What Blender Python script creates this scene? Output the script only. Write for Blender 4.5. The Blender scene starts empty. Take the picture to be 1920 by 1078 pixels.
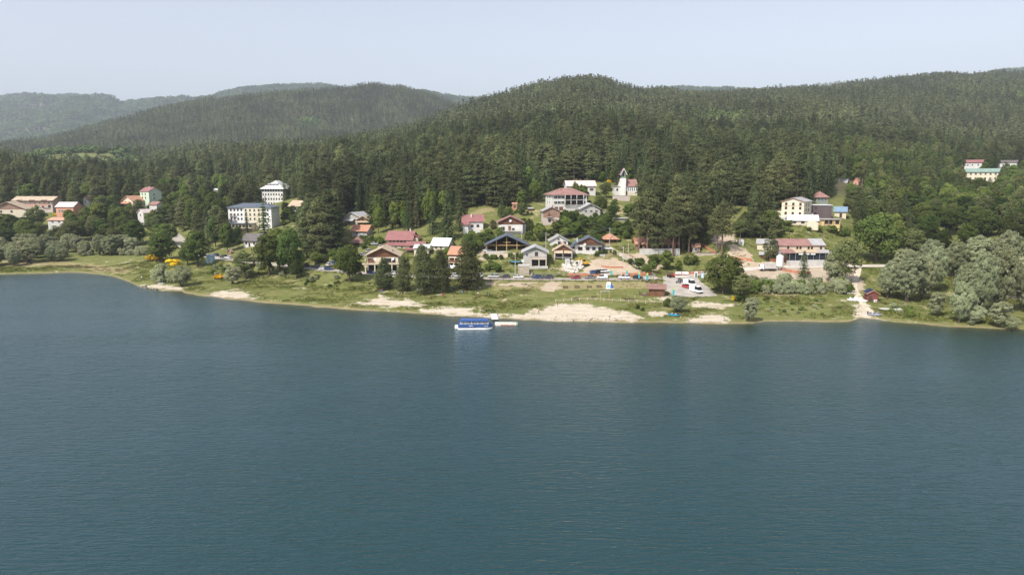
import bpy, math, random, numpy as np
from mathutils import Vector, Matrix
# ------------------------------------------------------------------ camera, sky, sun, exposure
scene = bpy.context.scene
col = scene.collection
R = math.radians
FPX, PITCH, CAMZ = 1321.0, R(9.0), 45.0          # focal length in photo pixels, tilt, height above the lake
cam_d = bpy.data.cameras.new('camera'); cam = bpy.data.objects.new('camera', cam_d); col.objects.link(cam)
cam_d.sensor_width = 36.0; cam_d.lens = FPX / 1920 * 36.0; cam_d.clip_start = 1.0; cam_d.clip_end = 30000.0
cam.location = (0, 0, CAMZ); cam.rotation_euler = (R(90) - PITCH, 0, 0)
scene.camera = cam
SUN_EL = R(50); SUN_AZ = math.atan2(-0.62, -0.78)     # azimuth of the sun, from +Y towards +X
world = bpy.data.worlds.new('World'); scene.world = world; world.use_nodes = True
wn = world.node_tree.nodes; wl = world.node_tree.links; wn.clear()
sky = wn.new('ShaderNodeTexSky'); sky.sky_type = 'NISHITA'; sky.sun_disc = False
sky.sun_elevation = SUN_EL; sky.sun_rotation = SUN_AZ; sky.altitude = 0; sky.air_density = 1.15; sky.dust_density = 1.2; sky.ozone_density = 1.4
bg = wn.new('ShaderNodeBackground'); bg.inputs['Strength'].default_value = 0.112
wo = wn.new('ShaderNodeOutputWorld'); pale = wn.new('ShaderNodeHueSaturation'); pale.inputs['Saturation'].default_value = 0.45; wl.new(sky.outputs[0], pale.inputs['Color']); tint = wn.new('ShaderNodeMix'); tint.data_type = 'RGBA'; tint.blend_type = 'MULTIPLY'; tint.inputs['Factor'].default_value = 1.0; tint.inputs['B'].default_value = (1.0, 0.98, 1.02, 1); wl.new(pale.outputs[0], tint.inputs['A']); wl.new(tint.outputs['Result'], bg.inputs[0]); wl.new(bg.outputs[0], wo.inputs[0])
sl = bpy.data.lights.new('sun', 'SUN'); sl.energy = 3.6; sl.angle = R(0.53); sl.color = (1.0, 0.955, 0.88)
so = bpy.data.objects.new('sun', sl); col.objects.link(so)
sdir = Vector((-math.sin(SUN_AZ) * math.cos(SUN_EL), -math.cos(SUN_AZ) * math.cos(SUN_EL), -math.sin(SUN_EL)))
so.rotation_euler = sdir.to_track_quat('-Z', 'Y').to_euler(); so.location = (-200, -150, 400)
scene.view_settings.view_transform = 'Standard'; scene.view_settings.look = 'None'
scene.view_settings.exposure = 0.72; scene.view_settings.gamma = 1.0; scene.view_settings.use_curve_mapping = False
scene.render.engine = 'CYCLES'
scene.cycles.max_bounces = 6; scene.cycles.diffuse_bounces = 2; scene.cycles.glossy_bounces = 2
scene.cycles.transmission_bounces = 2; scene.cycles.transparent_max_bounces = 6; scene.cycles.volume_bounces = 0
scene.cycles.use_denoising = True
scene.cycles.use_adaptive_sampling = True; scene.cycles.adaptive_threshold = 0.015
# ------------------------------------------------------------------ pixel <-> place
CP, SP = math.cos(PITCH), math.sin(PITCH)
def ray(px, py):
    dx = (px - 960) / FPX; dy = (539 - py) / FPX
    return dx, CP + dy * SP, -SP + dy * CP
def proj(x, y, z):
    z = z - CAMZ
    dep = y * CP - z * SP; up = y * SP + z * CP
    return 960 + FPX * x / dep, 539 - FPX * up / dep, dep
def at_y(px, py, Y):
    d = ray(px, py); t = Y / d[1]
    return d[0] * t, Y, CAMZ + d[2] * t
def at_z(px, py, z):
    d = ray(px, py); t = (z - CAMZ) / d[2]
    return d[0] * t, d[1] * t, z
# ------------------------------------------------------------------ noise
def vnoise(x, y, seed=0):
    x = np.asarray(x, float); y = np.asarray(y, float)
    xi = np.floor(x).astype(np.int64); yi = np.floor(y).astype(np.int64); xf = x - xi; yf = y - yi
    def h(a, b):
        n = (a * 374761393 + b * 668265263 + seed * 974634777) & 0xffffffff
        n = ((n ^ (n >> 13)) * 1274126177) & 0xffffffff
        return ((n ^ (n >> 16)) & 0xffff) / 32767.5 - 1.0
    s = xf * xf * (3 - 2 * xf); t = yf * yf * (3 - 2 * yf)
    return (h(xi, yi) * (1 - s) + h(xi + 1, yi) * s) * (1 - t) + (h(xi, yi + 1) * (1 - s) + h(xi + 1, yi + 1) * s) * t
def fbm(x, y, seed=0, o=4):
    r = 0; a = 1.0; x = np.asarray(x, float); y = np.asarray(y, float)
    for k in range(o):
        r = r + a * vnoise(x, y, seed + k * 7); x = x * 2.03 + 11.7; y = y * 2.03 + 5.3; a *= 0.5
    return r
# ------------------------------------------------------------------ node materials
MATS = {}
def new_mat(name):
    m = bpy.data.materials.new(name); m.use_nodes = True; m.node_tree.nodes.clear(); return m, m.node_tree.nodes, m.node_tree.links
def mat(name, c=None, rough=0.8, var=0.12, scale=3.0, spec=0.3, metal=0.0, bump=0.0, streak=False):
    """Plain painted / plastered / roofed surface with grain and patchy wear."""
    if name in MATS: return MATS[name]
    m, n, l = new_mat(name)
    p = n.new('ShaderNodeBsdfPrincipled'); o = n.new('ShaderNodeOutputMaterial'); l.new(p.outputs[0], o.inputs[0])
    p.inputs['Roughness'].default_value = rough; p.inputs['Specular IOR Level'].default_value = spec; p.inputs['Metallic'].default_value = metal
    tc = n.new('ShaderNodeTexCoord'); mp = n.new('ShaderNodeMapping'); l.new(tc.outputs['Object'], mp.inputs[0])
    if streak: mp.inputs['Scale'].default_value = (1, 1, 0.15)
    nz = n.new('ShaderNodeTexNoise'); nz.inputs['Scale'].default_value = scale / 4; nz.inputs['Detail'].default_value = 5; l.new(mp.outputs[0], nz.inputs['Vector'])
    cr = n.new('ShaderNodeMapRange'); cr.inputs['From Min'].default_value = 0.3; cr.inputs['From Max'].default_value = 0.7
    cr.inputs['To Min'].default_value = 1 - var; cr.inputs['To Max'].default_value = 1 + var; l.new(nz.outputs[0], cr.inputs[0])
    mx = n.new('ShaderNodeVectorMath'); mx.operation = 'SCALE'; mx.inputs[0].default_value = c[:3]; l.new(cr.outputs[0], mx.inputs['Scale'])
    l.new(mx.outputs[0], p.inputs['Base Color'])
    if bump:
        b = n.new('ShaderNodeBump'); b.inputs['Strength'].default_value = bump; b.inputs['Distance'].default_value = 0.03; l.new(nz.outputs[0], b.inputs['Height']); l.new(b.outputs[0], p.inputs['Normal'])
    MATS[name] = m; return m
def leaf_mat(name, c, c2, trans=0.25, spread=0.35):
    """Foliage: colour runs between c and c2 by clump tint and by tree."""
    if name in MATS: return MATS[name]
    m, n, l = new_mat(name)
    o = n.new('ShaderNodeOutputMaterial')
    at = n.new('ShaderNodeAttribute'); at.attribute_name = 'tint'; oi = n.new('ShaderNodeObjectInfo')
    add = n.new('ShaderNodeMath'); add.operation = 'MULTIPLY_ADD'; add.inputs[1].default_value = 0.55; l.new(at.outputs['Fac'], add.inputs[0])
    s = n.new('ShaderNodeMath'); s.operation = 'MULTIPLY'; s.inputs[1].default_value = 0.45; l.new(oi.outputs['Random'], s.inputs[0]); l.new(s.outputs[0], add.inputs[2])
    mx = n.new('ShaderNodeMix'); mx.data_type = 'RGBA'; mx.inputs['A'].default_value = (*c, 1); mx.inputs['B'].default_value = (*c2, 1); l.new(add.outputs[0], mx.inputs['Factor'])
    pn = n.new('ShaderNodeTexNoise'); pn.inputs['Scale'].default_value = 0.011; pn.inputs['Detail'].default_value = 3; l.new(oi.outputs['Location'], pn.inputs['Vector'])       # stands of trees differ a little
    pr_ = n.new('ShaderNodeMapRange'); pr_.inputs['From Min'].default_value = 0.36; pr_.inputs['From Max'].default_value = 0.64; pr_.inputs['To Min'].default_value = 0.72; pr_.inputs['To Max'].default_value = 1.28; l.new(pn.outputs[0], pr_.inputs[0])
    sc_ = n.new('ShaderNodeVectorMath'); sc_.operation = 'SCALE'; l.new(mx.outputs['Result'], sc_.inputs[0]); l.new(pr_.outputs[0], sc_.inputs['Scale'])
    hsv = n.new('ShaderNodeHueSaturation'); l.new(sc_.outputs[0], hsv.inputs['Color'])
    wh = n.new('ShaderNodeTexWhiteNoise'); wh.noise_dimensions = '1D'; m7 = n.new('ShaderNodeMath'); m7.operation = 'MULTIPLY'; m7.inputs[1].default_value = 17.3; l.new(oi.outputs['Random'], m7.inputs[0]); l.new(m7.outputs[0], wh.inputs['W'])
    hr_ = n.new('ShaderNodeMapRange'); hr_.inputs['To Min'].default_value = 0.485; hr_.inputs['To Max'].default_value = 0.52; l.new(wh.outputs['Value'], hr_.inputs[0]); l.new(hr_.outputs[0], hsv.inputs['Hue'])
    w = n.new('ShaderNodeTexWhiteNoise'); w.noise_dimensions = '1D'; l.new(oi.outputs['Random'], w.inputs['W'])
    mr = n.new('ShaderNodeMapRange'); mr.inputs['To Min'].default_value = 1 - spread; mr.inputs['To Max'].default_value = 1 + spread; l.new(w.outputs['Value'], mr.inputs[0]); l.new(mr.outputs[0], hsv.inputs['Value'])
    d = n.new('ShaderNodeBsdfDiffuse'); d.inputs['Roughness'].default_value = 0.6; l.new(hsv.outputs[0], d.inputs['Color'])
    if trans > 0:
        t = n.new('ShaderNodeBsdfTranslucent'); l.new(hsv.outputs[0], t.inputs['Color'])
        ms = n.new('ShaderNodeMixShader'); ms.inputs[0].default_value = trans; l.new(d.outputs[0], ms.inputs[1]); l.new(t.outputs[0], ms.inputs[2]); l.new(ms.outputs[0], o.inputs[0])
    else: l.new(d.outputs[0], o.inputs[0])
    MATS[name] = m; return m
def mesh_np(name, V, F, material=None, smooth=False):
    """V (n,3) array, F (m,k) array with k constant"""
    V = np.asarray(V, np.float32); F = np.asarray(F, np.int32); me = bpy.data.meshes.new(name)
    me.vertices.add(len(V)); me.vertices.foreach_set('co', V.ravel())
    k = F.shape[1]; me.loops.add(F.size); me.loops.foreach_set('vertex_index', F.ravel())
    me.polygons.add(len(F)); me.polygons.foreach_set('loop_start', np.arange(0, F.size, k, dtype=np.int32)); me.polygons.foreach_set('loop_total', np.full(len(F), k, np.int32))
    if smooth: me.polygons.foreach_set('use_smooth', np.ones(len(F), bool))
    me.update(calc_edges=True)
    if material: me.materials.append(material)
    return me
def link(name, data, parent=None, loc=None, rz=None):
    o = bpy.data.objects.new(name, data); col.objects.link(o)
    if loc is not None: o.location = loc
    if rz is not None: o.rotation_euler = (0, 0, rz)
    if parent: o.parent = parent
    return o
def tag(o, label=None, cat=None, group=None, kind=None):
    if label: o['label'] = label
    if cat: o['category'] = cat
    if group: o['group'] = group
    if kind: o['kind'] = kind
    return o
# ------------------------------------------------------------------ the land: one height field over (u = X/Y, Y)
SHORE = [(-500, 517), (0, 515), (130, 511), (185, 514), (215, 520), (238, 529), (262, 540), (300, 545), (335, 546), (345, 551), (385, 556), (480, 567), (560, 573), (650, 580), (760, 588), (860, 593), (960, 599),
         (1050, 603), (1150, 604), (1270, 606), (1400, 608), (1440, 603), (1500, 602), (1560, 604), (1600, 603), (1625, 597), (1650, 598), (1690, 604), (1760, 610), (1840, 614), (1920, 618), (2420, 628)]
def zrow(row, Y): return at_y(960, row, Y)[2]
TC = [-500, 0, 160, 300, 480, 640, 720, 800, 900, 960, 1065, 1180, 1300, 1400, 1500, 1650, 1780, 1920, 2420]
K2 = [(350, 3.5), (360, 3.5), (372, 3.5), (360, 4.5), (327, 6), (294, 5.5), (286, 5.3), (281, 5), (276, 5), (272, 5), (272, 5), (273, 5), (275, 5), (279, 6), (280, 7), (280, 7), (279, 6), (271, 6), (265, 6)]
K3 = [(420, 10), (425, 10), (430, 12), (430, 12), (400, 14.7), (345, 13), (330, 12), (325, 12), (320, 13), (310, 12.5), (310, 12.5), (320, 14), (310, 11), (310, 11), (300, 9.5), (310, 10), (320, 12), (320, 12), (320, 12)]
K4 = [(490, 25), (490, 25), (490, 24), (500, 22), (520, 22), (420, 24), (420, 27), (400, 27), (370, 24.5), (370, 25.5), (370, 26.5), (405, 32), (380, 25), (360, 24), (335, 22.5), (400, 25), (480, 31), (500, 33), (500, 33)]
K5 = [(640, 46), (660, 43), (860, 42), (820, 42), (700, 46), (620, 50), (620, 53), (600, 56), (600, 60), (600, 63), (600, 68), (600, 66), (600, 61), (600, 59), (600, 59), (650, 58), (700, 60), (750, 65), (800, 70)]
RID1 = [(-500, 330, 950), (0, 296, 1000), (60, 290, 1050), (110, 283, 1080), (160, 279, 1120), (230, 277, 1120), (300, 272, 1100), (400, 262, 1100), (480, 261, 1100), (560, 260, 1120), (640, 256, 1150), (720, 243, 1250), (773, 230, 1320), (840, 207, 1420), (873, 191, 1460),
        (923, 178, 1540), (973, 161, 1600), (1040, 147, 1670), (1097, 141, 1700), (1133, 147, 1720), (1173, 161, 1750), (1257, 170, 1820), (1330, 171, 1900), (1400, 167, 1960), (1500, 158, 2050), (1600, 149, 2150), (1700, 141, 2230), (1800, 135, 2320), (1920, 127, 2450), (2420, 110, 2700)]
RID2 = [(-500, 300, 1700), (0, 267, 1900), (117, 252, 1980), (167, 238, 2050), (250, 217, 2150), (300, 203, 2200), (400, 183, 2300), (500, 171, 2400), (567, 167, 2500), (640, 162, 2550), (707, 154, 2600), (757, 157, 2600), (807, 171, 2600), (857, 190, 2600), (920, 215, 2700), (1000, 230, 2800), (2420, 200, 3600)]
RID3 = [(-500, 190, 5600), (0, 182, 5600), (83, 173, 5500), (133, 179, 5500), (167, 174, 5500), (200, 183, 5500), (242, 192, 5500), (283, 187, 5300), (367, 178, 5200), (388, 183, 5200), (417, 177, 5200), (467, 163, 5000), (550, 157, 5000), (617, 155, 4900), (660, 164, 4800), (750, 172, 4600),
        (797, 168, 4500), (827, 173, 4500), (873, 181, 4500), (940, 182, 4500), (1180, 172, 4500), (1230, 161, 4500), (1260, 160, 4500), (1300, 163, 4500), (1350, 162, 4500), (1400, 166, 4500), (1470, 172, 4500), (1700, 138, 4500), (1730, 135, 4500), (1790, 139, 4500), (1850, 128, 4500), (1920, 123, 4500), (2420, 118, 4500)]
def upx(px, row=420): d = ray(px, row); return d[0] / d[1]
NU1 = 470
U = np.concatenate([np.linspace(-1.35, -0.80, 24)[:-1], np.linspace(-0.80, 0.80, NU1), np.linspace(0.80, 1.35, 24)[1:]])
YS = np.concatenate([np.arange(120, 190, 4.0), np.arange(190, 345, 1.15), np.arange(345, 520, 2.6), np.geomspace(520, 9000, 200)])
PXU = np.array([960 + FPX * u * 0.995 for u in U])        # photo column of each u (near enough for tables)
def tab(T, k): return np.interp(PXU, [t[0] for t in T], [t[k] for t in T])
def pchip(xk, yk, x):
    h = np.diff(xk); d = np.diff(yk) / h; m = np.zeros(len(xk))
    for i in range(1, len(xk) - 1):
        if d[i - 1] * d[i] > 0:
            w1 = 2 * h[i] + h[i - 1]; w2 = h[i] + 2 * h[i - 1]; m[i] = (w1 + w2) / (w1 / d[i - 1] + w2 / d[i])
    m[0] = d[0]; m[-1] = d[-1]
    i = np.clip(np.searchsorted(xk, x) - 1, 0, len(xk) - 2); t = (x - xk[i]) / h[i]
    return (2*t**3 - 3*t**2 + 1) * yk[i] + (t**3 - 2*t**2 + t) * h[i] * m[i] + (-2*t**3 + 3*t**2) * yk[i+1] + (t**3 - t**2) * h[i] * m[i+1]
TREE_H = 22.0
def build_height():
    shr = tab(SHORE, 1)
    ysh = np.array([at_z(960, r, 0)[1] for r in shr])
    def tk(K): return np.interp(PXU, TC, [k[0] for k in K]), np.interp(PXU, TC, [k[1] for k in K])
    y2, z2 = tk(K2); y3, z3 = tk(K3); y4, z4 = tk(K4); y5, z5 = tk(K5)
    y6 = tab(RID1, 2); z6 = np.array([zrow(r, Y) for r, Y in zip(tab(RID1, 1), y6)]) - TREE_H * np.interp(PXU, [0, 150, 250, 300], [0.3, 0.3, 0.4, 1])
    y8 = tab(RID2, 2); z8 = np.array([zrow(r, Y) for r, Y in zip(tab(RID2, 1), y8)]) - TREE_H
    y10 = tab(RID3, 2); z10 = np.array([zrow(r, Y) for r, Y in zip(tab(RID3, 1), y10)]) - 12
    Z = np.zeros((len(U), len(YS)))
    for i in range(len(U)):
        dip = 14 if PXU[i] < 700 else 45
        xk = np.array([60, ysh[i] - 40, ysh[i] - 6, ysh[i], ysh[i] + 0.55 * (y2[i] - ysh[i]), y2[i], y2[i] + 5, y3[i], y4[i], y5[i], y6[i], y6[i] * 1.22, y8[i], y8[i] * 1.25, y10[i], 9500.])
        yk = np.array([-14, -4.5, -0.55, 0.0, z2[i] * 0.42, z2[i], z2[i] + .1, z3[i], z4[i], z5[i], z6[i], z6[i] - dip, z8[i], z8[i] - 60, z10[i], z10[i] - 500])
        Z[i] = pchip(xk, yk, YS)
    k = np.exp(-0.5 * (np.arange(-4, 5) / 1.4) ** 2); k /= k.sum()
    far = np.clip((YS - 280) / 60, 0, 1)[None, :]
    Zs = np.apply_along_axis(lambda c: np.convolve(np.pad(c, 4, mode='edge'), k, 'valid'), 0, Z)
    Z = Z * (1 - far) + Zs * far
    X = U[:, None] * YS[None, :]; Y = np.repeat(YS[None, :], len(U), 0)
    land = np.clip((Y - ysh[:, None]) / 20, 0, 1)
    amp = np.interp(Y, [300, 420, 520, 900, 1600, 2600, 5000], [0, 0.3, 1.0, 8, 19, 26, 60])
    Z += amp * fbm(X / 190, Y / 190, 3, 4) * 0.8
    Z += land * 0.16 * fbm(X / 6.0, Y / 6.0, 9, 3) + land * np.interp(Y, [200, 300, 400], [0.12, 0.25, 0.4]) * fbm(X / 21., Y / 21., 21, 2)
    Z += (1 - land) * 0.10 * fbm(X / 7.0, Y / 4.0, 5, 3) * (Z > -1.5)
    # bring each skyline back to its measured height after the relief was added
    for (yr, zr, a, b_) in ((y6, z6, .62, 1.12), (y8, z8, .86, 1.10), (y10, z10, .88, 1.10)):
        for i in range(len(U)):
            m = (YS > yr[i] * a) & (YS < yr[i] * b_); d = (Z[i, m] - CAMZ) / YS[m]; ex = d.max() - (zr[i] - CAMZ) / yr[i]; yp = YS[m][d.argmax()]
            Z[i] -= ex * yp * np.exp(-((YS - yp) / (yp * (.30 if yr is y6 else .16))) ** 2)
    return X, Y, Z, ysh
TX, TY, TZ, YSHORE = build_height()
def height(x, y):
    """height of the land sheet at a place (bilinear in the sheet's own grid)"""
    x = np.asarray(x, float); y = np.asarray(y, float); u = x / y
    i = np.clip(np.searchsorted(U, u) - 1, 0, len(U) - 2); j = np.clip(np.searchsorted(YS, y) - 1, 0, len(YS) - 2)
    s = (u - U[i]) / (U[i+1] - U[i]); t = (y - YS[j]) / (YS[j+1] - YS[j])
    return (TZ[i, j] * (1-s) + TZ[i+1, j] * s) * (1-t) + (TZ[i, j+1] * (1-s) + TZ[i+1, j+1] * s) * t
YM = np.concatenate([np.arange(125, 520, 0.5), np.geomspace(520, 8800, 1500)])
def ground(px, py, ymin=125):
    """where the line of sight through a photo pixel meets the land"""
    d = ray(px, py); x = d[0] / d[1] * YM; z = CAMZ + d[2] / d[1] * YM
    h = height(x, YM); ok = (h >= z) & (YM >= ymin)
    if not ok.any(): return float(x[-1]), float(YM[-1]), float(h[-1])
    k = int(np.argmax(ok)); return float(x[k]), float(YM[k]), float(h[k])
def hz(x, y): return float(height(x, y))
# ---- roads: the land is levelled under them, then each is its own sheet
def smooth_line(pts, step=2.0):
    P = np.array(pts, float); 
    for _ in range(2):
        Q = [P[0]]
        for a, b in zip(P[:-1], P[1:]): Q += [a * .75 + b * .25, a * .25 + b * .75]
        Q.append(P[-1]); P = np.array(Q)
    s = np.r_[0, np.cumsum(np.hypot(*np.diff(P[:, :2], axis=0).T))]; n = max(2, int(s[-1] / step)); t = np.linspace(0, s[-1], n)
    return np.c_[[np.interp(t, s, P[:, k]) for k in range(P.shape[1])]].T
ROADS = {}
def road_line(key, pix, width, zs=None, ys=None):
    pts = []
    for k, (px, py) in enumerate(pix):
        g = ground(px, py, 200); pts.append(g)
    L = smooth_line(pts); 
    z = L[:, 2].copy(); kk = np.ones(15) / 15
    L[:, 2] = np.convolve(np.pad(z, 7, mode='edge'), kk, 'valid')
    ROADS[key] = (L, width); flatten(L, width)
def flatten(L, width):
    """bring the land to the road's level, with soft shoulders"""
    global TZ
    m = (TY < L[:, 1].max() + 30) & (TY > L[:, 1].min() - 30) & (TX < L[:, 0].max() + 30) & (TX > L[:, 0].min() - 30)
    idx = np.nonzero(m); P = np.c_[TX[idx], TY[idx]]; best = np.full(len(P), 1e9); zz = np.zeros(len(P))
    for q in L:
        d = (P[:, 0] - q[0]) ** 2 + (P[:, 1] - q[1]) ** 2; b = d < best; best[b] = d[b]; zz[b] = q[2]
    d = np.sqrt(best); w = np.clip(1 - (d - width / 2 - 1.2) / 4.5, 0, 1); w = w * w * (3 - 2 * w)
    TZ[idx] = TZ[idx] * (1 - w) + zz * w
road_line('road', [(300, 425), (322, 436), (334, 447), (342, 458), (356, 470), (385, 481), (430, 487), (490, 493), (560, 501), (620, 507.5), (700, 514), (800, 519.5), (900, 522.5), (1000, 523.5), (1100, 524), (1190, 523.5), (1235, 521)], 6.5)
road_line('lane', [(1222, 519), (1208, 508), (1190, 495), (1172, 483), (1158, 474), (1146, 466), (1138, 459)], 3.6)
road_line('site_road', [(1262, 520), (1300, 513), (1345, 510), (1390, 507), (1440, 501), (1500, 500), (1560, 499.5), (1615, 499), (1680, 499)], 8.0)
road_line('terrace_road', [(1395, 407), (1430, 414), (1470, 421), (1520, 424), (1570, 423)], 4.5)
road_line('path', [(1612, 497), (1606, 520), (1600, 534), (1603, 548), (1614, 562), (1620, 576), (1634, 588)], 3.0)
# parking area by the wooden kiosk
PARK = [ground(*p) for p in [(1243, 519), (1300, 516), (1322, 532), (1346, 556), (1300, 558), (1262, 556), (1248, 545), (1240, 533)]]
PARKZ = sum(p[2] for p in PARK) / len(PARK)
def in_poly(P, x, y):
    c = np.zeros(np.shape(x), bool); n = len(P)
    for i in range(n):
        x1, y1 = P[i][:2]; x2, y2 = P[(i + 1) % n][:2]
        if y1 == y2: continue
        k = ((y1 > y) != (y2 > y)) & (x < (x2 - x1) * (y - y1) / (y2 - y1) + x1); c ^= k
    return c
def poly_dist(P, x, y):
    """signed distance to a polygon's edge, positive inside"""
    d = np.full(np.shape(x), 1e9); n = len(P)
    for i in range(n):
        x1, y1 = P[i][:2]; x2, y2 = P[(i + 1) % n][:2]; dx, dy = x2 - x1, y2 - y1; q = dx * dx + dy * dy + 1e-9
        t = np.clip(((x - x1) * dx + (y - y1) * dy) / q, 0, 1); d = np.minimum(d, np.hypot(x - x1 - t * dx, y - y1 - t * dy))
    return np.where(in_poly(P, x, y), d, -d)
# plane fitted through the parking outline
A_ = np.c_[[p[0] for p in PARK], [p[1] for p in PARK], np.ones(len(PARK))]; PCO = np.linalg.lstsq(A_, np.array([p[2] for p in PARK]), rcond=None)[0]
pd = poly_dist(PARK, TX, TY); w = np.clip(1 + (pd - 1.0) / 4, 0, 1); TZ = TZ * (1 - w) + (PCO[0] * TX + PCO[1] * TY + PCO[2]) * w
# earth mound of the building site, digging pit banks
mx_, my_, mz_ = ground(1372, 484); mdist = ((TX - mx_) / 13) ** 2 + ((TY - my_ - 8) / 9) ** 2
TZ += 4.2 * np.exp(-mdist * 1.3)
# ---- surface cover stored on the land: bare sand, earth, dry grass
def patch(polys, soft=2.5, ymax=460):
    v = np.full(TX.shape, -9.0); m = (TY < ymax) & (TY > 180)
    for P in polys:
        W = [ground(*p) for p in P]; v[m] = np.maximum(v[m], poly_dist(W, TX[m], TY[m]) / soft)
    return np.clip(v * 0.5 + 0.5, 0, 1)
sand = patch([[(383, 553), (420, 546), (455, 546), (470, 552), (480, 562), (440, 560), (400, 557)], [(272, 534), (300, 533), (340, 538), (341, 544), (300, 542), (272, 538)],
    [(668, 568), (700, 560), (722, 556), (745, 563), (778, 566), (788, 573), (740, 576), (700, 574)], [(788, 580), (830, 576), (870, 578), (905, 586), (906, 593), (850, 592), (800, 585)],
    [(930, 597), (965, 592), (1005, 583), (1022, 576), (1048, 570), (1100, 572), (1150, 582), (1200, 590), (1190, 604), (1110, 605), (1050, 604), (960, 599)],
    [(1218, 584), (1240, 586), (1230, 592), (1208, 592)], [(1290, 600), (1320, 592), (1352, 590), (1372, 600), (1345, 606), (1300, 606)], [(1295, 570), (1330, 566), (1375, 571), (1340, 578), (1300, 577)],
    [(1604, 574), (1622, 572), (1642, 590), (1650, 600), (1612, 604), (1606, 590)], [(1598, 540), (1604, 540), (1614, 558), (1606, 560)],
    [(1228, 560), (1250, 556), (1262, 560), (1240, 565)], [(905, 592), (935, 590), (960, 599), (905, 596)]], 3.4)
earth = patch([[(1085, 513), (1095, 495), (1110, 488), (1150, 485), (1175, 492), (1198, 505), (1200, 514), (1150, 517)], [(1335, 500), (1352, 482), (1375, 458), (1402, 470), (1410, 492), (1380, 505)],
    [(1390, 500), (1420, 492), (1600, 492), (1618, 500), (1605, 523), (1560, 528), (1500, 529), (1430, 524), (1385, 518)], [(1016, 545), (1022, 530), (1046, 528), (1050, 540), (1035, 548)],
    [(905, 531), (1000, 531), (1000, 536), (905, 536)], [(1040, 504), (1060, 495), (1080, 498), (1085, 515), (1062, 512)], [(1335, 440), (1375, 440), (1390, 455), (1350, 465), (1330, 458)],
    [(1600, 523), (1618, 523), (1622, 545), (1600, 545)], [(900, 460), (915, 458), (912, 478), (895, 480)], [(898, 478), (985, 476), (980, 484), (895, 488)], [(1872, 545), (1925, 545), (1930, 565), (1880, 560)],
    [(1160, 475), (1200, 475), (1245, 495), (1225, 508), (1185, 492)]], 2.0)
dry = patch([[(880, 395), (920, 388), (930, 396), (880, 410)], [(985, 393), (1030, 393), (1030, 400), (985, 402)], [(1100, 480), (1150, 470), (1160, 485), (1110, 490)], [(430, 575), (700, 590), (700, 580), (480, 565)],
    [(900, 528), (1230, 528), (1230, 545), (1000, 545), (900, 540)], [(1420, 545), (1500, 545), (1500, 560), (1430, 556)], [(1130, 385), (1180, 383), (1178, 400), (1135, 402)],
    [(0, 488), (120, 488), (240, 500), (240, 515), (120, 500), (0, 502)], [(1360, 420), (1400, 420), (1420, 440), (1370, 440)]], 4.0)
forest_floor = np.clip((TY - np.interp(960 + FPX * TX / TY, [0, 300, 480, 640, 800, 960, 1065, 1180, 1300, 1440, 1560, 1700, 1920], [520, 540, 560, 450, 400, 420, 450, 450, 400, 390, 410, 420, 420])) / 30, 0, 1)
gpx = 960 + FPX * TX / TY; forest_floor = forest_floor * (1 - np.clip(np.minimum(np.minimum((gpx - 40) / 30, (275 - gpx) / 30), np.minimum((TY - 850) / 40, (1180 - TY) / 40)), 0, 1))
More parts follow.
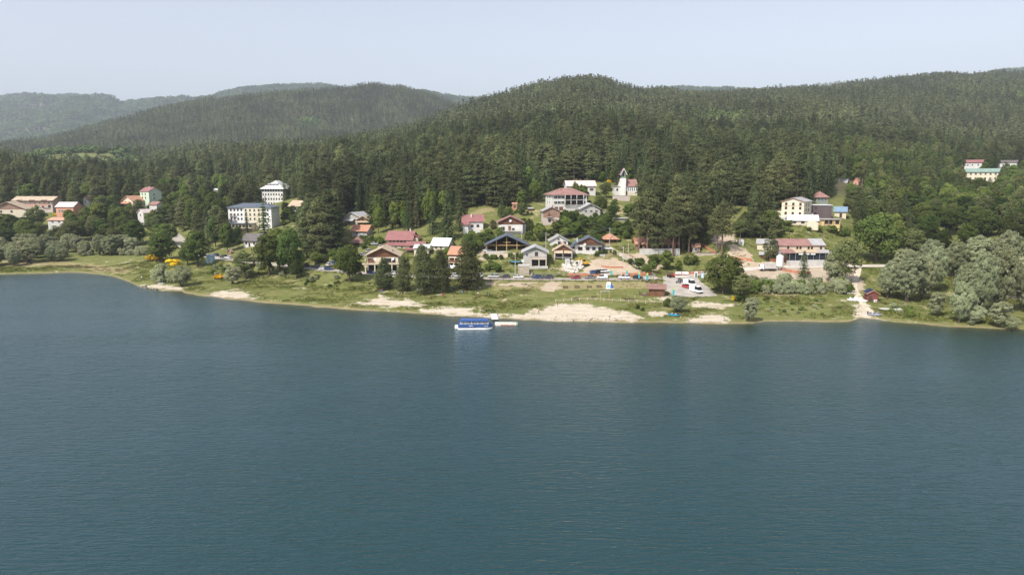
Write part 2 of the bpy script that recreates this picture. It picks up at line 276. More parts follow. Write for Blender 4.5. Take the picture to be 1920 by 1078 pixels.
def build_land():
    nu, ny = TX.shape; V = np.stack([TX, TY, TZ], -1).reshape(-1, 3)
    a = (np.arange(nu - 1)[:, None] * ny + np.arange(ny - 1)[None, :]).ravel(); F = np.c_[a, a + ny, a + ny + 1, a + 1]
    m, n, l = new_mat('land_cover')
    o = n.new('ShaderNodeOutputMaterial'); p = n.new('ShaderNodeBsdfPrincipled'); l.new(p.outputs[0], o.inputs[0]); p.inputs['Roughness'].default_value = 0.95; p.inputs['Specular IOR Level'].default_value = 0.1
    geo = n.new('ShaderNodeNewGeometry')
    def nz(scale, det=5, rough=0.6, vec=None):
        t = n.new('ShaderNodeTexNoise'); t.inputs['Scale'].default_value = scale; t.inputs['Detail'].default_value = det; t.inputs['Roughness'].default_value = rough; l.new(vec or geo.outputs['Position'], t.inputs['Vector']); return t.outputs[0]
    def mix(f, a_, b_):
        x = n.new('ShaderNodeMix'); x.data_type = 'RGBA'
        for s, v in (('Factor', f), ('A', a_), ('B', b_)):
            if isinstance(v, tuple): x.inputs[s].default_value = (*v, 1)
            elif isinstance(v, float): x.inputs[s].default_value = v
            else: l.new(v, x.inputs[s])
        return x.outputs['Result']
    def rng(v, a_, b_, c_=0.0, d_=1.0):
        x = n.new('ShaderNodeMapRange'); x.inputs['From Min'].default_value = a_; x.inputs['From Max'].default_value = b_; x.inputs['To Min'].default_value = c_; x.inputs['To Max'].default_value = d_; l.new(v, x.inputs[0]); return x.outputs[0]
    def mth(op, a_, b_):
        x = n.new('ShaderNodeMath'); x.operation = op
        for k, v in ((0, a_), (1, b_)):
            if isinstance(v, float): x.inputs[k].default_value = v
            else: l.new(v, x.inputs[k])
        return x.outputs[0]
    def attr(nm): x = n.new('ShaderNodeAttribute'); x.attribute_name = nm; return x.outputs['Fac']
    big = nz(0.035, 4); mid = nz(0.22, 6, 0.65); fine = nz(1.6, 4, 0.7)
    mpv = n.new('ShaderNodeMapping'); mpv.inputs['Scale'].default_value = (0.35, 1.2, 1); l.new(geo.outputs['Position'], mpv.inputs[0]); streak = nz(0.5, 5, 0.65, mpv.outputs[0])
    g = mix(rng(mid, 0.36, 0.64), (0.092, 0.116, 0.028), (0.178, 0.174, 0.058)); g = mix(rng(big, 0.42, 0.6), g, mix(rng(fine, 0.35, 0.65), (0.105, 0.136, 0.032), (0.192, 0.186, 0.066)))
    g = mix(mth('MULTIPLY', rng(streak, 0.50, 0.70), 0.75), g, (0.215, 0.185, 0.088)); g = mix(mth('MULTIPLY', rng(fine, 0.60, 0.76), 0.7), g, (0.045, 0.075, 0.02))
    dr = mth('ADD', attr('dry'), rng(mid, 0.3, 0.7, -0.45, 0.45)); g = mix(mth('MULTIPLY', rng(dr, 0.45, 0.75), 0.8), g, mix(fine, (0.25, 0.21, 0.095), (0.33, 0.27, 0.15)))
    ea = mth('ADD', attr('earth'), rng(mid, 0.25, 0.75, -0.75, 0.75)); ec = mix(rng(mid, 0.4, 0.6), mix(fine, (0.40, 0.32, 0.235), (0.50, 0.425, 0.33)), mix(fine, (0.34, 0.255, 0.175), (0.43, 0.34, 0.25))); g = mix(rng(ea, 0.42, 0.58), g, ec)
    sa = mth('ADD', attr('sand'), mth('ADD', rng(mid, 0.25, 0.75, -0.75, 0.75), rng(fine, 0.25, 0.75, -0.4, 0.4))); sc = mix(rng(streak, 0.4, 0.62), (0.53, 0.465, 0.37), (0.42, 0.345, 0.25)); sc = mix(rng(fine, 0.5, 0.75), sc, (0.58, 0.52, 0.43)); g = mix(rng(sa, 0.42, 0.55), g, sc)
    sep = n.new('ShaderNodeSeparateXYZ'); l.new(geo.outputs['Position'], sep.inputs[0])
    wet = mth('ADD', sep.outputs['Z'], rng(mid, 0.25, 0.75, -0.30, 0.30)); g = mix(rng(wet, 0.0, 0.24, 0.8, 0.0), g, mix(rng(fine, 0.35, 0.65), (0.25, 0.19, 0.11), (0.33, 0.265, 0.16)))
    g = mix(rng(sep.outputs['Z'], -0.35, 0.03, 1.0, 0.0), g, mix(rng(mid, 0.4, 0.6), (0.17, 0.13, 0.06), (0.12, 0.115, 0.05)))
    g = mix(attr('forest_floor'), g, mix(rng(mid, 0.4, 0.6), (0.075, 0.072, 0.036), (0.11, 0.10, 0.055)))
    l.new(g, p.inputs['Base Color'])
    b = n.new('ShaderNodeBump'); b.inputs['Strength'].default_value = 0.6; b.inputs['Distance'].default_value = 0.5; l.new(mid, b.inputs['Height']); b2 = n.new('ShaderNodeBump'); b2.inputs['Strength'].default_value = 0.5; b2.inputs['Distance'].default_value = 0.15; l.new(fine, b2.inputs['Height']); l.new(b.outputs[0], b2.inputs['Normal']); l.new(b2.outputs[0], p.inputs['Normal'])
    me = mesh_np('land', V, F, m, True)
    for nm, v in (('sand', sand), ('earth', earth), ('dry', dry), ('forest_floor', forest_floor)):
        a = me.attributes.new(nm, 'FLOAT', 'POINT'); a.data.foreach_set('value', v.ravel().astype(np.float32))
    return tag(link('terrain', me), 'grassy lake shore and wooded hills rising behind the village', 'terrain', kind='structure')
land = build_land()
# ---- road sheets
def asphalt(name, c):
    return mat(name, c, 0.9, 0.16, 1.2, 0.2)
def road_sheet(key, name, material, label, lift=0.045, shift=0.0, width=None):
    L, w = ROADS[key]; w = width or w
    T = np.gradient(L[:, :2], axis=0); T /= np.linalg.norm(T, axis=1)[:, None]; N = np.c_[-T[:, 1], T[:, 0]]
    k = 5; V = []; 
    for i in range(len(L)):
        for s in np.linspace(-.5, .5, k):
            q = L[i, :2] + N[i] * (s * w + shift); V.append((q[0], q[1], max(L[i, 2], hz(*q)) + lift))
    n = len(L); F = [(i * k + j, i * k + j + 1, (i + 1) * k + j + 1, (i + 1) * k + j) for i in range(n - 1) for j in range(k - 1)]
    me = mesh_np(name, V, F, material, True)
    if me.polygons[0].normal.z < 0: me.flip_normals()
    return tag(link(name, me), label, 'road', kind='structure')
road_sheet('road', 'road', asphalt('asphalt_pale', (0.40, 0.355, 0.305)), 'pale asphalt road along the lake front')
road_sheet('lane', 'lane', asphalt('concrete_lane', (0.47, 0.40, 0.33)), 'pale concrete lane climbing to the red pavilion')
road_sheet('site_road', 'site_road', asphalt('concrete_new', (0.56, 0.50, 0.43)), 'freshly poured pale concrete road through the building site', lift=0.06)
road_sheet('terrace_road', 'terrace_road', asphalt('asphalt_pale', None), 'pale road below the yellow house')
road_sheet('path', 'path', mat('track_dirt', (0.56, 0.47, 0.36), 0.95, 0.2, 2.0), 'sandy track down to the small brown hut', width=2.2)
def sheet(name, P, zf, material, label, lift=0.05, cat='pavement'):
    import bmesh
    bm = bmesh.new(); bm.faces.new([bm.verts.new((p[0], p[1], zf(p[0], p[1]) + lift)) for p in P]); bmesh.ops.triangulate(bm, faces=bm.faces[:])
    me = bpy.data.meshes.new(name); bm.to_mesh(me); bm.free(); me.materials.append(material)
    if me.polygons[0].normal.z < 0: me.flip_normals()
    return tag(link(name, me), label, cat, kind='structure')
sheet('parking_area', PARK, lambda x, y: PCO[0] * x + PCO[1] * y + PCO[2], asphalt('asphalt_grey', (0.37, 0.335, 0.29)), 'grey asphalt parking area beside the wooden kiosk', 0.075)
# ------------------------------------------------------------------ water: one sheet with the depth of the bed below it stored on it
def build_water():
    xs = np.unique(np.concatenate([np.linspace(-1500, -340, 15), np.linspace(-340, 340, 270), np.linspace(340, 1500, 15)])); ys = np.unique(np.concatenate([np.linspace(-900, 60, 8), np.linspace(60, 190, 16), np.arange(190, 345, 1.2), np.linspace(345, 420, 6)]))
    X, Y = np.meshgrid(xs, ys, indexing='ij'); nx, ny = X.shape; V = np.stack([X, Y, np.zeros_like(X)], -1).reshape(-1, 3)
    a = (np.arange(nx - 1)[:, None] * ny + np.arange(ny - 1)[None, :]).ravel(); F = np.c_[a, a + ny, a + ny + 1, a + 1]
    ok = (Y > 122) & (np.abs(X) < 1.3 * Y); dep = np.where(ok, -height(np.where(ok, X, 0), np.where(ok, Y, 200)), 12.0)
    m, n, l = new_mat('lake_water'); o = n.new('ShaderNodeOutputMaterial'); geo = n.new('ShaderNodeNewGeometry')
    def tex(kind, sx, sy, scale, rot=0.0, det=3, rough=0.55):
        mp = n.new('ShaderNodeMapping'); mp.inputs['Scale'].default_value = (sx, sy, 1); mp.inputs['Rotation'].default_value = (0, 0, rot); l.new(geo.outputs['Position'], mp.inputs[0])
        t = n.new('ShaderNodeTexNoise'); t.inputs['Scale'].default_value = scale; t.inputs['Detail'].default_value = det; t.inputs['Roughness'].default_value = rough; t.inputs['Distortion'].default_value = 0.3; l.new(mp.outputs[0], t.inputs['Vector']); return t.outputs[0]
    def mth(op, a_, b_, c_=None):
        x = n.new('ShaderNodeMath'); x.operation = op
        for k, v in ((0, a_), (1, b_), (2, c_)):
            if v is None: continue
            if isinstance(v, (float, int)): x.inputs[k].default_value = v
            else: l.new(v, x.inputs[k])
        return x.outputs[0]
    w1 = tex('n', 0.48, 1.0, 0.50, 0.16, 2); w2 = tex('n', 0.6, 1.0, 1.4, -0.35, 3); w3 = tex('n', 0.8, 1.0, 3.6, 0.5, 2)
    ln = tex('n', 0.16, 1.0, 0.95, 0.07, 2, 0.5); crest = mth('ABSOLUTE', mth('SUBTRACT', ln, 0.5), 0.0)      # long low crests drawn out across the wind
    hgt = mth('SUBTRACT', mth('ADD', mth('ADD', mth('MULTIPLY', w1, 0.22), mth('MULTIPLY', w2, 0.22)), mth('MULTIPLY', w3, 0.08)), mth('MULTIPLY', crest, 0.6))
    gust = tex('n', 0.35, 1.0, 0.02, 0.05, 3); gr = n.new('ShaderNodeMapRange'); gr.inputs['From Min'].default_value = 0.35; gr.inputs['From Max'].default_value = 0.65; gr.inputs['To Min'].default_value = 0.45; gr.inputs['To Max'].default_value = 1.0; l.new(gust, gr.inputs[0])
    b = n.new('ShaderNodeBump'); b.inputs['Distance'].default_value = 0.9; l.new(gr.outputs[0], b.inputs['Strength']); l.new(hgt, b.inputs['Height'])
    dp = n.new('ShaderNodeAttribute'); dp.attribute_name = 'depth'
    turb = mth('SUBTRACT', 1.0, mth('POWER', 2.718, mth('MULTIPLY', mth('MAXIMUM', dp.outputs['Fac'], 0.0), -1.15)))
    body = n.new('ShaderNodeBsdfDiffuse'); body.inputs['Color'].default_value = (0.014, 0.043, 0.049, 1); l.new(b.outputs[0], body.inputs['Normal'])
    clear = n.new('ShaderNodeBsdfTransparent'); clear.inputs['Color'].default_value = (0.62, 0.72, 0.62, 1)
    ms = n.new('ShaderNodeMixShader'); l.new(turb, ms.inputs[0]); l.new(clear.outputs[0], ms.inputs[1]); l.new(body.outputs[0], ms.inputs[2])
    gl = n.new('ShaderNodeBsdfGlossy'); gl.inputs['Roughness'].default_value = 0.20; gl.inputs['Color'].default_value = (0.88, 0.95, 1, 1); l.new(b.outputs[0], gl.inputs['Normal'])
    fr = n.new('ShaderNodeFresnel'); fr.inputs['IOR'].default_value = 1.333; l.new(b.outputs[0], fr.inputs['Normal'])
    m2 = n.new('ShaderNodeMixShader'); l.new(fr.outputs[0], m2.inputs[0]); l.new(ms.outputs[0], m2.inputs[1]); l.new(gl.outputs[0], m2.inputs[2]); l.new(m2.outputs[0], o.inputs[0])
    me = mesh_np('water', V, F, m, True); a = me.attributes.new('depth', 'FLOAT', 'POINT'); a.data.foreach_set('value', dep.ravel().astype(np.float32))
    return tag(link('water', me), 'teal lake water rippled by a light wind', 'water', kind='structure')
build_water()
# ------------------------------------------------------------------ trees: crowns of many small leaf faces in clumps, tapered trunk with limbs
BARK = mat('bark', (0.10, 0.075, 0.055), 0.95, 0.3, 6.0, 0.1)
BARK_PALE = mat('bark_pale', (0.22, 0.19, 0.15), 0.95, 0.3, 6.0, 0.1)
BARK_RED = mat('bark_pine', (0.17, 0.115, 0.085), 0.95, 0.3, 6.0, 0.1)
def unit(v): return v / np.maximum(np.linalg.norm(v, axis=-1, keepdims=True), 1e-9)
def leaf_mesh(name, P, N, size, tint, material, rng, aspect=0.7, along=None, jit=0.6):
    """one four-sided leaf spray per point: P centres, N outward shading normals, size per leaf, tint per leaf, along = spray axis"""
    n = len(P); Ng = unit(N + jit * rng.normal(size=(n, 3)))
    a = rng.normal(size=(n, 3)) if along is None else along + 0.35 * rng.normal(size=(n, 3))
    a = unit(a - (a * Ng).sum(1, keepdims=True) * Ng); b = np.cross(Ng, a)
    s = np.asarray(size)[:, None] * 0.5
    V = np.stack([P - a * s, P - b * s * aspect - Ng * s * 0.15, P + a * s, P + b * s * aspect - Ng * s * 0.15], 1).reshape(-1, 3)
    F = np.arange(4 * n).reshape(n, 4)
    me = mesh_np(name, V, F, material)
    at = me.attributes.new('tint', 'FLOAT', 'POINT'); at.data.foreach_set('value', np.repeat(np.clip(tint, 0, 1), 4).astype(np.float32))
    Nn = unit(np.where(((N * Ng).sum(1) > 0.15)[:, None], N, N + Ng * 1.2)); me.normals_split_custom_set(np.repeat(Nn, 4, 0).astype(np.float32))
    return me
def tube(pts, rad, k=6):
    pts = np.array(pts, float); V = []; F = []
    for i, p in enumerate(pts):
        t = pts[min(i + 1, len(pts) - 1)] - pts[max(i - 1, 0)]; t = t / (np.linalg.norm(t) + 1e-9)
        x = np.cross(t, (0.3, 0.9, 0.1)); x /= np.linalg.norm(x) + 1e-9; y = np.cross(t, x)
        for j in range(k): an = 2 * math.pi * j / k; V.append(p + rad[i] * (math.cos(an) * x + math.sin(an) * y))
    for i in range(len(pts) - 1):
        for j in range(k): F.append((i * k + j, i * k + (j + 1) % k, (i + 1) * k + (j + 1) % k, (i + 1) * k + j))
    return V, F
def trunk_mesh(name, lines, material, k=6):
    V, F = [], []
    for pts, rad in lines:
        v, f = tube(pts, rad, k); F += [tuple(i + len(V) for i in q) for q in f]; V += v
    return mesh_np(name, V, F, material, True)
def clumps(rng, centers, rads, per, leaf, crown_c, squash=0.8, outw=0.45, up=0.25):
    P, N, S, T = [], [], [], []
    for c, r in zip(centers, rads):
        m = max(6, int(per * (r / np.mean(rads)) ** 2)); d = unit(rng.normal(size=(m, 3))); d[:, 2] = np.where(d[:, 2] < -0.35, -d[:, 2], d[:, 2])
        q = c + d * r * (0.55 + 0.5 * rng.random((m, 1)) ** 0.6) * np.array([1, 1, squash])
        oc = unit(c - crown_c + 1e-3); nn = unit(d * (1 - outw) + oc * outw + np.array([0, 0, up]))
        P.append(q); N.append(nn); S.append(leaf * (0.7 + 0.6 * rng.random(m))); T.append(np.clip(0.5 + 0.28 * rng.normal() + 0.18 * rng.normal(size=m), 0, 1))
    return np.concatenate(P), np.concatenate(N), np.concatenate(S), np.concatenate(T)
# every prototype is one unit of its real size in metres; H = its height, W = its crown width
def proto_broad(seed, H=12.0, W=9.0, material=None, base=0.22, nclump=70, per=62, leaf=0.62, lobes=6, lean=0.0, bark=BARK, shape=1.0, rclump=None, squash=0.8):
    rng = np.random.default_rng(seed); zc = H * (base + (1 - base) * 0.5); c0 = np.array([lean * H * 0.5, 0, zc]); a = W / 2; b = H * (1 - base) / 2
    lob = unit(rng.normal(size=(lobes, 3))) ; cs = []; rs = []
    rc = rclump or W * 0.135
    while len(cs) < nclump:
        d = unit(rng.normal(size=3)); rr = (0.25 + 0.75 * rng.random() ** 0.35)
        bulge = 0.80 + 0.28 * max(0, (lob @ d).max() - 0.35) / 0.65
        q = d * rr * bulge; taper = 1.0 - shape * 0.25 * max(0, d[2]) if shape else 1.0
        p = c0 + np.array([q[0] * (a - rc * .6) * taper, q[1] * (a - rc * .6) * taper, q[2] * (b - rc * .5)]); p[0] += lean * (p[2] - zc)
        cs.append(p); rs.append(rc * (0.65 + 0.7 * rng.random()))
    P, N, S, T = clumps(rng, cs, rs, per, leaf, c0, squash)
    crown = leaf_mesh('crown_leaves', P, N, S, T, material, rng)
    r0 = H * 0.022 + 0.06; fk = np.array([lean * H * 0.15, 0, H * (base + 0.12)])
    lines = [([(0, 0, -0.6), (0, 0, 0.3), tuple(fk * np.array([.5, 1, .5])), tuple(fk)], [r0 * 1.35, r0 * 1.1, r0 * .9, r0 * .75])]
    for c in sorted(cs, key=lambda q: rng.random())[:8]: m = (fk + c) / 2 + np.array([0, 0, -0.04 * H]); lines.append(([fk, m, c], [r0 * .55, r0 * .35, r0 * .12]))
    return crown, trunk_mesh('trunk', lines, bark), H, W
def proto_willow(seed, H=9.0, W=8.0, material=None, nclump=130, per=46, leaf=0.48, base=0.10, wind=0.5):
    """silvery crown with its leaf sprays blown to one side"""
    rng = np.random.default_rng(seed); c0 = np.array([0.06 * W, 0, H * 0.52]); cs, rs = [], []
    for _ in range(nclump):
        d = unit(rng.normal(size=3)); rr = 0.3 + 0.7 * rng.random() ** 0.4; p = c0 + d * rr * np.array([W * .42, W * .42, H * (0.5 - base / 2) * .86]); p[0] += 0.10 * W * (p[2] / H - 0.4); cs.append(p); rs.append((W * .095 if nclump < 150 else W * .066) * (0.6 + 0.8 * rng.random()))
    P, N, S, T = clumps(rng, cs, rs, per, leaf, c0, 1.0, 0.4, 0.3); n = len(P)
    al = unit(np.c_[0.55 + 0.3 * rng.normal(size=n), 0.3 * rng.normal(size=n), 0.62 + 0.3 * rng.normal(size=n)])
    crown = leaf_mesh('crown_leaves', P, N, S * 1.35, T, material, rng, 0.36, al, 0.5)
    r0 = H * 0.03; fk = np.array([0, 0, H * 0.14]); lines = []
    for k in range(3): an = k * 2.1 + rng.random(); lines.append(([(0.15 * math.cos(an), 0.15 * math.sin(an), -0.5), (0.3 * math.cos(an), 0.3 * math.sin(an), H * .1), (W * .1 * math.cos(an), W * .1 * math.sin(an), H * .3)], [r0, r0 * .8, r0 * .6]))
    for c in cs[:9]: lines.append(([fk, (fk + c) / 2 + np.array([0, 0, -.03 * H]), c], [r0 * .6, r0 * .35, r0 * .12]))
    return crown, trunk_mesh('trunk', lines, BARK), H, W
def proto_fir(seed, H=20.0, W=8.0, material=None, whorls=24, nb=9, seg=6, leaf=0.95, base=0.05, droop=0.35, power=0.85, ragged=0.25, bark=BARK, round_=0.0, gap=0.0):
    rng = np.random.default_rng(seed); P, N, S, T, A = [], [], [], [], []
    for w in range(whorls):
        f = (w + rng.random() * .7) / whorls; z = H * (base + (1 - base) * f); 
        prof = (1 - f) ** power if not round_ else (1 - round_) * (1 - f) ** power + round_ * math.sqrt(max(0, 1 - (2 * f - 0.75) ** 2 / 1.6)) * (1 if f > .1 else .7)
        L = W / 2 * prof * (1 - ragged * rng.random()) + 0.18; n = max(4, int(nb * (0.45 + prof * 0.75)))
        wt = 0.5 + 0.25 * rng.normal()
        for b in range(n):
            if rng.random() < gap: continue
            an = 2 * math.pi * (b + rng.random() * .9) / n; lb = L * (1 - ragged * 1.1 * rng.random()); d = np.array([math.cos(an), math.sin(an), 0]); tint = np.clip(wt + 0.25 * rng.normal(), 0, 1)
            m = max(2, int(seg * (0.35 + lb / (W / 2) * 0.9)))
            for s in range(m):
                t = (s + .4 + .5 * rng.random()) / m; rr = lb * t
                p = np.array([0, 0, z]) + d * rr + np.array([0, 0, -droop * lb * t * t + 0.10 * lb * t]) + rng.normal(size=3) * np.array([.16, .16, .10]) * leaf
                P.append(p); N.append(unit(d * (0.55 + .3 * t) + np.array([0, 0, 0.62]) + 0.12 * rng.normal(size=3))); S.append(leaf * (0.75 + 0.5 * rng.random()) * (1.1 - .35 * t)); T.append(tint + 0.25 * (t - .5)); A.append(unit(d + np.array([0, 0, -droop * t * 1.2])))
    crown = leaf_mesh('crown_leaves', np.array(P), np.array(N), np.array(S), np.array(T), material, rng, 0.62, np.array(A), 0.45)
    r0 = H * 0.014 + 0.05
    return crown, trunk_mesh('trunk', [([(0, 0, -.8), (0, 0, H * .3), (0, 0, H * .93)], [r0 * 1.2, r0 * .85, r0 * .12])], bark, 6), H, W
def proto_pine(seed, H=20.0, W=8.5, material=None, base=0.10, nclump=74, per=54, leaf=0.72, flat=0.55, top=0.35, bark=BARK_RED, trunk_show=None):
    """black pine: ragged pads of needles on level limbs, blunt top"""
    rng = np.random.default_rng(seed); cs, rs, lines = [], [], []
    r0 = H * 0.015 + 0.06; bend = rng.normal(size=2) * 0.02 * H
    def ax(z): t = z / H; return np.array([bend[0] * t * t, bend[1] * t * t, z])
    lines.append(([ax(-.8 if i == 0 else H * f) for i, f in enumerate((0, .25, .5, .75, .95))], [r0 * 1.25, r0, r0 * .8, r0 * .5, r0 * .15]))
    for k in range(nclump):
        f = ((k + rng.random()) / nclump) ** 0.9; z = H * (base + (1 - base) * f * 0.985)
        prof = (1 - max(0, f - top) / (1 - top)) ** 0.62 if f > top else 0.72 + 0.28 * f / top
        an = k * 2.399 + rng.normal() * .5; rr = W / 2 * prof * (0.25 + 0.75 * rng.random() ** .45) * 0.9
        p = ax(z) + np.array([rr * math.cos(an), rr * math.sin(an), 0.02 * H * rng.normal()]); cs.append(p); rs.append(W * (0.12 + 0.08 * prof) * (0.7 + .6 * rng.random()))
        if rng.random() < .5: lines.append(([ax(z - .05 * H), (ax(z) + p) / 2 + np.array([0, 0, -.01 * H]), p], [r0 * .3 * (1.1 - f), r0 * .22 * (1.1 - f), r0 * .08]))
    P, N, S, T = clumps(rng, cs, rs, per, leaf, np.array([0, 0, H * .5]), flat, 0.35, 0.45); al = unit(N * np.array([1, 1, .2]) + np.array([0, 0, .35]))
    crown = leaf_mesh('crown_leaves', P, N, S, T, material, rng, 0.55, al, 0.6)
    return crown, trunk_mesh('trunk', lines, bark, 6), H, W
def proto_bush(seed, H=2.5, W=3.2, material=None, nclump=22, per=46, leaf=0.42, lift=0.0, wind=0):
    rng = np.random.default_rng(seed); cs, rs = [], []
    for _ in range(nclump):
        d = unit(rng.normal(size=3)); d[2] = abs(d[2]); rr = .3 + .6 * rng.random() ** .5; cs.append(np.array([d[0] * rr * W * .42, d[1] * rr * W * .42, H * (0.12 + lift + d[2] * rr * .78)])); rs.append(min(W, H * 1.3) * .17 * (.7 + .6 * rng.random()))
    P, N, S, T = clumps(rng, cs, rs, per, leaf, np.array([0, 0, H * .3]), .9, .45, .35); n = len(P)
    al = unit(np.c_[.55 + .3 * rng.normal(size=n), .3 * rng.normal(size=n), .6 + .3 * rng.normal(size=n)]) if wind else None
    crown = leaf_mesh('bush_leaves', P, N, S * (1.3 if wind else 1), T, material, rng, .4 if wind else .7, al)
    lines = [([(0, 0, -.3), (.1 * W * math.cos(k * 1.7), .1 * W * math.sin(k * 1.7), H * .3), tuple(cs[k])], [.05, .04, .015]) for k in range(5)]
    return crown, trunk_mesh('stem', lines, BARK, 4), H, W
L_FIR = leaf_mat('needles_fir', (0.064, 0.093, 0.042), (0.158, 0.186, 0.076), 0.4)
L_CEDAR = leaf_mat('needles_cedar', (0.098, 0.138, 0.036), (0.195, 0.235, 0.07), 0.38, 0.12)
L_PINE = leaf_mat('needles_pine', (0.08, 0.096, 0.042), (0.182, 0.194, 0.082), 0.4)
L_BROWN = leaf_mat('needles_brown', (0.11, 0.1, 0.05), (0.18, 0.16, 0.08), 0.38, 0.2)
L_BROAD = leaf_mat('leaves_broad', (0.07, 0.108, 0.028), (0.17, 0.205, 0.06), 0.42, 0.3)
L_LIGHT = leaf_mat('leaves_light', (0.105, 0.16, 0.034), (0.215, 0.26, 0.07), 0.42, 0.18)
L_OLIVE = leaf_mat('leaves_olive', (0.115, 0.135, 0.048), (0.21, 0.225, 0.09), 0.42, 0.22)
L_WILLOW = leaf_mat('leaves_willow', (0.195, 0.22, 0.105), (0.45, 0.46, 0.285), 0.42, 0.16)
L_BROOM = leaf_mat('broom_flowers', (0.48, 0.29, 0.012), (0.78, 0.50, 0.025), 0.2, 0.1)
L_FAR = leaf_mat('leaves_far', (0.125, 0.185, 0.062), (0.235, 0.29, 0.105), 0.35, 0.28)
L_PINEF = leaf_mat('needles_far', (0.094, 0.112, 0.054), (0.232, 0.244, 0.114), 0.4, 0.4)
PROTO = {
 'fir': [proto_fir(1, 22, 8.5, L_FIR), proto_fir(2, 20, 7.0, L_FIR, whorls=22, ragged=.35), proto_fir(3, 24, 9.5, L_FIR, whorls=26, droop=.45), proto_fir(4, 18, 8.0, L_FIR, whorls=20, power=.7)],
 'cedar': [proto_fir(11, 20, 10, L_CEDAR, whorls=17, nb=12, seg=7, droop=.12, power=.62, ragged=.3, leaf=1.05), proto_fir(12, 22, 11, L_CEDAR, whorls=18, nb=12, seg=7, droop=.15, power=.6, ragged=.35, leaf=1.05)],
 'pine': [proto_pine(21, 20, 9, L_PINE), proto_pine(22, 18, 8.5, L_PINE, top=.45), proto_pine(23, 22, 9.5, L_PINE, nclump=70, top=.3), proto_pine(24, 19, 8, L_PINE, nclump=58, top=.25), proto_pine(25, 21, 10, L_PINE, nclump=74, top=.5)],
 'bushy_pine': [proto_pine(26, 14, 8.5, L_PINE, base=.05, nclump=150, per=50, leaf=.55, top=.35), proto_pine(27, 14, 8, L_PINE, base=.05, nclump=150, per=50, leaf=.55, top=.25)],
 'tall_pine': [proto_pine(31, 24, 11, L_PINE, base=.36, nclump=60, top=.5), proto_pine(32, 26, 12, L_PINE, base=.32, nclump=66, top=.55), proto_pine(33, 23, 10, L_PINE, base=.42, nclump=52, top=.45)],
 'brown_fir': [proto_fir(41, 20, 6, L_BROWN, ragged=.2), proto_pine(42, 20, 8, L_BROWN)],
 'broad': [proto_broad(51, 13, 10, L_BROAD, base=.12, nclump=85), proto_broad(52, 12, 11, L_BROAD, lobes=8, base=.10, nclump=85), proto_broad(53, 14, 9.5, L_BROAD, base=.14, nclump=85), proto_broad(54, 11, 9, L_BROAD, lobes=5, base=.08)],
 'round_oak': [proto_broad(55, 13, 13, L_BROAD, base=.08, nclump=130, per=60, lobes=10, shape=.4, leaf=.66)],
 'light': [proto_broad(61, 10, 7.5, L_LIGHT, base=.12), proto_broad(62, 9, 8, L_LIGHT, base=.1, lobes=7), proto_broad(63, 11, 6.5, L_LIGHT, base=.1, shape=1.8)],
 'olive': [proto_broad(71, 14, 9, L_OLIVE, base=.15, per=50, bark=BARK_PALE), proto_broad(72, 16, 9, L_OLIVE, base=.12, shape=1.2, per=50, bark=BARK_PALE), proto_broad(73, 13, 11, L_OLIVE, base=.15, per=50, bark=BARK_PALE)],
 'willow': [proto_willow(81, 9, 8, L_WILLOW), proto_willow(82, 8.5, 9, L_WILLOW), proto_willow(83, 10, 7.5, L_WILLOW), proto_willow(84, 9, 9.5, L_WILLOW, nclump=145)],
 'big_willow': [proto_willow(85, 17, 12, L_WILLOW, nclump=330, per=42, leaf=.50, base=.06), proto_willow(86, 15, 12, L_WILLOW, nclump=330, per=42, leaf=.50, base=.06), proto_willow(87, 16, 11, L_WILLOW, nclump=300, per=42, leaf=.50, base=.06)],
 'bush': [proto_bush(91, material=L_BROAD), proto_bush(92, 2.2, 3.4, L_BROAD), proto_bush(93, 2.8, 3.0, L_LIGHT), proto_bush(94, 2.0, 3.0, L_LIGHT)],
 'willow_bush': [proto_bush(101, 2.6, 3.4, L_WILLOW, 26, wind=1), proto_bush(102, 2.2, 3.6, L_WILLOW, 26, wind=1)],
 'broom': [proto_bush(111, 1.8, 2.4, L_BROOM, 20, 50, .32), proto_bush(112, 1.5, 2.8, L_BROOM, 20, 50, .32)],
}
KIND_NAME = {'fir': 'fir_tree', 'cedar': 'cedar_tree', 'pine': 'pine_tree', 'tall_pine': 'pine_tree', 'bushy_pine': 'pine_tree', 'brown_fir': 'fir_tree', 'broad': 'broadleaf_tree', 'round_oak': 'oak_tree', 'light': 'broadleaf_tree', 'olive': 'poplar_tree', 'willow': 'willow_tree', 'big_willow': 'willow_tree', 'bush': 'bush', 'willow_bush': 'willow_bush', 'broom': 'broom_bush'}
ALL_TREES = []      # (x, y, half width) of every tree set by hand, kept clear when the forest is filled in
trng = random.Random(5)
def set_tree(kind, x, y, H, W, label, group=None, rz=None, var=None, z=None):
    pr = PROTO[kind]; crown, trunk, h0, w0 = pr[(var if var is not None else trng.randrange(len(pr))) % len(pr)]
    wind = kind in ('willow', 'big_willow', 'willow_bush')
    rz = rz if rz is not None else (trng.uniform(-.5, .5) if wind else trng.uniform(0, 6.28))
    e = link(KIND_NAME[kind], None, None, (x, y, (hz(x, y) if z is None else z)), rz); e.scale = (W / w0, W / w0, H / h0); e.empty_display_size = .5
    isb = 'bush' in kind or kind == 'broom'
    tag(e, label, 'bush' if isb else 'tree', group); c = link('leaves' if isb else 'crown', crown, e); link('stem' if isb else 'trunk', trunk, e)
    ALL_TREES.append((x, y, W / 2)); return e
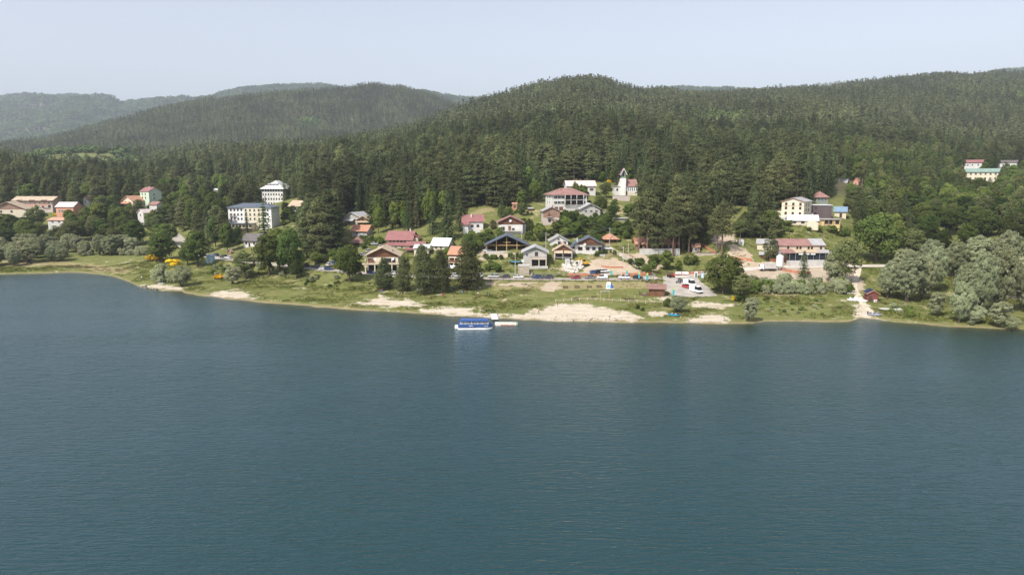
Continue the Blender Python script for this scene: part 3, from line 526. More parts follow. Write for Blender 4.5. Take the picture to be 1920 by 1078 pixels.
def tree_px(kind, px, base, top, wpx, label, group=None, Y=None, var=None, rz=None):
    """a tree by the photo column of its trunk, the rows of its foot and tip and its crown's width there"""
    if Y is None: x, y, z = ground(px, base, 195)
    else: x, y, _ = at_y(px, base, Y); z = hz(x, y)
    dep = proj(x, y, z)[2]; zt = at_y(px, top, y)[2]; H = max(0.6, zt - z); W = wpx * dep / FPX
    return set_tree(kind, x, y, H, W, label, group, rz, var, z)
# ------------------------------------------------------------------ building kit
KEEP, FOOT, LANDMARKS = [], [], []
class MB:
    """collects boxes, prisms, slabs and bars into ONE mesh"""
    def __init__(s): s.v = []; s.f = []
    def poly(s, pts, faces): o = len(s.v); s.v += [tuple(p) for p in pts]; s.f += [tuple(i + o for i in f) for f in faces]; return s
    def box(s, x0, x1, y0, y1, z0, z1):
        return s.poly([(x0, y0, z0), (x1, y0, z0), (x1, y1, z0), (x0, y1, z0), (x0, y0, z1), (x1, y0, z1), (x1, y1, z1), (x0, y1, z1)], [(0, 3, 2, 1), (4, 5, 6, 7), (0, 1, 5, 4), (1, 2, 6, 5), (2, 3, 7, 6), (3, 0, 4, 7)])
    def prism(s, prof, y0, y1, axis='y'):
        """profile (a, z) pushed along y (a = x) or along x (a = y)"""
        n = len(prof); P = [(a, y0, z) if axis == 'y' else (y0, a, z) for a, z in prof] + [(a, y1, z) if axis == 'y' else (y1, a, z) for a, z in prof]
        return s.poly(P, [tuple(range(n)), tuple(range(2 * n - 1, n - 1, -1))] + [(i, n + i, n + (i + 1) % n, (i + 1) % n) for i in range(n)])
    def slab(s, a, b, c, d, t):
        """four corners of a roof face, t thick downwards"""
        P = [Vector(q) for q in (a, b, c, d)]; nn = (P[1] - P[0]).cross(P[2] - P[0]).normalized(); nn = nn if nn.z > 0 else -nn
        return s.poly([tuple(p) for p in P] + [tuple(p - nn * t) for p in P], [(0, 1, 2, 3), (7, 6, 5, 4), (0, 4, 5, 1), (1, 5, 6, 2), (2, 6, 7, 3), (3, 7, 4, 0)])
    def bar(s, a, b, r=.05, k=4):
        v, f = tube([a, b], [r, r], k); n = len(v); s.poly(v, f + [tuple(range(k - 1, -1, -1)), tuple(range(n - k, n))]); return s
    def cyl(s, x, y, z0, z1, r0, r1=None, k=12):
        r1 = r0 if r1 is None else r1; P = [(x + r0 * math.cos(2 * math.pi * i / k), y + r0 * math.sin(2 * math.pi * i / k), z0) for i in range(k)] + [(x + r1 * math.cos(2 * math.pi * i / k), y + r1 * math.sin(2 * math.pi * i / k), z1) for i in range(k)]
        return s.poly(P, [tuple(range(k - 1, -1, -1)), tuple(range(k, 2 * k))] + [(i, (i + 1) % k, k + (i + 1) % k, k + i) for i in range(k)])
    def mesh(s, name, m):
        import bmesh
        me = bpy.data.meshes.new(name); me.from_pydata(s.v, [], s.f); bm = bmesh.new(); bm.from_mesh(me); bmesh.ops.recalc_face_normals(bm, faces=bm.faces[:]); bm.to_mesh(me); bm.free(); me.materials.append(m); return me
    def build(s, name, m, parent=None, loc=None): return link(name, s.mesh(name, m), parent, loc)
def wallm(n, c): return mat('plaster_' + n, c, .9, .08, 2.0, .2, bump=.2, streak=True)
M = dict(brightwhite=wallm('bright_white', (.78, .765, .73)), white=wallm('white', (.62, .60, .565)), cream=wallm('cream', (.66, .58, .44)), yellow=wallm('yellow', (.68, .52, .25)), butter=wallm('butter', (.68, .61, .46)), grey=wallm('grey', (.44, .42, .39)), pinkgrey=wallm('pinkgrey', (.50, .42, .38)), salmon=wallm('salmon', (.60, .31, .22)), mint=wallm('mint', (.50, .58, .44)), beige=wallm('beige', (.54, .46, .34)), stone=mat('rough_stone', (.40, .345, .27), .95, .35, 6, .1, bump=.8), greygreen=wallm('greygreen', (.25, .28, .25)), darkbrown=wallm('darkbrown', (.115, .09, .09)), brownwall=wallm('brown', (.30, .19, .14)),
    wood=mat('wood_brown', (.155, .075, .042), .8, .3, 8, .25, streak=True), woodpale=mat('wood_pale', (.42, .27, .13), .8, .25, 8, .25), wooddark=mat('wood_dark', (.075, .045, .032), .8, .3, 8, .25),
    red=mat('roof_red_metal', (.27, .12, .112), .55, .12, 1.5, .4), pinkred=mat('roof_faded_red', (.28, .155, .135), .8, .18, 2, .3), tile=mat('roof_terracotta', (.42, .225, .15), .85, .2, 4, .2), orange=mat('roof_orange', (.44, .225, .145), .85, .18, 4, .2), tan=mat('roof_tan', (.44, .35, .25), .85, .18, 3, .2), palegrey=mat('roof_pale_grey', (.40, .395, .395), .6, .12, 2, .4), rgrey=mat('roof_grey', (.36, .345, .34), .7, .16, 2, .4), slate=mat('roof_blue_slate', (.10, .12, .15), .5, .2, 2, .5), blue=mat('roof_blue', (.19, .28, .37), .5, .12, 2, .4), green=mat('roof_green', (.22, .31, .26), .5, .12, 2, .4), brownroof=mat('roof_brown', (.23, .135, .11), .8, .2, 3, .2), whiteroof=mat('roof_white', (.58, .59, .58), .55, .08, 2, .4), pinkwhite=mat('roof_pink_white', (.56, .47, .44), .75, .14, 2, .3), darkroof=mat('roof_dark', (.13, .115, .11), .7, .2, 3, .3),
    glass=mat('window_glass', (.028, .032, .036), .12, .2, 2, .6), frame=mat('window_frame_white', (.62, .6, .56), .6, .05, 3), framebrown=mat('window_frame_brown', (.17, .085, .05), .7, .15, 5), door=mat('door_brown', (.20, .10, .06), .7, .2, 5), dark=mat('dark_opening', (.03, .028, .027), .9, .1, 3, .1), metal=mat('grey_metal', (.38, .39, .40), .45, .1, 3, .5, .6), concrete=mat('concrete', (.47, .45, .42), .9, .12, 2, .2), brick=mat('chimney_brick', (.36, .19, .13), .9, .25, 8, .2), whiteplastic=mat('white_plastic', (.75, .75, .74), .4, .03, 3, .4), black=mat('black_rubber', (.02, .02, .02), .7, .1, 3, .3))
CACHE = {}
def shared(key, fn):
    if key not in CACHE: CACHE[key] = fn()
    return CACHE[key]
def window_meshes(w, h, fm, bars):
    def fr():
        b = MB(); t = .09
        b.box(-w/2 - t, w/2 + t, -.06, .02, h/2, h/2 + t).box(-w/2 - t - .06, w/2 + t + .06, -.13, .02, -h/2 - t, -h/2).box(-w/2 - t, -w/2, -.06, .02, -h/2, h/2).box(w/2, w/2 + t, -.06, .02, -h/2, h/2)
        for k in range(bars): x = -w/2 + w * (k + 1) / (bars + 1); b.box(x - .03, x + .03, -.045, .02, -h/2, h/2)
        return b.mesh('window', fm)
    return shared(('wf', round(w, 2), round(h, 2), fm.name, bars), fr), shared(('wp', round(w, 2), round(h, 2)), lambda: MB().box(-w/2 + .003, w/2 - .003, -.02, .03, -h/2 + .003, h/2 - .003).mesh('pane', M['glass']))
class House:
    def __init__(s, name, label, px, row, wpx, hpx, D, wall='white', roof='rgrey', style='gf', rise=8, rz=0, oh=.7, Y=None, found=4.0, group=None, lm=None, cat='house', keep=.9, noh=None, xr=0, sink=0.0, eave_t=.2):
        if Y is None: x, y, z = ground(px, row, 230)
        else: x, y, z = at_y(px, row, Y)
        s.s = proj(x, y, z)[2] / FPX; s.W = wpx * s.s; s.H = hpx * s.s; s.rise = rise * s.s; s.D = D; s.base = z - sink
        s.root = tag(link(name, None, None, (x, y, z), R(rz)), label, cat, group); s.root.empty_display_size = 1
        s.style = style; s.oh = oh; s.wallm = M[wall]; s.roofm = M[roof]; s.found = found; s.t = eave_t
        W, H, rs = s.W, s.H, s.rise; b = MB()
        if style == 'gf': b.prism([(-W/2, -found), (W/2, -found), (W/2, H), (xr * W, H + rs), (-W/2, H)], 0, D, 'y')
        elif style == 'gs': b.prism([(0, -found), (D, -found), (D, H), (D/2, H + rs), (0, H)], -W/2, W/2, 'x')
        elif style == 'shed': b.prism([(0, -found), (D, -found), (D, H + rs), (0, H)], -W/2, W/2, 'x')
        else: b.box(-W/2, W/2, 0, D, -found, H)
        s.wall = b.build('wall', s.wallm, s.root); s.make_roof(xr)
        cx, cy = x - math.sin(R(rz)) * D / 2, y + math.cos(R(rz)) * D / 2; FOOT.append((cx, cy, max(min(W, D) * .5, .42 * max(W, D))))
        pts = []
        for (a, c, d) in ((-W/2, 0, 0), (W/2, 0, 0), (-W/2, 0, H + rs), (W/2, 0, H + rs)):
            v = Matrix.Rotation(R(rz), 3, 'Z') @ Vector((a, c, d)); pts.append(proj(x + v.x, y + v.y, z + v.z))
        if keep: KEEP.append((min(p[0] for p in pts), min(p[1] for p in pts) - 1, max(p[0] for p in pts), min(p[1] for p in pts) + keep * (max(p[1] for p in pts) - min(p[1] for p in pts)), y))
        if lm: LANDMARKS.append((px, row - hpx / 2, lm))
    def make_roof(s, xr=0):
        W, H, D, rs, oh, t = s.W, s.H, s.D, s.rise, s.oh, s.t; b = MB(); up = t * 1.04; e = oh
        if s.style == 'gf':
            xm = xr * W
            for sg in (-1, 1):
                run = W/2 - sg * xm; k = rs / run; xe = sg * (W/2 + e)
                b.slab((xe, -e, H - k * e + up), (xe, D + e, H - k * e + up), (xm, D + e, H + rs + up), (xm, -e, H + rs + up), t)
        elif s.style == 'gs':
            k = rs / (D/2)
            for (y, sg) in ((-e, -1), (D + e, 1)): b.slab((-W/2 - e, y, H - k * e + up), (W/2 + e, y, H - k * e + up), (W/2 + e, D/2, H + rs + up), (-W/2 - e, D/2, H + rs + up), t)
        elif s.style == 'hip':
            r = min(W, D) / 2; k = rs / r; z0 = H - k * e + up; z1 = H + rs + up; rx = max(W/2 - r, 0.02); ry0 = r if W > D else r; y0, y1 = -e, D + e; x0, x1 = -W/2 - e, W/2 + e; a, c = (r, D - r) if D > W else (D/2, D/2)
            A, B_ = ((-rx, a, z1), (rx, a, z1)) if W >= D else ((0, a, z1), (0, c, z1))
            P = [(x0, y0, z0), (x1, y0, z0), (x1, y1, z0), (x0, y1, z0), A, B_] + [(x0, y0, z0 - t), (x1, y0, z0 - t), (x1, y1, z0 - t), (x0, y1, z0 - t)]
            F = [(0, 1, 5, 4), (1, 2, 5), (2, 3, 4, 5), (3, 0, 4)] if W >= D else [(0, 1, 4), (1, 2, 5, 4), (2, 3, 5), (3, 0, 4, 5)]
            b.poly(P, F + [(0, 6, 7, 1), (1, 7, 8, 2), (2, 8, 9, 3), (3, 9, 6, 0), (6, 9, 8, 7)])
        elif s.style == 'shed': k = rs / D; b.slab((-W/2 - e, -e, H - k * e + up), (W/2 + e, -e, H - k * e + up), (W/2 + e, D + e, H + rs + k * e + up), (-W/2 - e, D + e, H + rs + k * e + up), t)
        else: b.box(-W/2 - e, W/2 + e, -e, D + e, H + .003, H + t)
        s.roof = b.build('roof', s.roofm, s.root)
    def face(s, f, a, z, off=0.0):
        """place and turn on a wall: F front, R right side, L left side; a = 0..1 from its left end"""
        if f == 'F': return (-s.W/2 + a * s.W, -off, z), 0
        if f == 'R': return (s.W/2 + off, a * s.D, z), R(90)
        return (-s.W/2 - off, (1 - a) * s.D, z), R(-90)
    def win(s, f, xs, zs, w=1.0, h=1.2, frame='frame', bars=1, name='window', off=0.0):
        """windows at fractions xs along the wall and heights zs (fraction of the eaves height)"""
        fmesh, pmesh = window_meshes(w, h, M[frame], bars)
        for z in zs:
            for a in xs:
                p, r = s.face(f, a, z * s.H, .003 + off); o = link(name, fmesh, s.root, p, r); link('pane', pmesh, o)
        return s
    def door(s, f, a, w=1.0, h=2.1, m='door', z=0.0):
        p, r = s.face(f, a, z, .004); d = link('door', shared(('door', w, h, m), lambda: MB().box(-w/2, w/2, -.05, .03, 0, h).mesh('door', M[m])), s.root, p, r); link('handle', shared('handle', lambda: MB().box(-.03, .03, -.11, -.03, .95, 1.12).mesh('handle', M['metal'])), d, (w * .36, 0, 0)); return s
    def clad(s, z0, m='wood', z1=None, name='gable_cladding'):
        """boarding on the front wall from z0 (fraction of eaves height) up, following the gable"""
        W, H, rs = s.W, s.H, s.rise; zz = z0 * H
        if s.style == 'gf' and z1 is None: prof = [(-W/2 + .01, zz), (W/2 - .01, zz), (W/2 - .01, H - .05), (0, H + rs - .08), (-W/2 + .01, H - .05)] if z0 < 1 else [(-W/2 * (1 - (z0 - 1) * H / rs), zz), (W/2 * (1 - (z0 - 1) * H / rs), zz), (0, H + rs - .08)]
        else: prof = [(-W/2 + .01, zz), (W/2 - .01, zz), (W/2 - .01, (z1 or 1) * H - .03), (-W/2 + .01, (z1 or 1) * H - .03)]
        MB().prism(prof, -.05, .02, 'y').build(name, M[m], s.root); return s
    def band(s, f, z0, z1, m, name='wall_band', off=.02):
        W, D = s.W, s.D; H = s.H
        b = MB().box(-W/2 + .01, W/2 - .01, -off, .02, z0 * H, z1 * H) if f == 'F' else (MB().box(W/2 - .02, W/2 + off, .01, D - .01, z0 * H, z1 * H) if f == 'R' else MB().box(-W/2 - off, -W/2 + .02, .01, D - .01, z0 * H, z1 * H))
        b.build(name, M[m], s.root); return s
    def balcony(s, a0, a1, z, depth=1.3, m='wooddark', slab='concrete', rail=1.0):
        x0, x1 = -s.W/2 + a0 * s.W, -s.W/2 + a1 * s.W; zz = z * s.H
        bl = MB().box(x0, x1, -depth, -.02, zz - .15, zz).build('balcony', M[slab], s.root); b = MB().box(x0, x1, -depth + .02, -depth + .09, zz + rail - .08, zz + rail)
        n = max(2, int((x1 - x0) / .35))
        for i in range(n + 1): x = x0 + (x1 - x0 - .06) * i / n; b.box(x, x + .06, -depth + .03, -depth + .08, zz, zz + rail - .08)
        for x in (x0, x1 - .06): b.box(x, x + .06, -depth + .1, -.05, zz + rail - .08, zz + rail)
        b.build('railing', M[m], bl); return s
    def chimney(s, a, y, h=1.4, w=.6, m='brick'):
        x = -s.W/2 + a * s.W; z = s.H + s.rise * (1 - abs(a - .5) * 1.6 if s.style == 'gf' else 1 - abs(y / s.D - .5) * 1.6)
        MB().box(x - w/2, x + w/2, y - w/2, y + w/2, z - 1.0, z + h).box(x - w/2 - .08, x + w/2 + .08, y - w/2 - .08, y + w/2 + .08, z + h + .003, z + h + .12).build('chimney', M[m], s.roof); return s
    def dish(s, a, z, r=.55, y=0):
        p = (-s.W/2 + a * s.W, y - .35, z * s.H); b = MB(); k = 14
        P = [(0, .12, 0)] + [(r * math.cos(2 * math.pi * i / k), 0, r * math.sin(2 * math.pi * i / k)) for i in range(k)]; b.poly(P, [(0, i + 1, (i + 1) % k + 1) for i in range(k)]); b.bar((0, .12, 0), (0, .4, -.1), .04)
        link('satellite_dish', b.mesh('satellite_dish', M['whiteplastic']), s.root, p); return s
    def posts(s, xs, y, z0, z1, w=.3, m='woodpale', name='post'):
        for a in xs: x = -s.W/2 + a * s.W; MB().box(x - w/2, x + w/2, y - w/2, y + w/2, z0, z1).build(name, M[m], s.root)
        return s
    def part(s, name, mb, m): mb.build(name, M[m] if isinstance(m, str) else m, s.root); return s
def lin(a, b, n): return [a + (b - a) * i / (n - 1) for i in range(n)]
def blocked(x, y, z, H, W, frac=0.08):
    """would this crown stand in front of a house, road or lawn that the view shows"""
    px, r0, dep = proj(x, y, z); _, r1, _ = proj(x, y, z + H); w = W * FPX / dep * .42
    for (a, b, c, d, Y) in KEEP:
        if y < Y - 1 and px + w > a and px - w < c and r0 > b and r1 < d:
            ov = (min(px + w, c) - max(px - w, a)) * (min(r0, d) - max(r1, b))
            if ov > frac * (c - a) * (d - b) or ov > 0.22 * (2 * w) * (r0 - r1): return True
    return False
def near_built(x, y, r):
    for (cx, cy, rr) in FOOT:
        if (x - cx) ** 2 + (y - cy) ** 2 < (rr + r) ** 2: return True
    return False
ROADPTS = np.concatenate([np.c_[L[:, :2], np.full(len(L), w)] for L, w in ROADS.values()])
def on_road(x, y, r): return (np.hypot(ROADPTS[:, 0] - x, ROADPTS[:, 1] - y) < ROADPTS[:, 2] / 2 + r).any()
def beside(px, row, words=True):
    b = min(LANDMARKS, key=lambda q: abs(q[0] - px) + 1.6 * abs(q[1] - row)); dx = px - b[0]; dy = row - b[1]
    return ('right of ' if dx > 28 else 'left of ' if dx < -28 else 'behind ' if dy < -14 else 'before ' if dy > 14 else 'beside ') + b[2]
def size_word(H, a, b): return 'small ' if H < a + (b - a) * .3 else ('tall ' if H > a + (b - a) * .72 else 'mid-sized ')
# ------------------------------------------------------------------ the village, house by house (photo column and row of each front foot)
# --- centre, upper terrace
h = House('church', 'white church with red roof and steep gabled bell tower', 1180, 367, 30, 17.5, 11, 'brightwhite', 'pinkred', 'gs', 12, rz=4, oh=.5, lm='the church', cat='church', found=5)
tw = 9.5 * h.s; tx = -.42 * h.W; th = 32 * h.s
h.part('bell_tower', MB().box(tx - tw/2, tx + tw/2, -1.2, tw - 1.2, -4, th), 'brightwhite')
h.part('belfry', MB().box(tx - tw/2 + .25, tx + tw/2 - .25, -.95, tw - 1.45, th + .002, th + 9.5 * h.s), 'greygreen')
zt = th + 18.5 * h.s; b = MB()
for sg in (-1, 1): b.slab((tx + sg * (tw/2 + .6), -1.7, th + 6 * h.s), (tx + sg * (tw/2 + .6), tw - .8, th + 6 * h.s), (tx, tw - .8, zt), (tx, -1.7, zt), .22)
h.part('tower_roof', b, 'red'); b = MB()
for sg in (-1, 1): b.slab((tx + sg * (tw/2 + .65), -1.80, th + 6 * h.s), (tx + sg * (tw/2 + .65), -1.705, th + 6 * h.s), (tx, -1.705, zt + .05), (tx, -1.80, zt + .05), .34)
h.part('white_barge_board', b, 'whiteplastic'); h.part('belfry_opening', MB().box(tx - .45, tx + .45, -1.02, -.9, th + 3 * h.s, th + 8.5 * h.s), 'dark')
h.part('side_chapel', MB().box(tx - tw/2 - 3.4, tx - tw/2 - .01, .5, 6, -4, h.H * .95), 'white').part('chapel_roof', MB().box(tx - tw/2 - 3.8, tx - tw/2 - .01, .1, 6.4, h.H * .95 + .003, h.H * .95 + .25), 'rgrey').part('chapel_window', MB().box(tx - tw/2 - 2.2, tx - tw/2 - 1.2, .44, .52, h.H * .5, h.H * .75), 'glass')
h.win('F', lin(.42, .94, 5), [.66], .45, 1.7, bars=0).door('F', .3, 1.4, 2.4).band('F', 0, .35, 'cream')
h = House('church_forecourt_wall', 'low pale pink retaining wall below the church', 1165, 377, 32, 9.5, 1.0, 'pinkgrey', 'concrete', 'flat', 0, oh=.1, cat='wall', keep=.8, eave_t=.15)
h = House('community_house', 'long white house with pale pink roof above the three storey block', 1090, 367, 54, 18, 10, 'white', 'pinkwhite', 'gs', 9, rz=6, oh=.7, lm='the long pink roofed house')
h.win('F', [.86], [.62], 2.0, 1.3, bars=2).win('F', lin(.12, .6, 4), [.62], 1.2, 1.2).door('F', .72).chimney(.52, 5, .8)
h = House('three_storey_house', 'white three storey house with faded red roof and dark loggias', 1068, 395, 68, 30, 13, 'white', 'pinkred', 'hip', 10.5, rz=13, oh=.9, lm='the white three storey house', keep=.95)
h.win('F', [.10, .20, .30], [.82, .5], 1.55, 1.25, bars=1).win('L', [.3, .62], [.80, .5], .8, 1.4, bars=0).win('F', [.93], [.82, .5], 1.1, 1.3)
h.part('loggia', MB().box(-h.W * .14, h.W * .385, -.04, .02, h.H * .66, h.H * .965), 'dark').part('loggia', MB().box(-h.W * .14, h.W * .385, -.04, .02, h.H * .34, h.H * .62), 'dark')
h.posts([.36, .525, .69, .885], -.75, h.H * .33, h.H * 1.0, .28, 'white', 'pillar').balcony(.35, .895, .655, 1.0, 'wooddark', 'white').balcony(.35, .895, .335, 1.0, 'wooddark', 'white')
h.part('garage_door', MB().box(-h.W * .30, -h.W * .19, -.05, .02, 0, h.H * .24), 'framebrown').part('garage_door', MB().box(-h.W * .43, -h.W * .33, -.05, .02, 0, h.H * .24), 'framebrown').part('porch_slab', MB().box(-h.W * .1, h.W * .4, -2.2, -.06, -.5, h.H * .05), 'concrete').chimney(.3, 4, .8)
h = House('chalet', 'brown boarded chalet with grey roof and stone ground floor', 1034, 422, 31, 26, 9, 'pinkgrey', 'rgrey', 'gf', 7, rz=4, oh=.8, lm='the tall brown chalet')
h.clad(.52, 'brownwall').win('F', [.38, .76], [.30], 1.1, 1.0, 'framebrown').win('F', [.72], [.82], 1.1, 1.0, 'framebrown').balcony(.2, .55, .57, 1.2).door('F', .36, 1.1, 2.0, 'framebrown', h.H * .575).win('L', [.4], [.35], .9, 1.0).chimney(.6, 3, 1.0)
h.part('porch', MB().box(h.W * .18, h.W * .5, -2.0, -.06, -.5, 2.1).box(h.W * .16, h.W * .52, -2.15, -.06, 2.103, 2.25), 'pinkgrey').door('F', .62, .9, 2.0)
h = House('gabled_house', 'grey white gabled house with covered porch below the church', 1107, 407, 37, 15, 10, 'grey', 'palegrey', 'gf', 9.5, rz=2, oh=.9, lm='the grey gabled house')
h.win('F', [.26, .54, .8], [.70], 1.2, 1.0).win('F', [.55], [1.32], .9, .7, bars=0).part('porch_roof', MB().slab((h.W/2 + .92, -.8, h.H * .84), (h.W/2 + .92, 9, h.H * .84), (h.W/2 + 3.2, 9, h.H * .52), (h.W/2 + 3.2, -.8, h.H * .52), .15), 'palegrey').part('porch_post', MB().box(h.W/2 + 2.7, h.W/2 + 2.9, -.3, -.1, -2, h.H * .5), 'woodpale').dish(1.2, .55, .5)
h = House('shed', 'small shed with flat pale roof among garden trees', 1165, 415, 23, 5, 5, 'grey', 'palegrey', 'flat', 0, cat='shed')
h = House('cottage', 'white cottage with red roof and low front wing', 887, 434, 38, 18.5, 9, 'white', 'red', 'gs', 11, rz=4, oh=.6, lm='the white cottage with red roof')
h.win('F', [.22, .46, .74], [.55], 1.2, 1.1, 'framebrown').part('front_wing', MB().box(-h.W * .5, -h.W * .24, -2.6, -.01, -3, h.H * .72), 'white').part('wing_roof', MB().slab((-h.W * .58, -3.3, h.H * .70), (-h.W * .18, -3.3, h.H * .70), (-h.W * .18, .6, h.H * 1.08), (-h.W * .58, .6, h.H * 1.08), .16), 'red').part('terrace_wall', MB().box(-h.W * .45, h.W * .35, -3.8, -2.62, -3, h.H * .12), 'white').chimney(.42, 3.0, 1.2, m='white')
h = House('chalet', 'white chalet with brown boarded gable and red edged roof', 957, 440, 46, 23, 11, 'white', 'pinkred', 'gf', 10.5, rz=0, oh=1.0, lm='the chalet with the brown gable')
h.clad(.80, 'wood').door('F', .47, 1.3, 2.3, 'door', h.H * .30).win('F', [.2], [.50], 1.3, 1.3, 'framebrown').win('F', [.62], [.42], 1.1, .9, 'framebrown').dish(.5, 1.12, .6, -.2).balcony(.05, .95, .28, 1.4, 'metal', 'concrete', .7).part('lean_to', MB().box(h.W * .5 + .01, h.W * .64, 2, 9, -3, h.H * .75), 'grey').chimney(.62, 6, .7)
h = House('timber_hut', 'small orange brown timber hut at the forest edge', 965, 394, 9, 11, 4, 'tile', 'tile', 'gs', 2, oh=.3, cat='hut'); h.win('F', [.5], [.6], 1.0, .8, 'framebrown')
h = House('open_shed', 'dark little timber shed on the dry meadow', 995, 396, 10, 4, 4, 'wooddark', 'rgrey', 'shed', 1.0, oh=.3, cat='shed')
# --- the timber pavilion with the dark blue roof: open front on posts
h = House('timber_pavilion', 'large open timber pavilion with dark blue gable roof', 950, 472, 74, 12.5, .25, 'wooddark', 'slate', 'gf', 17.5, Y=None, oh=0.05, lm='the dark blue roofed pavilion', cat='pavilion', keep=.95, found=1)
bpy.data.objects.remove(h.roof); bpy.data.objects.remove(h.wall); W, H, rs = h.W, h.H, h.rise; DP = 11.0; b = MB()
for sg in (-1, 1): b.slab((sg * (W/2 + 1.3), -1.6, H - .45 + .3), (sg * (W/2 + 1.3), DP + 1, H - .45 + .3), (0, DP + 1, H + rs + .3), (0, -1.6, H + rs + .3), .28)
h.roof = b.build('roof', M['slate'], h.root)
for x in (-.5, -.26, 0, .26, .5): MB().box(x * W - .18, x * W + .18, -.18, .18, -2, H + rs * (1 - 2 * abs(x)) - .1).build('post', M['woodpale'], h.root)
for x in (-.5, -.26, 0, .26, .5): MB().box(x * W - .16, x * W + .16, DP - .3, DP, -2, H + rs * (1 - 2 * abs(x)) - .1).build('post', M['woodpale'], h.root)
h.part('tie_beam', MB().box(-W/2 + .2, W/2 - .2, -.14, .14, H - .42, H - .12), 'woodpale').part('tie_beam', MB().box(-W * .10, W * .10, -.13, .13, H + rs * .22, H + rs * .22 + .22), 'woodpale').part('back_beam', MB().box(-W/2, W/2, DP - .31, DP - .02, H - .7, H - .4), 'woodpale')
b = MB()
for x0, x1 in ((-.5, -.40), (-.32, -.18), (-.1, .06), (.12, .19), (.27, .37), (.44, .5)): b.box(x0 * W + .2, x1 * W - .02, DP + .02, DP + .14, -2, H - .7)
b.box(-W/2, W/2, DP + .02, DP + .14, -2, .9).prism([(-W/2, H - .7), (W/2, H - .7), (W/2, H - .3), (0, H + rs - .2), (-W/2, H - .3)], DP + .02, DP + .15, 'y'); h.part('back_wall', b, 'wooddark').part('floor', MB().box(-W/2 - .5, W/2 + .5, -1.2, DP + .5, -2.5, .02), 'concrete').part('counter', MB().box(-W * .12, W * .12, 6, 7, .021, 1.2), 'wood')
# --- centre, lower row
h = House('stone_house', 'grey stone house with pillared porch and light grey roof', 1003, 499, 44, 26.5, 10, 'grey', 'palegrey', 'gf', 10, rz=-2, oh=1.0, lm='the grey stone house', keep=.95)
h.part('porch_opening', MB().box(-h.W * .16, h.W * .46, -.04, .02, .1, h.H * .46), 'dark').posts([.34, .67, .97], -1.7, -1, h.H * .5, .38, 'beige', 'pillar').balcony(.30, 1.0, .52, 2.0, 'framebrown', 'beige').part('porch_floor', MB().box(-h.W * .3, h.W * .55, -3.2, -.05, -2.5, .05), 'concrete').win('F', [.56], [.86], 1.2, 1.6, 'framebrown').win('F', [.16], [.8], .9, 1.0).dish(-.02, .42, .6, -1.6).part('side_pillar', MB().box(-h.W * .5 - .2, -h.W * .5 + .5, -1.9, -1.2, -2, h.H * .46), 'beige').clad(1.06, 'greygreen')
h = House('stone_gate_terrace', 'square stone terrace with steps below the grey stone house', 982, 518, 20, 19, 5, 'stone', 'concrete', 'flat', 0, oh=.12, cat='terrace', keep=.9)
for i in range(6): h.part('step', MB().box(h.W * .5 + .01, h.W * .5 + 1.4, .4 * i, .4 * i + .42, -2, .28 * (i + 1)), 'stone')
h = House('white_chalet', 'white chalet with brown gable balcony and blue grey roof', 1103, 477, 51, 19, 10, 'white', 'slate', 'gf', 13, rz=-3, oh=.8, lm='the white chalet with the blue grey roof', xr=0.04)
h.clad(.92, 'wood').win('F', [.2, .48, .70], [.55], 1.3, 1.2, 'framebrown').win('F', [.2], [.55], 1.9, 1.3, 'framebrown').part('porch_opening', MB().box(h.W * .36, h.W * .49, -.04, .02, 0, h.H * .72), 'dark').balcony(.32, 1.02, .97, 1.3, 'wooddark', 'wooddark').win('F', [.45, .72], [1.22], 1.2, .8, 'framebrown').dish(.36, .98, .6, -1).part('side_roof', MB().slab((-h.W/2 - 2.6, -1.2, h.H * .55), (-h.W/2 - 2.6, 9, h.H * .55), (-h.W/2 + 1.5, 9, h.H * 1.12), (-h.W/2 + 1.5, -1.2, h.H * 1.12), .18), 'slate').part('side_wing', MB().box(-h.W/2 - 1.9, -h.W/2 - .01, 0, 8.5, -3, h.H * .55), 'white').chimney(.1, 3, 1.2, m='concrete').part('terrace', MB().box(h.W * .42, h.W * .6, -2.5, -.06, -2, .05), 'concrete')
h = House('small_house', 'little house with tan tiled roof and dark porch', 1056, 484, 35, 14, 8, 'white', 'tan', 'gf', 10.5, rz=-4, oh=.9, lm='the little tan roofed house')
h.clad(.75, 'wood').part('porch_opening', MB().box(-h.W * .42, h.W * .42, -.045, .02, .1, h.H * .68), 'dark').part('awning', MB().slab((-h.W * .5, -2.4, h.H * .68), (-h.W * .02, -2.4, h.H * .68), (-h.W * .02, -.06, h.H * .98), (-h.W * .5, -.06, h.H * .98), .1), 'tan').part('awning', MB().slab((h.W * .04, -2.4, h.H * .68), (h.W * .48, -2.4, h.H * .68), (h.W * .48, -.06, h.H * .95), (h.W * .04, -.06, h.H * .95), .1), 'tan').posts([.04, .48, .96], -2.2, -1.5, h.H * .66, .18, 'white').balcony(.02, .98, .1, 2.2, 'wooddark', 'concrete').chimney(.38, 4, .9)
h = House('grey_gabled_cottage', 'small grey cottage with pale gable roof behind the tan roof', 1048, 461, 34, 9, 8, 'white', 'rgrey', 'gf', 9.5, rz=0, oh=.7, lm='the small grey cottage'); h.win('F', [.48], [1.28], .8, .8).win('F', [.52, .82], [.5], 1.1, 1.3, 'framebrown')
h = House('hip_pavilion', 'open pavilion with red tiled hip roof beside the lane', 1145, 459, 26, 12, 6.5, 'wood', 'orange', 'hip', 8, oh=.9, lm='the red roofed pavilion', cat='pavilion', found=1.5)
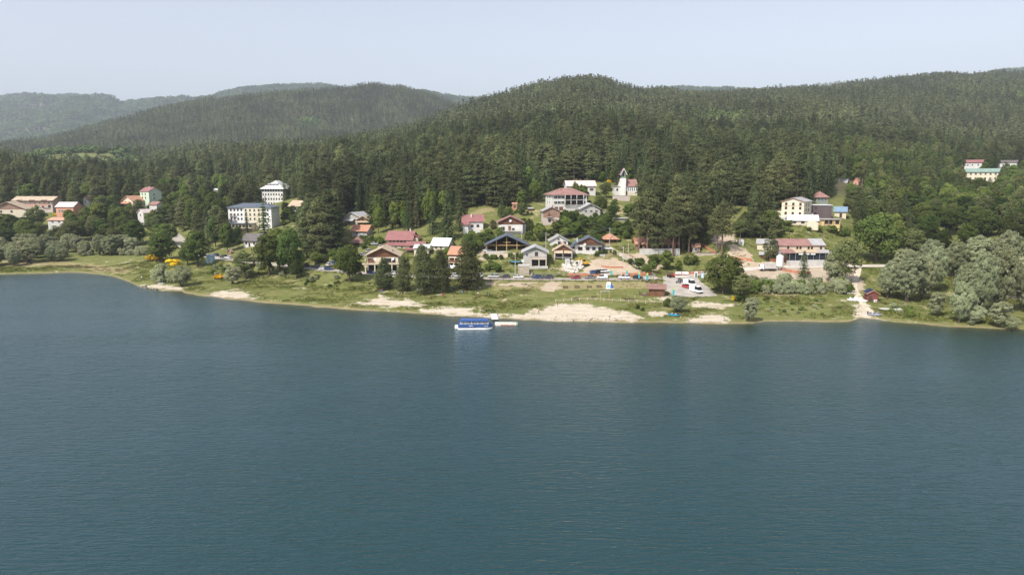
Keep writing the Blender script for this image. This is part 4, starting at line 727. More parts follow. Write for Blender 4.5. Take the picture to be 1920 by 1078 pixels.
bpy.data.objects.remove(h.wall); h.posts([.02, .34, .66, .98], .2, -1, h.H, .22, 'woodpale').posts([.02, .34, .66, .98], 6.2, -1, h.H, .22, 'woodpale').part('parapet', MB().box(-h.W/2, h.W/2, .3, .4, -1, 1.0).box(-h.W/2, -h.W/2 + .1, .5, 6, -1, 1.0).box(h.W/2 - .1, h.W/2, .5, 6, -1, 1.0), 'woodpale').part('back_wall', MB().box(-h.W/2, h.W/2, 6.32, 6.45, -1, h.H), 'wooddark').part('floor', MB().box(-h.W/2 - .6, h.W/2 + .6, -.6, 7, -3, .03), 'concrete')
# --- centre left
h = House('red_roofed_inn', 'long inn with shiny red roof and glazed veranda', 749, 459, 46, 10.5, 10, 'beige', 'red', 'gs', 13, rz=-6, oh=1.0, lm='the red roofed inn')
h.win('F', lin(.12, .9, 6), [.5], 1.1, 1.2, 'framebrown', 1).win('R', [.3, .7], [.6], 1.0, 1.4, 'framebrown').chimney(.72, 5, .9, .5).chimney(.86, 5, 1.2, .5, 'white').part('veranda_rail', MB().box(-h.W/2, h.W/2, -.9, -.8, 0, 1.0), 'palegrey').part('side_gable_roof', MB().slab((h.W/2 + 3.2, 2, h.H * 1.15), (h.W/2 + 3.2, 8, h.H * 1.15), (h.W/2 + .2, 8, h.H * 1.9), (h.W/2 + .2, 2, h.H * 1.9), .18), 'red').part('side_wing', MB().box(h.W/2 + .01, h.W/2 + 2.6, 2.4, 7.6, -3, h.H * 1.2), 'beige')
h = House('lower_annex', 'low annex with faded red roof in front of the inn', 742, 466, 40, 5, 5, 'beige', 'red', 'shed', 3.5, rz=-6, oh=.5); h.win('F', lin(.2, .8, 3), [.5], 1.0, .8)
h = House('restaurant_annex', 'annex with red stepped roofs beside the inn', 778, 472, 34, 11, 8, 'beige', 'red', 'gs', 5.5, rz=-4, oh=.6); h.win('F', [.3, .6], [.78], 1.2, .7, 'framebrown').part('lower_roof', MB().slab((-h.W * .55, -3, h.H * .40), (h.W * .2, -3, h.H * .40), (h.W * .2, -.02, h.H * .62), (-h.W * .55, -.02, h.H * .62), .15), 'red')
h = House('white_awning_house', 'cream house with white flat awning roof next to red roofs', 790, 481, 27, 15, 6, 'cream', 'whiteroof', 'shed', 4, oh=.5); h.win('F', [.25, .5], [.6], 1.0, 1.2, 'framebrown').door('F', .75)
h = House('white_roofed_house', 'pale house with white metal gable roof under tall firs', 824, 470, 32, 9.5, 9, 'cream', 'whiteroof', 'gs', 12, rz=-14, oh=.7, lm='the white roofed house'); h.win('R', [.35, .65], [.75], .8, 1.2).win('F', [.3, .6], [.55], 1.0, 1.0)
h = House('lakeside_chalet', 'big lakeside chalet with brown gable terrace and tan roof', 718, 509, 57, 31, 13, 'cream', 'tan', 'gf', 13.5, rz=4, oh=1.3, lm='the big lakeside chalet', keep=.85)
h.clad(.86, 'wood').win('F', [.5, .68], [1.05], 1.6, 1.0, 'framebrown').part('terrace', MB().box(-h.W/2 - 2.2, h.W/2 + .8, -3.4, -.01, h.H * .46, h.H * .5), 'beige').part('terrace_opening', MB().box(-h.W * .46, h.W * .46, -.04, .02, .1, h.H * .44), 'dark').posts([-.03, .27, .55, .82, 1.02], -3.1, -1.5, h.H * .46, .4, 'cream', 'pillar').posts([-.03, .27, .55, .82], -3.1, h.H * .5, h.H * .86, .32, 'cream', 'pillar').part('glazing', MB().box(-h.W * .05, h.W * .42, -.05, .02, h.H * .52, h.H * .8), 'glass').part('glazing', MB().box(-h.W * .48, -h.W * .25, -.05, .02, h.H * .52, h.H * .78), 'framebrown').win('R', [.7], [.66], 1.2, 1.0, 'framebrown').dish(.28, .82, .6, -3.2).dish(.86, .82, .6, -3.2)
b = MB(); n = 26
for i in range(n + 1): x = -h.W/2 - 2.1 + (h.W + 2.8) * i / n; b.box(x - .04, x + .04, -3.38, -3.3, h.H * .5, h.H * .5 + .9)
h.part('railing', b.box(-h.W/2 - 2.2, h.W/2 + .8, -3.4, -3.3, h.H * .5 + .9, h.H * .5 + 1.0), 'framebrown').part('skylight', MB().box(h.W * .26, h.W * .34, 3, 4.2, h.H + h.rise * .42, h.H + h.rise * .52), 'glass').chimney(.5, 8, .8)
h = House('brown_chalet', 'dark brown chalet with orange roof and cafe terrace', 855, 498, 24, 22, 10, 'wood', 'orange', 'gs', 11.5, rz=-12, oh=1.0, lm='the brown chalet with the orange roof'); h.part('terrace', MB().box(-h.W/2 - 1, h.W/2 + 1.5, -3.6, -.01, h.H * .30, h.H * .35), 'beige').posts([.05, .5, 1.05], -3.3, -1.5, h.H * .3, .35, 'cream', 'pillar').posts([.05, .5, 1.0], -2.0, h.H * .35, h.H * .7, .3, 'cream', 'pillar').part('lower_opening', MB().box(-h.W * .45, h.W * .45, -.04, .02, .1, h.H * .28), 'dark').part('band', MB().box(-h.W * .5, h.W * .5, -2.2, -.02, h.H * .70, h.H * .76), 'cream').dish(1.0, .55, .6, -2.5).part('railing', MB().box(-h.W/2 - 1, h.W/2 + 1.5, -3.58, -3.5, h.H * .35, h.H * .35 + .9), 'framebrown')
h = House('orange_roofed_house', 'grey house with orange tiled roof beside dark pines', 674, 444, 30, 11, 8, 'grey', 'orange', 'gs', 9.5, rz=-12, oh=.8, lm='the orange roofed house'); h.win('F', [.35], [.55], 1.0, 1.2).door('F', .65, 1.2, 2.0, 'whiteroof').win('R', [.45], [.95], .9, .9)
h = House('grey_roofed_lodge', 'big lodge with stepped white grey roofs among firs', 660, 421, 32, 14, 11, 'grey', 'palegrey', 'gf', 8, rz=-20, oh=.8); h.win('F', [.3, .7], [.6, .25], 1.1, 1.1).part('lower_roof', MB().slab((-h.W * .5, -2.5, h.H * .5), (h.W * .2, -2.5, h.H * .5), (h.W * .2, -.02, h.H * .75), (-h.W * .5, -.02, h.H * .75), .15), 'palegrey')
h = House('stepped_tan_house', 'brown house with two stepped tan roofs behind the orange roof', 681, 421, 22, 9, 7, 'brownwall', 'tan', 'gf', 6, rz=-8, oh=.9); h.part('lower_roof', MB().slab((-h.W * .6, -2.6, h.H * .45), (h.W * .6, -2.6, h.H * .45), (h.W * .6, -.02, h.H * .72), (-h.W * .6, -.02, h.H * .72), .15), 'tan').win('F', [.5], [.85], 1.0, .8, 'framebrown')
h = House('hip_gazebo', 'brown hip roofed gazebo below the orange roofed house', 669, 461, 22, 7.5, 6, 'wooddark', 'brownroof', 'hip', 8, oh=.9, cat='gazebo'); h.win('F', [.25, .5, .75], [.5], .9, .9, 'framebrown')
# --- left: hotels and hamlet
h = House('hill_hotel', 'white hotel with pale green hip roof and rows of windows', 512, 388, 40, 35, 22, 'brightwhite', 'whiteroof', 'hip', 13, rz=-3, oh=1.3, Y=520, lm='the white hotel with the hip roof', cat='hotel', keep=.85)
h.win('F', lin(.06, .94, 8), [.88, .66, .42, .18], .95, 1.35, 'frame', 0).win('R', lin(.12, .88, 7), [.88, .66, .42], .95, 1.35, 'frame', 0).band('F', .78, .80, 'concrete').part('dormer', MB().box(-h.W * .28, h.W * .22, 2.6, 6.0, h.H + 1.2, h.H + 3.2), 'whiteroof').chimney(.1, 3, .5, .4)
for i in range(8): x = -h.W * .27 + h.W * .48 * i / 7; MB().box(x - .35, x + .35, 2.54, 2.62, h.H + 1.5, h.H + 2.8).build('dormer_window', M['glass'], h.root)
h = House('lake_hotel', 'large white and cream hotel with flat dark blue roof', 469, 416, 82, 27, 13, 'brightwhite', 'slate', 'hip', 6.5, rz=-2, oh=.8, Y=402, lm='the large hotel', cat='hotel', keep=.8, found=12)
MB().box(-h.W * .12, h.W * .30, -.6, .01, -8, h.H * .97).build('cream_bay', M['butter'], h.root)
h.win('F', [.07, .15, .23, .31], [.82, .5, .2], .9, 1.25, 'frame', 0).win('F', [.42, .52, .62, .72], [.80, .5, .2], .9, 1.25, 'frame', 0, off=.6).win('F', [.84, .92], [.8, .5, .2], .9, 1.25).win('R', [.3, .7], [.7], .9, 1.2)
for a in (.07, .15): h.balcony(a - .035, a + .035, .09, .8, 'framebrown').balcony(a - .035, a + .035, .40, .8, 'framebrown')
gz = -15 * h.s; h.part('ground_floor', MB().box(-h.W * .57, h.W * .12, -5.5, -.62, -12, -3 * h.s), 'butter').part('flat_roof', MB().box(-h.W * .59, h.W * .14, -6.0, -.62, -3 * h.s + .003, -2 * h.s), 'slate').part('lower_band', MB().box(-h.W * .58, h.W * .13, -5.7, -5.51, -12, -11 * h.s), 'wooddark')
fm, pm = window_meshes(1.3, 1.3, M['framebrown'], 1)
for i in range(9): o = link('window', fm, h.root, (-h.W * .53 + h.W * .62 * i / 8, -5.503, -6.8 * h.s)); link('pane', pm, o)
h = House('tan_roofed_house', 'house with wide tan roof right of the hotels', 553, 391, 26, 5, 9, 'white', 'tan', 'gs', 9, rz=-22, oh=.9, Y=455); h.clad(.4, 'wooddark', 1).win('F', [.4, .7], [.3], .9, .8)
h = House('white_cottage', 'white cottage with dark tilted roof below the large hotel', 470, 463, 32, 13, 8, 'white', 'darkroof', 'gs', 10.5, rz=-18, oh=1.0, lm='the white cottage with the dark roof'); h.win('F', [.2, .75], [.5], .9, 1.0, 'framebrown', 1).door('F', .42, 1.0, 2.0, 'dark').clad(.72, 'wooddark', 1.0)
h = House('roadside_shrine', 'tiny roadside shrine with a peaked tan roof', 430, 477, 7, 6, 1.8, 'brownwall', 'tan', 'gf', 4, oh=.4, cat='shrine', keep=.5)
h = House('blue_kiosk', 'pale blue kiosk box standing on the grass by trees', 393, 494, 12, 14, 2.2, 'white', 'whiteroof', 'shed', 1.5, rz=-8, oh=.06, cat='kiosk', keep=.7); h.wall.data.materials[0] = mat('pale_blue_paint', (.33, .55, .68), .6, .1, 2); h.door('F', .5, 1.0, 2.0, 'palegrey')
h = House('row_house', 'long brown and pink row house with pale tiled roof', 62, 390, 74, 14, 11, 'pinkgrey', 'tan', 'gs', 6.5, rz=0, oh=.8, Y=470, lm='the long row house', keep=.4); h.band('F', .45, .95, 'brownwall').win('F', lin(.08, .92, 8), [.7], 1.3, 1.3, 'frame').win('F', lin(.08, .92, 6), [.22], 1.5, 1.5, 'framebrown')
for a in (.18, .5, .8): h.part('balcony_screen', MB().box(-h.W/2 + (a - .09) * h.W, -h.W/2 + (a + .09) * h.W, -1.5, -1.4, h.H * .28, h.H * .45), 'salmon').part('dormer_roof', MB().slab((-h.W/2 + (a - .07) * h.W, -1.0, h.H + .1), (-h.W/2 + (a + .07) * h.W, -1.0, h.H + .1), (-h.W/2 + (a + .07) * h.W, 2.5, h.H + .9), (-h.W/2 + (a - .07) * h.W, 2.5, h.H + .9), .12), 'pinkred')
for a in (.1, .35, .65, .9): h.chimney(a, 6, .7, .5)
h = House('tan_gabled_house', 'cream house with broad tan gable roof at the left edge', 16, 404, 60, 12, 10, 'cream', 'tan', 'gf', 13, rz=10, oh=1.0, Y=440, keep=.35, lm='the broad tan gable'); h.win('F', [.3, .6], [.6], 1.1, 1.1, 'framebrown').clad(.9, 'brownwall')
h = House('salmon_house', 'salmon pink house with pale pink roof', 122, 402, 34, 14, 9, 'salmon', 'pinkwhite', 'gs', 8, rz=-4, oh=.6, Y=455, keep=.6, lm='the salmon pink house'); h.win('F', [.35, .62], [.45], 1.0, 1.2).win('F', [.2], [.45], 1.0, 1.2)
h = House('red_stall', 'low kiosk with red roof and white panels below the salmon house', 105, 419, 30, 6, 4, 'white', 'salmon', 'shed', 3, oh=.5, Y=432, cat='kiosk', keep=.3); h.win('F', [.3, .7], [.5], 1.2, .8)
h = House('half_hidden_house', 'small red and white gabled house half hidden by trees', 161, 384, 14, 10, 6, 'white', 'red', 'gf', 6, rz=-30, oh=.5, Y=480, keep=.7); h.win('F', [.5], [.6], .9, 1.0)
h = House('cream_villa', 'cream villa with stepped orange roofs', 240, 386, 28, 10, 9, 'cream', 'tile', 'gf', 8, rz=-25, oh=.9, Y=470, keep=.8, lm='the cream villa'); h.win('F', [.3, .65], [.65], 1.0, 1.1, 'framebrown').part('front_roof', MB().slab((-h.W * .7, -3.2, h.H * .42), (h.W * .35, -3.2, h.H * .42), (h.W * .35, -.02, h.H * .7), (-h.W * .7, -.02, h.H * .7), .15), 'tile')
h = House('green_tower_house', 'tall pale green house with red roof', 272, 379, 27, 20, 9, 'mint', 'red', 'gs', 7, rz=-30, oh=.5, Y=475, keep=.8, lm='the tall pale green house'); h.win('F', [.25, .6], [.75, .4], 1.1, 1.3).win('R', [.4], [.7, .35], .9, 1.2).chimney(.5, 4, .8, m='white')
h = House('red_roofed_cabin', 'small cabin with red roof below the green house', 287, 389, 18, 5, 6, 'white', 'pinkred', 'gs', 5, rz=-20, oh=.5, Y=462, keep=.8)
h = House('white_villa', 'white villa end wall showing between trees', 264, 410, 18, 11, 7, 'white', 'pinkwhite', 'gf', 6, rz=-30, oh=.5, Y=440, keep=.8); h.win('F', [.5], [.6], 1.0, 1.2)
h = House('forest_hut', 'tiny white roofed hut alone in the wood', 405, 361, 7, 4, 4, 'white', 'whiteroof', 'gs', 3, Y=600, cat='hut', keep=.8, found=8)
# --- right
h = House('yellow_house', 'pale yellow three storey house with grey roof and red eaves', 1485, 410, 40, 31, 15, 'butter', 'rgrey', 'gf', 7, rz=-36, oh=.5, lm='the pale yellow house', keep=.95, found=4)
h.win('F', [.2, .52, .84], [.86, .62, .30], .95, 1.15, 'framebrown').band('F', .735, .75, 'framebrown').win('R', [.3, .6], [.8, .5], .9, 1.1, 'framebrown').part('left_annex', MB().box(-h.W/2 - 4.2, -h.W/2 - .01, .5, 7, -3, h.H * .42), 'butter').part('annex_roof', MB().slab((-h.W/2 - 4.6, .2, h.H * .40), (-h.W/2 - 4.6, 7.3, h.H * .40), (-h.W/2 + .1, 7.3, h.H * .52), (-h.W/2 + .1, .2, h.H * .52), .14), 'pinkred').part('terrace', MB().box(-h.W * .9, h.W * .6, -3.0, -.01, -3, h.H * .04), 'concrete').part('red_eaves', MB().slab((-h.W/2 - .52, -.56, h.H + .02), (-h.W/2 - .52, -.5, h.H + .02), (0, -.5, h.H + h.rise + .12), (0, -.56, h.H + h.rise + .12), .25), 'red').part('red_eaves', MB().slab((h.W/2 + .52, -.56, h.H + .02), (h.W/2 + .52, -.5, h.H + .02), (0, -.5, h.H + h.rise + .12), (0, -.56, h.H + h.rise + .12), .25), 'red')
h = House('white_roofed_wing', 'low cream wing with bright white roof before the yellow house', 1505, 423, 52, 9.5, 8, 'cream', 'whiteroof', 'gs', 9, rz=-16, oh=.6, keep=.95); h.win('F', [.22, .5], [.62], 1.4, .8, 'framebrown').part('gable_porch', MB().prism([(h.W * .12, -2), (h.W * .5, -2), (h.W * .5, h.H * .6), (h.W * .31, h.H * 1.15), (h.W * .12, h.H * .6)], -2.4, -.01, 'y'), 'cream')
h = House('dark_block', 'dark brown block with flat pale roof beside the yellow house', 1535, 408, 44, 22, 10, 'darkbrown', 'whiteroof', 'flat', 0, rz=-14, oh=.4, keep=.95); h.win('F', [.1, .35], [.3], 1.3, 1.1, 'framebrown').win('F', [.36], [.78], 1.2, .8, 'framebrown').dish(.22, .26, .55, -.3)
h = House('porch_house', 'flat roofed yellow porch building on posts', 1556, 424, 36, 12, 6, 'yellow', 'rgrey', 'flat', 0, rz=-8, oh=.7, keep=.95); h.win('F', [.32, .52, .85], [.6], 1.6, 1.6, 'framebrown').posts([.02, .2, .42, .66, .98], -.5, -1.5, h.H, .22, 'woodpale')
h = House('blue_roofed_cabin', 'cream cabin with bright blue roof', 1575, 408, 20, 11, 7, 'cream', 'blue', 'gs', 8, rz=-25, oh=.6, keep=.9); h.door('F', .55, 1.2, 2.1, 'wooddark')
h = House('red_hip_house', 'grey green house with dull red hip roof', 1541, 383, 22, 14, 8, 'greygreen', 'pinkred', 'hip', 8.5, oh=.7, keep=.9, lm='the red hip roofed house'); h.win('F', [.2, .5, .8], [.6], .9, 1.1)
h = House('grey_slope_house', 'small house with grey roof half hidden on the wooded slope', 1578, 352, 15, 8, 7, 'salmon', 'rgrey', 'gs', 7, rz=-35, oh=.6, Y=480, keep=.35); h.win('F', [.5], [.5], .9, .9)
h = House('salmon_slope_house', 'salmon house end with orange roof half hidden on the wooded slope', 1604, 352, 9, 12, 6, 'salmon', 'tile', 'gf', 6, rz=-35, oh=.4, Y=480, keep=.35); h.win('F', [.5], [.6], .8, 1.0)
h = House('restaurant', 'long low restaurant with faded red roof and awnings', 1502, 487, 84, 26, 11, 'beige', 'pinkred', 'gs', 10, rz=-2, oh=.5, lm='the long restaurant', cat='restaurant', keep=.8)
h.win('F', [.2, .4, .47, .65, .72, .92], [.84], .7, 1.0, 'framebrown', 0).part('right_roof', MB().slab((h.W * .22, -.56, h.H + .22), (h.W * .5 + .52, -.56, h.H + .22), (h.W * .5 + .52, 5.5, h.H + h.rise + .3), (h.W * .22, 5.5, h.H + h.rise + .3), .1), 'rgrey').part('awning', MB().slab((-h.W * .52, -5.2, h.H * .56), (-h.W * .22, -5.2, h.H * .56), (-h.W * .22, -.03, h.H * .76), (-h.W * .52, -.03, h.H * .76), .14), 'pinkred').part('awning', MB().slab((-h.W * .215, -5.2, h.H * .58), (h.W * .30, -5.2, h.H * .58), (h.W * .30, -.03, h.H * .74), (-h.W * .215, -.03, h.H * .74), .14), 'tan').part('awning', MB().slab((h.W * .305, -5.2, h.H * .58), (h.W * .58, -5.2, h.H * .58), (h.W * .58, -.03, h.H * .72), (h.W * .305, -.03, h.H * .72), .14), 'rgrey').part('glazed_front', MB().box(-h.W * .38, h.W * .48, -4.4, -4.3, .05, h.H * .52), 'glass').posts(lin(.02, 1.06, 9), -5.0, -1, h.H * .56, .16, 'metal').part('patio', MB().box(-h.W * .4, h.W * .55, -9, -4.5, -2.5, .04), 'concrete').part('patio_wall', MB().box(-h.W * .2, h.W * .4, -9.2, -9.0, -2.5, .9), 'concrete')
for x in (-.16, -.03, .1): h.part('white_sign', MB().box(h.W * x, h.W * (x + .1), -5.3, -5.22, h.H * .44, h.H * .53), 'whiteplastic')
h = House('restaurant_side_house', 'white walled side house with grey roof left of the restaurant', 1437, 472, 34, 14, 8, 'cream', 'rgrey', 'gs', 7, rz=-20, oh=.5, keep=.5); h.win('R', [.4], [.5], .9, 1.0)
h = House('wooden_tool_kiosk', 'brown wooden kiosk with grey roof at the building site', 1432, 486, 14, 8, 3, 'wood', 'rgrey', 'gs', 4, rz=-15, oh=.5, cat='kiosk', lm='the site kiosk'); h.door('F', .3, 1.0, 1.9, 'wooddark')
h = House('ticket_kiosk', 'brown log kiosk with red brown roof and deck on the lawn', 1231, 556, 29, 15, 5, 'wood', 'brownroof', 'gs', 6, rz=-10, oh=.7, cat='kiosk', lm='the log kiosk', found=.8); h.win('L', [.5], [.6], 1.2, 1.1, 'woodpale').part('deck', MB().box(-h.W/2 - 3.4, -h.W/2 - .01, .2, 4.6, -.6, .35), 'wood').part('deck_gable', MB().box(-h.W/2 - .05, -h.W/2 - .012, 1.4, 3.2, .36, 2.1), 'woodpale')
b = MB()
for i in range(9): b.box(-h.W/2 - 3.38 + .4 * i, -h.W/2 - 3.30 + .4 * i, .22, .3, .35, 1.2)
for i in range(9): b.box(-h.W/2 - 3.38, -h.W/2 - 3.30, .22 + .5 * i, .3 + .5 * i, .35, 1.2)
h.part('deck_railing', b.box(-h.W/2 - 3.4, -h.W/2, .2, .32, 1.2, 1.3).box(-h.W/2 - 3.4, -h.W/2 - 3.28, .33, 4.6, 1.2, 1.3), 'wooddark')
h = House('boat_hut', 'small dark red hut with solar panel by the shore track', 1636, 566, 19, 15, 4, 'brownwall', 'orange', 'gf', 5.5, rz=-12, oh=.5, cat='hut', lm='the dark red boat hut', found=.8); h.wall.data.materials[0] = mat('red_brown_boards', (.17, .055, .045), .75, .25, 8); h.part('solar_panel', MB().slab((-h.W/2 - .45, -.3, h.H + .1), (-h.W/2 - .45, 4.2, h.H + .1), (-.1, 4.2, h.H + h.rise + .35), (-.1, -.3, h.H + h.rise + .35), .06), mat('solar_blue', (.03, .05, .11), .2, .1, 3, .6)).door('F', .3, .9, 1.9, 'wooddark')
h = House('green_roofed_block', 'cream four storey block with green roof on the wooded slope', 1836, 354, 56, 31, 11, 'butter', 'green', 'gs', 6, rz=-50, oh=.7, Y=560, lm='the green roofed block', cat='apartment block', keep=.55, found=10)
h.win('F', lin(.07, .93, 7), [.88, .62, .36], 1.2, 1.4, 'frame').win('R', [.5], [.65, .35], .9, 1.2)
for a in (.12, .45, .8): h.balcony(a - .06, a + .06, .55, 1.0, 'metal').balcony(a - .06, a + .06, .28, 1.0, 'metal')
h = House('white_red_house', 'white house with red roof behind the green roofed block', 1822, 324, 30, 19, 10, 'white', 'red', 'gs', 4.5, rz=-42, oh=.7, Y=600, keep=.6, found=12, lm='the white house with the red roof'); h.win('F', [.25, .5, .8], [.75], 1.0, 1.2).win('F', [.2, .8], [.35], 1.0, 1.4).part('left_wing', MB().box(-h.W/2 - 5, -h.W/2 - .01, 1, 7, -8, h.H * .75), 'white').part('wing_roof', MB().box(-h.W/2 - 5.3, -h.W/2 - .01, .7, 7.3, h.H * .75 + .003, h.H * .75 + .2), 'pinkwhite')
h = House('half_seen_villa', 'white villa just showing behind pines on the slope', 1888, 313, 30, 8, 8, 'white', 'darkroof', 'gs', 4, rz=-40, Y=640, keep=.6, found=10, oh=.6); h.win('F', [.3, .6], [.5], 1.2, 1.2)
h = House('pinewood_restaurant', 'red roofed bar behind the tall pine trunks', 1230, 468, 74, 11, 8, 'brownwall', 'orange', 'gs', 9, rz=0, oh=.8, keep=0, lm='the bar behind the tall pines'); FOOT.pop(); FOOT.append((h.root.location.x, h.root.location.y + 4, 6)); h.win('F', lin(.1, .9, 6), [.5], 1.6, 1.2, 'framebrown').part('terrace_wall', MB().box(-h.W * .48, h.W * .52, -6.5, -6.1, -4, 1.0), 'concrete')
h = House('site_hut', 'small hut with red roof at the end of the pine wood', 1305, 473, 13, 10, 5, 'grey', 'tile', 'gs', 5, rz=-8, oh=.5, cat='hut', keep=.9); h.win('F', [.5], [.5], .9, 1.0).door('F', .75, .8, 1.9)
h = House('stone_wall', 'long low stone wall beside the pine wood', 1325, 480, 44, 5, 1.0, 'stone', 'wooddark', 'flat', 0, rz=-4, oh=.05, cat='wall', keep=.8)
h = House('hillside_roof', 'pale roofed shed on the earthworks behind the pines', 1340, 421, 20, 5, 5, 'grey', 'pinkwhite', 'gs', 3.5, oh=.4, Y=372, cat='shed', keep=.6)
h = House('earth_bank_house', 'half hidden house with pale roof above the earth bank', 1375, 412, 18, 5, 5, 'beige', 'tan', 'gs', 3, oh=.4, Y=380, cat='shed', keep=.5)
# ------------------------------------------------------------------ trees and bushes of the shore and village, one by one
KEEP += [(525, 340, 558, 372, 518), (512, 382, 530, 415, 405), (905, 516, 1215, 526, 262), (600, 500, 640, 514, 285), (400, 474, 440, 492, 318), (1080, 488, 1205, 516, 268), (1385, 488, 1470, 512, 272), (1470, 495, 1500, 512, 272), (1335, 445, 1410, 495, 285), (320, 436, 350, 460, 335), (910, 476, 985, 512, 268),
    (1010, 372, 1032, 392, 400), (1140, 372, 1172, 402, 350), (880, 388, 932, 404, 385), (1418, 424, 1560, 440, 305), (1290, 520, 1322, 550, 240), (1205, 530, 1252, 556, 240), (1255, 515, 1300, 550, 240), (1590, 520, 1650, 600, 205), (1180, 486, 1240, 516, 262), (1130, 462, 1178, 488, 262), (120, 284, 240, 300, 980)]
def T(kind, px, base, top, w, label, **k): return tree_px(kind, px, base, top, w, label, **k)
G = 'lakeside pines'
T('bushy_pine', 721, 543, 486, 36, 'short dark pine in front of the big chalet, first of the lakeside pines', group=G, var=1)
T('bushy_pine', 757, 546, 484, 32, 'slim dark pine in front of the big chalet, second of the lakeside pines', group=G, var=3)
T('bushy_pine', 797, 551, 461, 45, 'broad dark pine on the lawn, middle of the five lakeside pines', group=G, var=4)
T('bushy_pine', 829, 549, 470, 35, 'dark pine next to the last one, fourth of the lakeside pines', group=G, var=0)
T('bushy_pine', 879, 543, 455, 50, 'tallest dark pine at the road, last of the lakeside pines', group=G, var=2)
T('broad', 656, 529, 459, 60, 'big round leafy tree below the road left of the pines', var=1)
T('broad', 557, 521, 486, 29, 'small bright leafy tree beside the big tree clump', var=3)
T('broad', 505, 517, 432, 56, 'large dark leafy tree on the bank, one half of a pair of crowns', group='bank tree clump', var=0)
T('broad', 545, 516, 428, 58, 'large dark leafy tree on the bank, fuller crown of the pair', group='bank tree clump', var=1)
T('broad', 525, 513, 424, 50, 'tall dark leafy tree rising between the pair on the bank', group='bank tree clump', var=2)
T('olive', 460, 523, 468, 46, 'loose grey green tree leaning on the bank', var=1)
T('willow', 436, 533, 497, 33, 'small silvery willow on the grass slope by yellow broom', var=2)
T('broad', 371, 501, 430, 48, 'slender two stemmed tree beside the pale blue kiosk', var=2)
T('broad', 352, 498, 452, 32, 'lower leafy tree left of the pale blue kiosk', var=3)
T('broad', 305, 491, 438, 56, 'round dark tree above the yellow broom', var=1)
T('willow', 340, 537, 496, 40, 'silvery willow at the water by the small beach', var=0)
T('willow_bush', 299, 529, 494, 34, 'grey green shrub left of the beach willow')
T('willow_bush', 322, 530, 505, 26, 'olive shrub between beach willow and grey shrub')
T('broom', 290, 489, 472, 34, 'yellow flowering broom under the round dark tree, wider one')
T('broom', 324, 498, 482, 30, 'yellow flowering broom under the round dark tree, nearer the water')
T('broom', 411, 523, 513, 24, 'low yellow broom strip beside the small willow'); T('broom', 424, 520, 513, 14, 'little yellow broom touching the small willow')
T('round_oak', 1355, 552, 478, 72, 'massive round dark oak beside the parked white vans')
T('olive', 1392, 566, 510, 42, 'dark pointed shrub tree right of the massive oak', var=1)
T('bush', 1388, 566, 549, 22, 'deep green bush before the pointed shrub tree'); T('broom', 1375, 564, 553, 9, 'tiny yellow broom before the massive oak')
T('willow', 1404, 603, 554, 30, 'lone windswept silvery willow at the waterline', var=2)
T('willow', 1269, 586, 554, 34, 'round silvery willow bush on the beach lawn', var=1); T('bush', 1250, 575, 556, 22, 'dark green bush beside the round silvery willow', var=0)
T('bush', 1196, 580, 570, 9, 'small dark shrub on the beach grass, larger of two'); T('bush', 1205, 583, 575, 9, 'small dark shrub on the beach grass, lower of two')
T('light', 1248, 507, 468, 27, 'bright green cone shaped tree before the pine wood', var=2); T('light', 1273, 511, 486, 15, 'little green tree next to the bright cone tree', var=2)
T('light', 1212, 516, 494, 24, 'light green garden tree at the lane corner', var=1); T('light', 1198, 506, 482, 24, 'light green garden tree along the lane, upper one', var=0); T('light', 1225, 512, 488, 16, 'leafy light green tree above the flags', var=0)
T('fir', 1506, 521, 470, 38, 'single dark fir beside the silo', var=3); T('willow_bush', 1470, 537, 509, 36, 'grey green shrub dome before the silo')
T('olive', 1578, 532, 443, 66, 'tall loose yellow green willow poplar before the site', var=2); T('willow', 1560, 530, 470, 40, 'lower grey green tree beside the tall loose poplar', var=0)
T('broad', 1642, 494, 400, 92, 'large spreading leafy tree with bare stem right of the restaurant', var=1)
T('pine', 1443, 490, 424, 26, 'slim pine beside the restaurant side house', var=3); T('fir', 1449, 420, 362, 22, 'slim fir left of the pale yellow house', var=1)
T('tall_pine', 1343, 478, 388, 34, 'tall bare trunked pine above the earth mound, thinner one', var=2); T('tall_pine', 1353, 479, 380, 42, 'tall bare trunked pine above the earth mound, stouter one', var=0)
T('cedar', 708, 437, 353, 60, 'pale green layered conifer above the inn, darker shaded one', var=0, Y=372); T('cedar', 751, 432, 343, 66, 'pale green layered conifer above the inn, brighter taller one', var=1, Y=376)
T('brown_fir', 781, 440, 366, 26, 'brownish slim conifer right of the pale green ones', var=0, Y=360)
T('fir', 838, 458, 368, 66, 'broad dark fir behind the white roofed house', var=3, Y=334); T('fir', 812, 452, 374, 36, 'dark fir squeezed between broad fir and brown conifer', var=0, Y=346); T('fir', 800, 440, 362, 34, 'tall dark fir behind the brownish conifer', var=1, Y=368)
T('fir', 975, 397, 288, 42, 'tall fir at the forest edge above the timber hut', var=2, Y=408); T('fir', 1022, 388, 288, 46, 'tallest fir beside the white three storey house', var=0, Y=420); T('fir', 945, 398, 302, 38, 'tall fir left of the timber hut', var=1, Y=410)
T('fir', 941, 408, 370, 26, 'short dense conifer between cottage and chalet', var=3); T('olive', 979, 405, 378, 24, 'grey green round tree behind the chalet gable', var=2)
T('fir', 497, 462, 374, 48, 'big dark fir before the large hotel', var=3, Y=372); T('fir', 464, 446, 392, 22, 'slim dark fir in the middle of the large hotel front', var=1, Y=385)
T('broad', 905, 462, 434, 40, 'leafy green garden tree beside the chalet gable', var=0, Y=322); T('brown_fir', 925, 430, 412, 16, 'golden brown shrub tree beside the cottage', var=1)
